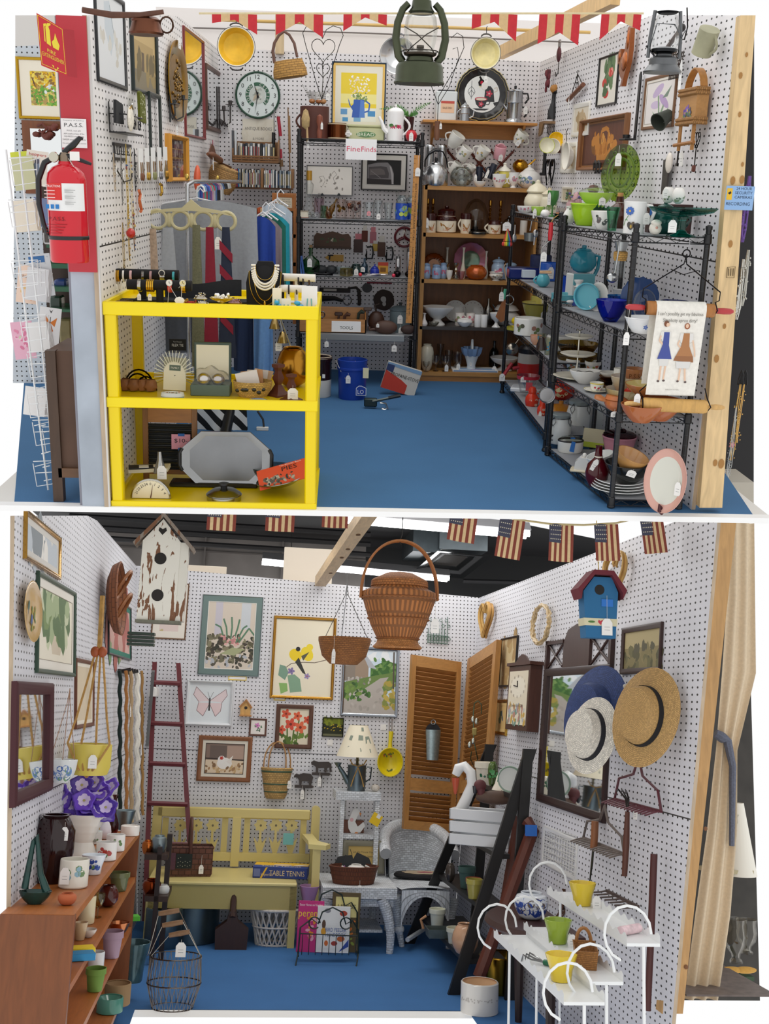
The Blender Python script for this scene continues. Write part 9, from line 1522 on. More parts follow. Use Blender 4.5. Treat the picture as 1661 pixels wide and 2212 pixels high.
# lower booth: left side
lp=lambda *a,**k:picture(LB,*a,**k)
lp((50,126,1130,1230),'gold-framed pair of small prints high on left wall','b58a42:m',10,'d9d6d0',14,'e6e4de',[('r',.47,0,.53,1,'c9b27a'),('sc',(0,0,1,1),20,.12,['c4ccd4','8a9298','efece6'])],d=8)
lp((76,158,1256,1458),'green-framed watercolour of a potted plant on left wall','2c4636:p',9,'e9e4da',20,'e9e2d0',[('sc',(.15,.4,.85,.9),70,.1,['7a8f5a','a4b48a','5f7850','c9cfae']),('p',[(.3,.4),(.7,.4),(.62,.1),(.38,.1)],'d2c4ae')],d=8,mt2='9a8f80')
lp((231,280,1296,1420),'teal-matted black-framed print near left corner','1d1d20:p',4,'2f7a68',10,'d9b0a8',[('sc',(0,0,1,1),24,.14,['b06a62','c9a298','7a9a6a'])],d=5)
lp((160,199,1425,1572),'narrow brown-framed picture behind macrame hanger','6a3a22:w',8,'ece4d4',8,'d9c9ae',d=6)
mirror(LB,(22,104,1474,1726),'dark red woven wicker mirror on left wall','5c1f2a:wk=8x4',26,14)
t=Th('plate','oval-looking gold plate painted with two bluebirds on left wall','',LB.P(56,1321,.02));k.t=UP;k.L([(.1,0),(40,0),(62,6),(66,8),(63,9),(40,2),(.1,2)],'cfa866:g',40,sx=1.5);t.p();art(k,[('e',.3,.6,.1,.07,'4a6a5a',.9),('e',.55,.35,.1,.08,'4a6aa0',1.2),('p',[(.26,.5),(.2,.36),(.3,.5)],'3a4a48'),('l',[(.4,.3),(.7,.15)],.03,'6a5a3a'),('sc',(.55,.15,.85,.6),16,.06,['7a8a4a','b0a04a'])],130,110,-3);t.p('birds')
t=Th('basket','long brown split-wood tray basket with two ring handles on left wall','',LB.P(222,1294,.05));k.t=UP;k.L([(.1,0),(50,0),(74,10),(82,26),(78,27),(68,12),(.1,4)],'8a5230:wk=22x9',36,sx=1.15,sy=.98);t.p()
for z in(30,-20):t.T('handle',[(20+34*cos(a),-26-30*sin(a)*.6,z+30*sin(a)) for a in ring(18)],4,'9a6238:w',7,True)
def hang(t,pts,r,sp,n='cord'): t.T(n,pts,r,sp,5)
t=Th('planter','square yellow planter slung in a tan macrame hanger','',PB(190,1673,6.6));t.L('pot',[(.1,0),(40,0),(46,18),(46,64),(43,65),(42,10),(.1,6)],'d9c55a:p',10)
JT='b58a4a:n=40'
for x in(-40,-14,14,40):hang(t,[(x*.2,0,262),(x*.5,-10,190),(x*.8,-24,120),(x*1.1,-34,66),(x*.4,-44,14),(0,-20,-4)],2.6,JT)
hang(t,[(-4,0,386),(-2,0,330),(0,0,260)],6,JT)
for x in(-8,8):t.O('bead',(x,-4,262),(10,9,12),'a9532a:w',12,8)
t.g(14,-50,46,18,28,2)
t=Th('planter','white enamel hanging pot with blue flowers','',PB(132,1690,6.4));ware(k,'cup',62,48,'e3e6e6:g',28,True);decal(k,'cup',62,48,['6a8ac4:g','8aa4d4:g','6f9a6a:g','4a6ab0:g'],20,11,18,.9);t.p('pot')
for x in(-26,0,26):hang(t,[(x,-8,46),(x*.1,0,170),(0,0,200)],.9,'a9846a')
t=Th('belt_rack','black peg rail holding braided belts on left wall','rack',LB.P(262,1452,.02));t.b('rail',-110,110,-6,0,-4,4,'1d1a1a:w')
for x in(-80,-30,20,70):t.T('peg',[(x,-4,0),(x,-24,3)],4,'1d1a1a:w',7)
for i,(px,yb,w,c,lb) in en(((232,1770,7,'14241f','black-green'),(247,1745,6,'a9713a','amber'),(258,1765,7,'b59a74','tan'),(272,1760,10,'e9e4d8','cream fringed'),(284,1750,5,'a9804a','brown beaded'))):
 t=Th('belt',lb+' braided cord belt hanging from black peg rail','belt',LB.P(px,1450,.09));n=yb-1450
 for o in(-1,1):k.T([(o*w*.45+w*.22*sin(j*1.3+o),-2+w*.2*cos(j*1.3),-n*j/36) for j in rg(37)],w*.55,c+':f',6)
 t.p('braid')
 if i in(1,3):t.g(2,-10,-30-40*i,16,22,6)
k=MB(.0035);[k.b(-26,26,-16,16,7*j,7*j+5,'26382f:p') for j in rg(0,4)];one('crate','small dark green slatted crate hanging below tall birdhouse','',PB(304,1395,7.6),k)
# wooden bookcase with planters
zT=B.z(310.7,1796,1.157).z;zL4=(zT,.848,.512,.12);yN,yF=5.2,8.22
t=Th('bookcase','long orange-brown wooden bookcase along left wall full of planters','',Pl(B,(-.83,yN,0),1.));WB='a9632c:w=y'
for i,z in en(zL4):t.b('shelf',-.19,.13,0,yF-yN,z-.035,z,WB)
for y in(0,yF-yN-.03):t.b('end_panel',-.19,.135,y-.005,y+.03,0,zT-.002,'7a4420:w')
t.b('back_panel',-.2,-.185,0,yF-yN,0,zT-.01,'7a4420:w')
def BS(px,py,i=0,**k): return Pl(B,B.z(px,py,zL4[i]+.002),**k)
MR_='24100f:g'
t=Th('vase','big glossy oxblood vase on wooden bookcase','',BS(108,1905));k.L([(.1,0),(30,0),(44,60),(44,108),(30,132),(27,136),(34,140),(24,140),(36,108),(.1,10)],'260c0e:g',36);t.p();t.g(26,-34,128,16,28,10)
t=Th('vase','ribbed white vase of purple artificial petunias','',BS(176,1858));t.L('vase',[(.1,0),(32,0),(34,10),(26,26),(20,38)]+[(22+ (j*2.1)+.8*sin(j*2.2),42+5*j) for j in rg(12)],'e9e4da:g',32)
for j in rg(30):
 a=U(0,6.3);r=U(0,60);x,y,z=r*cos(a),r*sin(a)*.6,120+U(-14,46)-r*.25;k.t=trs(x,y,z)@rot(1.1+U(-.4,.4),0,U(-.8,.8));c=RC(('5a34b0','6a44c4','4a2a9a'))
 k.L([(2,0),(8,3),(14,5)],'d9c9ee:p',12);k.L([(13,4.6),(21,7),(24,5)],c+':p',20,wob=wv(.12,5));k.L([(.1,1.5),(3,1)],'b5a86a',8);t.p('flower')
t=Th('vase','tall-necked teal and oxblood glazed basket vase at front of bookcase','',BS(74,1952));ware(k,'bowl',70,26,'2a1714:ch=1f5a54',28,True,sy=.7);t.p('bowl');t.T('handle',[(24,0,24),(6,6,60),(-6,8,120),(-10,8,140),(-16,8,128),(-24,4,30)],[9,7,5,6,5,8],'2a1714:ch=1f5a54',10)
for i,(px,py,w,h,sh,c,dc,lb) in en(((157,1916,62,58,'mug','e6e1d4','8ab0c0','cream pot on a saucer with a handwritten tag'),(200,1888,52,40,'flar','dfe4ea','2f4fa0','white pot painted with blue bamboo'),(228,1858,44,38,'mug','eceae6','b0403a','white pot with red flowers, nearer of two'),(248,1838,40,34,'mug','eceae6','6a5a6a','white pot with thin dark rim, farther of two'),(202,1822,34,26,'mug','d9dcd8','9aa49a','grey-green pot beside white vase'))):
 t=LA(BS(px,py),sh,w,h,c+':g','planter',lb+' on top of wooden bookcase','planter',(('f',lambda t,k:(ware(k,'plate',w*1.12,7,c+':g',24),t.p('saucer'))),)+((('g',-14,48,None,20,34,4),) if i<1 else ()),dec=([dc+':g','6a8a5a:g'],h*.5,h*.2,9,.8))
for px,py,w,h,sh,c,lb,i in((243,1800,24,80,'bud','7a1420:gl','ruby red glass bud vase on bookcase',0),(226,1812,26,44,'pear','e4e2ea:g','white and blue bud vase behind ruby one',0),(202,1806,26,40,'jar','b59a5a:g','mustard glazed jar behind petunias',0),(268,1792,44,40,'flar','7d8c90:nm','grey metal bucket at far end of bookcase',0),(280,1804,40,20,'can','efe9e2:g','white oval lidded dish at far end of bookcase',0),(144,1954,40,24,'ovj','b5603a:k','small terracotta lidded box with blue tape',0),
(256,1924,44,38,'pot','6a6f4a:g','green-rimmed pot',1),(232,1958,44,44,'ball','4a1812:g','round glossy brown pot',1),(210,1982,26,50,'gob','e4dca8:gl','yellow and clear glass goblet',1),(186,1994,34,56,'mug','e9dfb8:g','cream mug with an upright tag',1),(190,2024,36,16,'bowl','cfc4b8:g','marbled stone ashtray',1),(172,2030,30,36,'taper','c9b08a:g','brown-rimmed tapered pot',1),
(240,2068,46,54,'pot','a48a9a:k','mauve clay pot with a painted flower',2),(256,2020,44,26,'bowl','c07a52:m','copper bowl',2),(206,2098,34,40,'mug','dfe2e2:g','white enamel cup with a black rim',2),(204,2140,44,46,'pot','6a8a3a:k','green clay pot with purple flowers',2),(284,2120,70,80,'flar','2a3438:ch=5a7f86','large dark blue glazed planter',3),(252,2170,56,44,'mug','8f7350:k','brown stoneware planter',3),(236,2186,56,30,'mug','4f8a7a:g','turquoise-rimmed planter',3)):
 sfx='' if i<1 else (' on the %s shelf of wooden bookcase'%('','second','third','bottom')[i]);LA(BS(px,py,i),sh,w,h,c,'vase' if i<1 else 'planter',lb+sfx,'vase' if i<1 else 'planter')
for px,py,i,c,lb in((282,1988,2,'4fae2a','green and black flower book'),(176,2060,1,'e8cc1a','thick yellow paperback'),(176,2072,1,'2a86b8','blue book under yellow paperback'),(272,1886,1,'c9975a','small wooden box')):
 k=MB(.003);k.b(-20,20,-14,14,0,11,c+'',.5);k.b(-19,20.4,-13,13,2,9,'f0ede4');one('book' if 'box' not in lb else 'box',lb+' lying on wooden bookcase shelves','book' if 'box' not in lb else 'box',BS(px,py,i,rz=.3),k)
# hanging things
t=Th('birdhouse','tall peeling white birdhouse with two holes and a heart cut-out','',PB(343,1340,6.));k.X([(-48,0),(34,0),(34,172),(-7,222),(-48,172)],0,40,'e4e1d6:peel');k.b(34,52,2,42,0,172,'dedbd0:peel')
for z in(54,134):k.ell(-7,z,13,13,-.5,0,'17110d')
k.X([(-16,196),(-7,186),(2,196),(0,203),(-7,199),(-14,203)],-.6,0,'17110d');t.p('box')
t.X('roof',[(-64,160),(-7,226),(62,152),(66,158),(-7,236),(-68,166)],-10,44,'8a7f74:peel');t.b('floor_board',-50,46,-6,40,-6,0,'6a6a5a:w');hang(t,[(0,10,230),(0,10,330)],1,'6a5a48')
t=Th('basket','big lidded brown wicker basket with a tall bamboo handle hanging in centre','',PB(858,1402,6.3));WKB='ad6d38:wk=12x30';k.L([(50,0),(54,4),(46,12),(44,20)],'b57840:wk=6x4',44);k.L([(44,20),(60,50),(72,84),(82,114),(80,122),(64,130),(60,134)],WKB,44)
for z,r in((22,46),(64,66.5),(108,81.5)):k.L([(r,z-2),(r+2.4,z),(r,z+2)],'9a5f30:wk=6x3',44)
k.L([(.1,18),(44,18)],'4a2a16',30);t.p();t.L('lid',[(58,132),(63,134),(62,146),(58,150),(30,164),(.1,168)],'ad6d38:wk=7x5',44)
for o in(-9,-3,3,9):t.T('handle',[(84*cos(PI*i/24),o,108+128*sin(PI*i/24)**.85) for i in rg(25)],2.6,'a8682f:w',6)
hang(t,[(0,0,228),(-3,0,234),(2,0,250),(2,0,340)],1.2,'2a2a2a','hook');t.g(76,-30,110,18,30,44)
t=Th('basket','shallow round wicker basket hanging on chains left of lidded basket','',PB(742,1436,7.2));k.L([(.1,0),(30,1),(48,18),(57,50),(57,58),(53,58),(44,20),(.1,5)],'96602f:wk=8x4',36);t.p()
for a in(.3,2.4,4.5):hang(t,[(56*cos(a),56*sin(a),56),(4*cos(a),4*sin(a),150),(0,0,176),(0,0,206)],.8,'8a8a88:m','chain')
t.g(-27,-56,60,8,30,30)
t=Th('birdhouse','blue birdhouse with a maroon roof and a heart border','',PB(1297,1378,5.95));k.X([(-32,0),(34,0),(40,100),(26,132),(-14,132),(-38,100)],0,40,'2a6a98:k');k.ell(-2,104,11,11,-.5,0,'120f0e');k.X([(-36,26),(37,26),(38,42),(-37,42)],-.8,41,'d9d2b0:k');k.X([(-6,34),(0,28),(6,34),(4,39),(0,36),(-4,39)],-1.4,-.8,'c43a4a')
for x in(-20,18):k.ell(x,34,8,2.4,-1.3,-.8,'4f7a3a',10)
t.p('box');t.X('roof',[(-46,82),(-54,104),(-18,146),(26,146),(56,104),(46,84),(46,98),(22,136),(-16,136),(-44,100)],-14,44,'6a2430:k');t.b('blue_tape',2,28,-1.6,-1,68,84,'2a74c8');t.g(14,-2,92,24,36,50);hang(t,[(0,10,146),(-4,10,190),(-6,10,300)],1,'d9c04a')
for i,(x,yt,yb,w,f,lb) in en(((481,1090,1147,62,0,'far left'),(607,1090,1149,62,0,'second from the left'),(725,1090,1141,56,0,'third from the left'),(1004,1100,1172,60,.12,'fourth, in front of the long lamp'),(1108,1119,1208,56,.14,'fifth, right of the lamp'),(1213,1133,1214,54,.03,'third from the right'),(1309,1132,1212,54,-.05,'second from the right'),(1406,1116,1196,52,-.13,'nearest the post'))):
 p=B.y(x,yt,5.9);t=Th('flag',lb+' small aged stars-and-stripes flag of bunting','flag',Pl(B,p,m=rot(0,f)),'stars-and-stripes bunting flags');h=yb-yt
 for j in rg(9):
  x0=-w/2+w*j/9;k.Q(lambda u,v:(x0+w/9*u,2*sin((x0+w/9*u)*.12+v*2),-h*v),2,6,('8a4438:f','e0c496:f')[j%2])
 k.Q(lambda u,v:(-w/2+w*.5*u,-.5+2*sin((-w/2+w*.5*u)*.12+v),-h*.5*v),5,5,'4a4c5e:f')
 for j in rg(24):k.ell(-w/2+4+(j%6)*w*.078,-4-(j//6)*h*.12,1.3,1.3,-3.2,-2.9,'d9d2bc',6)
 t.p('cloth')
m=MB(1);m.T([B.y(*p,5.9) for p in((930,1095),(1080,1117),(1190,1132),(1260,1134),(1330,1130),(1410,1112))],.006,'c9b98a:f',5);one('bunting_cord','cream cord along which small flags hang','cord',Pl(B,(0,0,0),1.),m)
# lower booth: right wall
rp=lambda *a,**k:picture(RB,*a,**k)
rp((1082,1118,1376,1484),'narrow black-framed brown print behind wall clock','1d1b1a:p',4,bg='c9b58a',sh=[('sc',(0,0,1,1),20,.14,['b59a6a','a98a5a'])],d=5)
rp((1071,1098,1511,1588),'small gold-framed sprig picture below brown print','c9a24a:m',7,'d2b47a',6,'cfae72',[('sc',(.3,.3,.7,.7),9,.1,['4a5a6a','5f6a4a'])],d=5)
rp((1346,1432,1350,1455),'dark wood frame with a dim field landscape beside blue birdhouse','3a2420:w',12,bg='8f8258',sh=[('r',0,.55,1,1,'b5a67a'),('sc',(0,0,1,.5),30,.08,['6f6a44','5a5638','857a50']),('sc',(.2,.5,.8,.6),8,.05,['5a5640'])],d=7)
for i,(px,py,h,sp) in en(((1060,1341,72,1),(1180,1350,82,0),(1342,1246,100,1))):
 t=Th('wreath',('small heart-shaped willow wreath near room corner','oval bundle of pale grapevine on right wall','heart-shaped willow wreath behind blue birdhouse')[i],'wreath',RB.P(px,py,.03))
 for j in rg(9):
  if sp:heart(k,U(-4,4),U(-2,2),h*1.25+U(-9,9),h+U(-6,6),2.4,('c9a05a','b98a48')[j%2]+':w',-6+U(-5,5))
  else:k.T([((62+U(-7,7))*cos(a),-5+U(-4,4),(h/2+U(-3,3))*sin(a)) for a in ring(26)],2.6,('d9c096','c4a878')[j%2]+':w',5,True)
 t.p('vines')
c,w,h=RB.rect(1120,1168,1440,1580);s=B.s(c);t=Th('wall_clock','dark wood box clock with a painted face on right wall','clock',RB.pl(c,s));w/=s;h/=s;DW='4a281c:w';k.b(-w/2,w/2,-26,0,-h/2,h/2,DW,1);k.b(-w/2-8,w/2+8,-30,0,h/2,h/2+7,DW);k.X([(-w*.3,h/2+7),(w*.3,h/2+7),(w*.16,h/2+20),(0,h/2+25),(-w*.16,h/2+20)],-22,-18,DW);t.p('case')
k.b(-w/2+12,w/2-12,-27,-26,-h/2+12,h/2-12,'e6dcc4');art(k,[('sc',(.05,.02,.95,.35),40,.06,['7a9a8a','c9a24a','a9b0b8','b98a7a']),('e',.5,.7,.4,.2,'efe8d4')],w-24,h-24,-27)
for j in rg(12):k.W(('XII','I','II','III','IV','V','VI','VII','VIII','IX','X','XI')[j],(w*.34)*sin(j*PI/6),-27.6,h*.17+22*cos(j*PI/6),6,'6a4a3a')
k.W('Time Is A Gift',0,-27.6,-h*.12,6,'7a6a5a',w*.6);k.T([(0,-28,h*.17),(-w*.18,-28,h*.19)],1.4,'2a2020',4);k.T([(0,-28,h*.17),(-3,-28,h*.17+12)],1.4,'2a2020',4);t.p('face')
t=mirror(RB,(1174,1318,1440,1755),'large dark wood mirror with a pierced arched top on right wall','2e1614:w',17,10);c,w,h=RB.rect(1174,1318,1440,1755);w/=t.s;h/=t.s
for sg in(-1,1):
 k.b(sg*w*.5-sg*14,sg*w*.5,-9,0,h/2,h/2+66,'3a201c:w');k.T([(sg*w*.22,-4,h/2+4),(sg*w*.34,-4,h/2+28),(sg*w*.46,-4,h/2+56)],3,'3a201c:w',6);k.T([(sg*w*.46,-4,h/2+4),(sg*w*.34,-4,h/2+28),(sg*w*.22,-4,h/2+56)],3,'3a201c:w',6);k.b(sg*w*.2,sg*w*.5,-9,0,h/2+56,h/2+64,'3a201c:w')
k.X([(-w*.2,h/2),(w*.2,h/2),(w*.2,h/2+58),(w*.14,h/2+84),(0,h/2+94),(-w*.14,h/2+84),(-w*.2,h/2+58)],-7,0,'3f2620:w');t.p('crest')
def hat(px,py,r,cr,sp,label,bnd=None,o=.18):
 t=Th('hat',label,'hat',RB.P(px,py,o,rot(PI/2-.12,0,.55)));t.L('straw',[(cr,8),(r*.8,4),(r,0),(r,1.5),(r*.8,6),(cr,10),(cr*.95,30),(cr*.84,46),(cr*.5,50),(.1,46)],sp,36,sy=1.25,wob=lambda a,z:.05*sin(2*a)*(z<9))
 if bnd:t.L('band',[(cr*1.02,10),(cr*.99,24)],bnd,36,sy=1.25)
 return t
hat(1345,1548,84,52,'34487c:wk=6x3','navy blue straw hat hanging at left of hat hooks');hat(1398,1600,66,44,'e6e0d4:wk=6x3','white straw trilby with a black band in front','1b1c24:f',.34);hat(1458,1555,86,52,'c39c62:wk=4x3','tan straw hat with a black ribbon at right','16171c:f',.17)
t=Th('hat_rack','cream scrolled metal hook rail behind hats','rack',RB.P(1370,1510,.01))
for x in(-40,20,70):k.T([(x,-2,-30),(x,-20,-10),(x,-26,20)],2,'b5ac9c:p',6);k.O((x,-26,24),5,'c4bcae:p',8,6)
k.T([(-60,-2,10),(-20,-2,24),(10,-2,4),(40,-2,24),(80,-2,10)],1.8,'b5ac9c:p',6);t.p('hooks')
def rake(px,py,w,n,sp,label,hb=78,tl=22):
 t=Th('rake_head',label,'rake',RB.P(px,py,.04));k=t.n;k.b(-w/2,w/2,-6,0,-3,3,sp)
 for i in rg(n):x=-w/2+3+(w-6)*i/(n-1);k.T([(x,-4,0),(x-5,-16,-4),(x-tl,-26,-12)],2,sp,5)
 if hb:k.T([(-w/2,-3,0),(-w*.42,-3,hb*.6),(-w*.1,-3,hb*.8),(0,-3,hb*1.3),(w*.1,-3,hb*.8),(w*.42,-3,hb*.5),(w/2,-3,0)],3,sp,6)
 t.p('tines',k);return t
rake(1392,1740,270,14,'5a2430:p','maroon bow rake head below straw hats').g(10,-8,0,22,20,10);rake(1318,1828,260,14,'6a5f58:n','grey iron bow rake head left of hand hoe',64);rake(1360,1942,190,7,'4a3a34:n','small rusty six-toothed rake head lowest on wall',0,40)
def tool(px,y0,y1,r,sp,name,label,hd=None,o=.09):
 a,b=RB.at(px,y0),RB.at(px,y1);t=Th(name,label,'tool',RB.P(px,y1,o));L=(a-b).length/t.s;t.T('handle',[(0,0,0),(1,0,L*.5),(0,0,L)],r,sp,10)
 if hd:k=t.n;hd(k,L);t.p('head',k)
tool(1381,1755,1895,[6,7.4,5],'5a3020:w','hand_cultivator','three-tined hand cultivator with a brown handle hanging down wall',lambda k,L:[k.T([(0,0,L),(x*.4,-2,L+26),(x,-14,L+44),(x+14,-22,L+40)],2,'3a3634:m',6) for x in(-26,0,24)])
tool(1312,1776,1835,[8,8,8],'8a5530:w','hand_rake','short hand shears with a wooden grip over grey rake',lambda k,L:k.X([(-4,0),(4,0),(2,-30),(-14,-84),(-8,-30)],-2,0,'2a2e2e:m'))
tool(1434,1845,2185,[7,8,8],'4a1c18:w','cane','long dark red wooden handle hanging beside pine post')
c,w,h=RB.rect(1174,1248,1798,1884);s=B.s(c);t=Th('grille','white pierced metal vent grille hanging on right wall','',RB.pl(c,s));w/=s;h/=s;framebar(k,w,h,9,4,'e2e2e0:p');t.p('frame')
for i in rg(13):x=-w/2+w*(i+.5)/13;k.b(x-2,x+2,-2,-1,-h/2+8,h/2-8,'dadad8:p');z=-h/2+h*(i+.5)/13;k.T([(-w/2+8,-1.5,z),(w/2-8,-1.5,z+8*(-1)**i)],1.4,'dadad8:p',4)
t.p('lattice')
# black ladder shelf
n0,n1=V((1.7,8.5,0)),B.x(1146,1618,2.24);f0,f1=V((1.62,10.2,0)),B.x(1062,1608,2.24);t=Th('ladder_shelf','black A-frame ladder shelf leaning at right wall','shelf unit',Pl(B,n0,1.));BK_='1a1817:w'
def bar(p,q,w,d):
 m=MB(1);e=V((w,0,0));g=V((0,d,0));m.add([p-n0-e-g,p-n0+e-g,p-n0+e+g,p-n0-e+g,q-n0-e-g,q-n0+e-g,q-n0+e+g,q-n0-e+g],[(3,2,1,0),(4,5,6,7),(0,1,5,4),(1,2,6,5),(2,3,7,6),(3,0,4,7)],BK_);return m
for a,b in((n0,n1),(f0,f1)):t.p('leaning_leg',bar(a,b,.045,.02));t.p('upright_leg',bar(V((2.1,b.y,0)),b+V((-.02,0,0)),.04,.02))
LS=[]
for py in(2072,1958,1845,1716):
 a=B.on(0,n0,n1,py);u=a.z/n1.z;b=f0+(f1-f0)*u;LS.append((a,b));m=MB(1);x2=2.1;q=[a,b,V((x2,b.y,a.z)),V((x2,a.y,a.z))];q=[p-n0 for p in q];m.add([p-V((0,0,.035)) for p in q]+q,[(0,1,2,3),(7,6,5,4),(0,4,5,1),(1,5,6,2),(2,6,7,3),(3,7,4,0)],BK_);t.p('shelf',m)
def LD(i,px,u,**k): a,b=LS[i];d=V((2.1-a.x,0,0))*u+V((0,0,.002));return Pl(B,B.on(px,a+d,b+d),**k)
t=Th('plate','green-rimmed dinner plate standing on top black shelf','',LD(3,1100,.55));k.t=trs(0,0,28)@rot(-.1)@UP;k.L([(.1,0),(17,0),(24,3)],'e6e8e4:g',36);k.L([(24,3),(28,5),(27,6)],'9fb5a4:g',36);t.p()
for px,u,w,h,sh,c,dc,lb in((1046,.3,44,48,'pot','ece4d2:g','2a6a4a','cream pot with green ivy on a saucer'),(1064,.12,22,54,'ovj','a9c48a:gl','4f9a5a','green-tinted glass bud vase'),(1084,.2,44,38,'bell','ece4d0:g','2f6a4a','cream ivy-printed bell-shaped potpourri pot')):LA(LD(3,px,u),sh,w,h,c,'planter',lb+' on top black shelf','planter',dec=([dc+':g'],h*.5,6,10,.9),ins=sh!='bell')
t=Th('swan_planter','white wooden slatted swan planter on black ladder shelf','planter',LD(2,1040,.1,rz=-.5))
for z in(0,26,52):k.b(-64,70,-34,-30,z,z+22,'e4e6e8:p',1);k.b(-64,-60,-34,34,z,z+22,'d9dbdd:p',1);k.b(66,70,-34,34,z,z+22,'d9dbdd:p',1);k.b(-64,70,30,34,z,z+22,'d9dbdd:p',1)
t.p('crate');t.T('neck',[(-52,0,60),(-36,0,94),(-24,0,124),(-28,0,150),(-42,0,162),(-56,0,156),(-62,0,142)],[13,12,11,11,11,12,9],'eeefef:p',14);t.L('beak',[(9,0),(7,-14),(3,-34),(.1,-36)],'c4563a:p',12,(-62,0,136))
t=Th('duck_decoy','worn brown duck decoy with a red head sitting in swan planter','decoy',Pl(B,LD(2,1060,.15).p+V((0,0,.36))));k.O((10,0,10),(46,16,15),'5a4438:n=9',20,10);k.T([(50,0,14),(66,0,24),(60,0,34)],[6,4,2],'3a302c:n',7);t.p();k.O((-26,0,34),(14,10,13),'5a2a2c:n',14,9);k.L([(6,0),(4,-14),(.1,-18)],'3a3a3e:p',10,(-37,0,33));k.T([(-22,0,10),(-25,0,30)],9,'5a2a2c:n',10);t.p('head')
for i,px,u,w,h,sh,c,lb in((1,972,.05,22,38,'ball','5a5048:ch=2a2420','small banded stoneware jug'),(1,1008,.4,38,44,'pot','3f5a54:k','dark green clay pot'),(1,1022,.3,34,34,'pot','9a4a34:k','terracotta pot'),(1,1024,.12,36,40,'pot','a9a050:g','mustard yellow pot'),(0,944,.15,36,36,'pot','dfe0cc:g','cream pot with green leaf border, left'),(0,982,.15,38,32,'pot','d2d0bc:g','cream pot with green leaf border, right'),(0,1004,.1,58,64,'ball','c49a7a:g','round peach ceramic bird jar')):LA(LD(i,px,u),sh,w,h,c,'planter',lb+' on the %s black shelf'%('bottom','third')[i],'planter')
t=Th('tray','long galvanised tray with wooden loop handles under two cream pots','',LD(0,965,.12));k.L([(.1,0),(60,0),(64,18),(61,18),(58,3),(.1,3)],'77827f:nm',4,sy=.5,a0=PI/4,a1=2*PI+PI/4);t.p();t.T('handle',[(-52,0,16),(-58,0,34),(-46,0,42)],3,'b5835a:w',8)
# folding chair, dark round table
t=Th('folding_chair','dark brown folded wooden chair with a strip of blue tape','chair',Pl(B,B.y(1040,2110,8.4),1.));P=t.pl.p
for a,b,y in(((1152,1790),(1035,2110),8.3),((1120,1786),(1085,2000),8.6)):t.T('leg',[B.y(*b,y)-P,B.y(*a,y)-P,B.y(a[0]-14,a[1]-16,y+.05)-P],.05,'5f2a18:w',8)
t.b('blue_tape',*[q for r in zip(B.y(1136,1806,8.22)-P,B.y(1158,1782,8.25)-P) for q in r],'2a6ac0')
zt=.75;p=B.z(1165,1985,zt);t=Th('side_table','half-round dark mahogany table holding blue and white planter','table',Pl(B,V((2.2,p.y,0)),1.));t.L('top',[(.001,zt-.05),(.48,zt-.05),(.5,zt-.03),(.48,zt),(.001,zt)],'3a1a12:w',24,sy=1.2,a0=PI/2,a1=1.5*PI)
for a in(2,4.3):t.T('leg',[(.42*cos(a),.42*sin(a),0),(.42*cos(a),.42*sin(a),.4),(.4*cos(a),.4*sin(a),.7)],[.025,.035,.04],'2a1410:w',8)
LA(Pl(B,B.z(1147,1984,zt+.002)),'ovj',74,54,'dfe4ea:g','planter','blue and white floral porcelain planter on dark table','',dec=(['2f4a9a:g','3a5ab0:g','6a5a4a:g'],26,16,34,1.4))
t=Th('birdhouse','white church-shaped birdhouse with a brown roof behind planter','',PB(1128,1930,8.9));k.X([(-16,0),(14,0),(12,50),(0,100),(-14,50)],0,20,'cfd0c4:peel');k.b(14,48,0,24,0,28,'cfd0c4:peel');k.ell(-2,36,4,5,-.5,0,'2a2420');t.p('box');t.X('roof',[(10,26),(40,62),(52,24)],-4,28,'5a4c40:w')
t=Th('vine_cone','small twisted grapevine bell with a pointed top','ornament',PB(1220,1990,7.6));[k.T([(24*cos(j),12*sin(j),U(0,8)),(10*cos(j+1),6*sin(j+1),26),(4*cos(j+2),0,56),(6*cos(j),0,66)],1.6,'5a3a28:w',5) for j in rg(16)];t.p()
LA(Pl(B,B.z(1080,2140,0)),'can',96,74,'8a6a24:m','bucket','brass pail under round table','');LA(Pl(B,B.z(1035,2186,0)),'can',82,62,'d9d6d0:g','planter','white planter with an embossed circle pattern on floor','',inner='cfa880:k',dec=(['b5b0aa:g'],30,3,40,1.4))
# white plant stand
P=B.x(1300,2178,2.);t=Th('plant_stand','white scrolled metal three-tier plant stand with scalloped shelves','',Pl(B,P,1.));PW='eef0f0:p';TS=[]
for (xn,yn,xf,yf),w in(((1390,2045,1210,1980),.17),((1310,2128,1160,2046),.17),((1262,2172,1100,2104),.2)):
 i=len(TS);a=B.x(xn,yn,2.02-.17*i);b=B.x(xf,yf,2.02-.17*i);b.z=a.z;TS.append((a,b));m=MB(1);q=[a-V((w/2,0,0)),b-V((w/2,0,0)),b+V((w/2,0,0)),a+V((w/2,0,0))]
 m.add([p-P for p in q]+[p-P+V((0,0,.015)) for p in q],[(0,1,2,3),(7,6,5,4),(0,4,5,1),(1,5,6,2),(2,6,7,3),(3,7,4,0)],PW)
 for e in(0,3):
  s0,s1=(q[0],q[1]) if e==0 else (q[3],q[2]);m.Q(lambda u,v:s0+(s1-s0)*u-P+V((0,0,.015+v*(.035+.012*sin(u*75)))),60,1,PW)
 t.p('shelf',m)
 for p in(a,b):
  m=MB(1);m.T([p-P+V((-.08+.12*cos(q),0,.06+.13*sin(q))) for q in [.4*j for j in rg(12)]],.007,PW,7);t.p('scroll',m);t.T('leg',[p-P,V((p.x-P.x,p.y-P.y,-P.z*.98))],.008,PW,7)
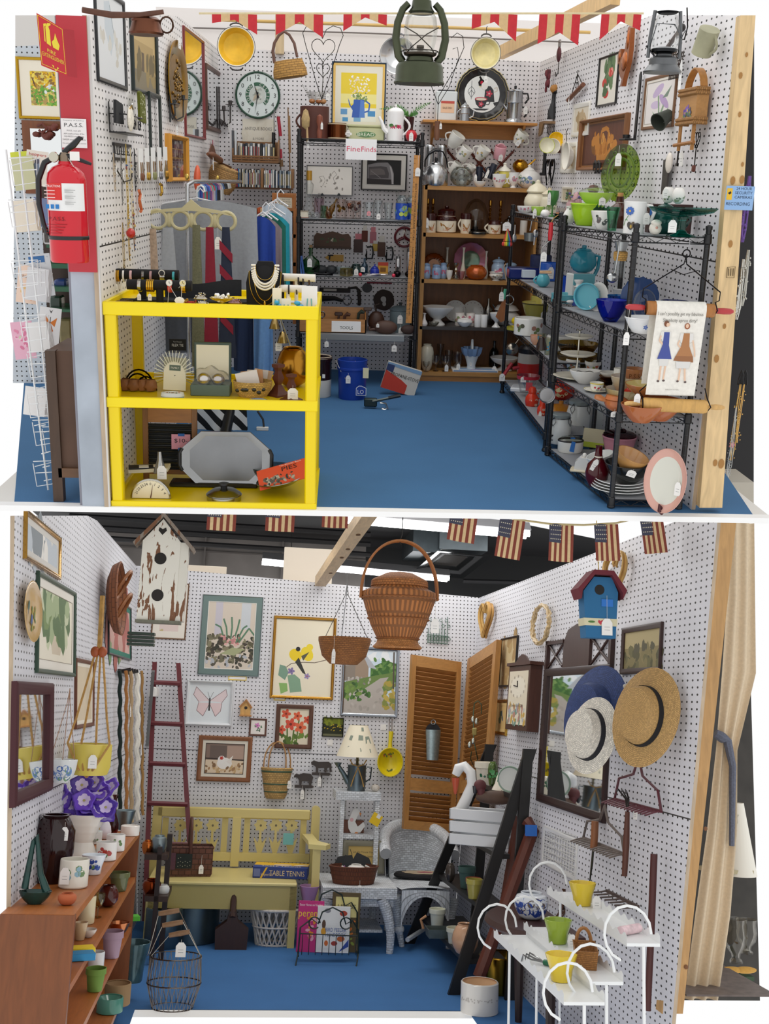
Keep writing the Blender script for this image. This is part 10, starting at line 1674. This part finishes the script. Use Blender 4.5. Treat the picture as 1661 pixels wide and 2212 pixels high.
def PS(i,px,**k): a,b=TS[i];return Pl(B,B.on(px,a+V((0,0,.017)),b+V((0,0,.017))),**k)
for i,px,w,c,lb in((0,1258,58,'e2c63a','yellow scalloped flowerpot on top tier of white stand'),(1,1205,60,'9ab23a','lime green fluted flowerpot on middle tier of white stand'),(2,1212,68,'e6ca3c','yellow ruffled flowerpot at front of lowest tier')):
 t=LA(PS(i,px),'flar',w,w*.8,c+':g','flowerpot',lb,'pot',(('f',lambda t,k:(ware(k,'plate',w*.86,8,c+':g',24,wob=wv(.05,12)),t.p('saucer'))),('g',22,26,None,18,28,2)) if i!=2 else (),wob=wv(.03,16))
t=Th('basket','long brown wicker tray basket with packets on middle tier','',PS(1,1264,rz=PI/2-.25));k.L([(.1,0),(70,0),(80,34),(84,38),(78,38),(68,4),(.1,4)],'a5703a:wk=8x4',4,sy=.42,a0=PI/4,a1=2*PI+PI/4);t.p();t.T('handle',[(56,-16*cos(PI*i/10),34+30*sin(PI*i/10)) for i in rg(11)],4,'a5703a:w',7)
t=Th('hand_fork','garden hand cultivator with a green handle on lowest tier','tool',PS(2,1175,rz=-.8));t.T('handle',[(0,0,6),(46,0,8)],[6,8],'1f6a48:p',10);[k.T([(0,0,6),(-24,y,10),(-44,y,16),(-48,y,2)],2,'8a8c8e:m',6) for y in(-14,0,14)];t.p('tines')
k=MB(.0026);k.T([(-30,0,9),(30,0,9)],9,'e4c8cc:n=30',14);one('soap_roll','pink floral wrapped roll on top tier of white stand','roll',PS(0,1360,rz=.6),k)
# lower booth: floor
P=B.z(708,2080,0);t=Th('magazine_rack','dark green wire magazine rack holding gardening books','',Pl(B,P));GW='1c2a26:p'
for y,z in((-14,104),(24,134)):
 k.T([(-66,y,20),(-64,y,z-30),(-40,y,z-12),(-26,y,z-22),(-18,y,z+2),(4,y,z+12),(26,y,z+2),(34,y,z-22),(48,y,z-14),(62,y,z-34),(64,y,20)],1.8,GW,6);k.T([(-66,y,62),(64,y,58)],1.3,GW,5)
 for i in rg(9):k.T([(-58+14.5*i,y,60),(-58+14.5*i,y+5,18)],.9,GW,5)
 for x in(-34,34):k.T([(x+12*cos(a),y-1,84+12*sin(a)) for a in [.5*q for q in rg(12)]],1.6,GW,5)
 t.p('side')
for x in(-66,64):k.T([(x,-14,22),(x-6,-30,-6)],1.6,GW,6);k.T([(x,24,22),(x+4,38,4)],1.6,GW,6);k.T([(x,-14,20),(x,24,20)],1.6,GW,6);t.p('feet')
for i,(x,w,h,c,y) in en(((-42,56,104,'c42a78',6),(8,72,94,'e9e9e6',2),(36,62,122,'5a4a2a',16))):
 k=MB(t.s);k.t=rot(-.12,.02);k.b(-w/2,w/2,y,y+8,20,20+h,c+'',.4);k.t=k.t@trs(0,0,20+h/2)
 if i==0:k.W('perenn',-2,y-.4,22,16,'f0c83a',50);k.W('Better Homes and Gardens',0,y-.4,44,5,'f0e0e8',50);art(k,[('sc',(.4,.25,.95,.7),30,.08,['e8902a','d86a8a','f0b0c0'])],54,100,y-.2);
 elif i==1:k.W('BIRD FEEDER',6,y-.9,-1,8,'3a5a9a',46);k.W('HANDBOOK',6,y-.9,-11,8,'3a5a9a',44);art(k,[('e',.3,.9,.1,.05,'8a8a90'),('e',.8,.85,.12,.06,'b0402a'),('e',.2,.6,.06,.1,'5a4030'),('e',.2,.45,.08,.08,'e0a02a'),('e',.3,.2,.06,.06,'d06a2a'),('e',.75,.3,.12,.06,'c0602a'),('e',.55,.2,.1,.05,'a03a30'),('p',[(.7,.02),(1,.14),(1,.3)],'2a4aa0')],70,94,y-.2)
 else:k.b(-24,26,y-.3,y,10,52,'d9cf8a');k.W('HERBS',1,y-.6,32,9,'5a5040',40);art(k,[('sc',(.2,.1,.95,.55),34,.07,['c9702a','8a9a3a','d9a04a','3a3a22'])],60,110,y-.2)
 one('book',('pink gardening paperback at left','white bird feeder handbook in middle','brown herb book at back right')[i]+' of wire magazine rack','book',Pl(B,P+V((x*t.s,0,0))),k)
for i,(c,z) in en((('b08a4a',0),('5f8a3a',.16),('b58ab8',.32))):LA(Pl(B,B.z(664,2050,0)+V((0,.1,z))),'flar',44,46,c+':g','planter',('brown bottom','green middle','lilac top')[i]+' wavy-rimmed pot of stack beside bench','planter',wob=wv(.03,7))
t=Th('basket','white lattice wicker basket under bench','',Pl(B,B.z(592,2040,0.)))
for j in rg(22):
 a=2*PI*j/22
 for d in(-.5,.5):k.T([(40*cos(a),26*sin(a),0),(56*cos(a+d),36*sin(a+d),74)],1.8,'d2ccc4:w',5)
for z,r in((2,40),(74,56),(38,48)):k.T([(r*cos(a),r*.65*sin(a),z) for a in ring(28)],3.4 if z>70 else 2,'d8d2ca:w',6,True)
t.p()
t=Th('wood_scoop','dark wooden dust-pan scoop under bench','scoop',Pl(B,B.z(498,2052,0.)));k.X([(-34,0),(34,0),(36,40),(12,58),(7,78),(-7,78),(-12,58),(-36,40)],0,30,'3a2018:w');k.T([(0,0,66),(0,30,110)],7,'3a2018:w',8);t.p()
for i,(px,py,w,h) in en(((410,2030,120,76),(350,2044,80,80))):t=LA(Pl(B,B.z(px,py,0)),'can',w,h,'5a6a70:nm=4','tub',('wide galvanised wash tub','narrow galvanised pail')[i]+' under left of bench','tub',(('f',lambda t,k:(k.T([(w*.2*cos(a),-w/2-2,h*.7+7*sin(a)) for a in ring(14)],1.4,'a9b0b2:m',5,True),t.p('handle'))),))
P=B.z(372,2176,0);t=Th('egg_basket','old wire egg basket with three wooden handle grips on floor','basket',Pl(B,P));WG='6a625c:m';s=t.s
for j in rg(26):
 a=2*PI*j/26
 for d in(-.35,.35):k.T([(44*cos(a),40*sin(a),0),(58*cos(a+d*.6),44*sin(a+d*.6),50),(55*cos(a+d),42*sin(a+d),104)],.8,WG,4)
for z,r in((0,44),(50,58),(104,55)):k.T([(r*cos(a),r*.8*sin(a),z) for a in ring(28)],1.5,WG,5,True)
t.p('mesh')
for x,z,a in((-22,190,.1),(-12,166,.2),(4,146,.3)):t.T('bail',[(-54+x*.3,0,104),(x-22,0,z),(x+22,0,z+8),(56,0,100)],1,'a9a49a:m',5);t.T('grip',[(x-22,0,z),(x,0,z+4),(x+22,0,z+8)],[5,6,5],'8a6848:w',9)
t.g(10,-10,140,22,30,6)
t=Th('plant_stand','dark wooden stand with copper pots at left of bench','stand',Pl(B,B.z(345,2080,0),1.));P=t.pl.p
for x0,x1,yt,yb,y in((331,341,1830,2080,9.3),(351,362,1802,2080,9.5)):m=MB(1);pbox(m,P,B,y,.05,x0,x1,yt,yb,'2a1a16:w');t.p('post',m)
for yt in(1846,1936):m=MB(1);pbox(m,P,B,9.3,.5,312,362,yt,yt+12,'3a261e:w');t.p('shelf',m)
for px,py,w,h,c,lb in((318,1846,26,30,'b5642f:m','copper pot'),(342,1846,34,40,'8a979a:nm','galvanised pitcher'),(326,1936,40,36,'8a3a1a:m','dark copper kettle'),(352,1936,26,24,'dfe0dc:g','white enamel cup')):LA(PB(px,py,9.45),'ovj',w,h,c,'pot',lb+' on dark wooden stand','pot')
# neighbouring stall at the right
t=Th('curtain','cream linen curtain tied back with a patterned cord at right edge','',PB(1560,2170,6.5))
def cur(u,v):
 e=((16,52),(14,54),(2,66),(-12,34),(-32,52),(-58,62),(-82,58));w=v*6;i=min(5,int(w));f=w-i;x0,wd_=[e[i][q]*(1-f)+e[i+1][q]*f for q in(0,1)];return(x0+(wd_+12)*u+26*(1-v),8*sin(u*16+v*2)*(.5+.5*v),1050*(1-v)+10)
k.Q(cur,40,36,'dcc9ac:f');t.p('cloth');t.T('tie_band',[(-8+7*j,-14,572-4*j) for j in rg(5)]+[(30,-16,500),(24,-14,330)],[9,11,12,11,10,8,6],'5a5f70:n=90',8)
t=Th('lamp','white table lamp with a pleated shade beyond curtain','',PB(1596,1890,7.2));t.L('shade',[(38,0),(14,150),(13,150),(37,0)],'ece8dc',24)
for yt,c,lb in((1880,'b5aa88','upper cream shelf'),(2110,'2f4a2e','lower green shelf')):k=MB(.0031);k.b(-60,40,0,60,-8,0,c+':p');one('shelf',lb+' of stall beyond curtain','shelf',PB(1590,yt,7.1),k)
for px,py,w,h in((1590,2080,50,90),(1614,2060,44,70),(1580,1800,40,40)):LA(PB(px,py,7.2),'urn',w,h,'dfdcd4:gl','glassware',('left','right','upper')[(1590,1614,1580).index(px)]+' cut-glass piece in the stall beyond the curtain','glass')
for i in rg(2):k=MB(.003);k.O((0,0,6),(26,10,7),'c99a4a:f',12,7);one('mitten',('left','right')[i]+' tan garden glove on green shelf beyond curtain','glove',PB(1580+30*i,2102,6.95),k)
def area(name,loc,sx,sy,pw,rx=0,ry=0,M=None,col=(1,.97,.93)):
 l=bpy.data.lights.new(name,'AREA');l.shape='RECTANGLE';l.size=sx;l.size_y=sy;l.energy=pw;l.color=col
 o=bpy.data.objects.new(name,l);COL.objects.link(o);o.matrix_world=(M or Matrix.Identity(4))@Matrix.Translation(loc)@rot(rx,ry);return o
area('ceiling_light',(.4,6.4,4.),1.6,3.,28)
area('ceiling_light',(.7,9.6,zc-.15),2.6,.3,22,0,0,B.M)
area('ceiling_light',(.7,7.2,zc-.15),2.6,.3,22,0,0,B.M)
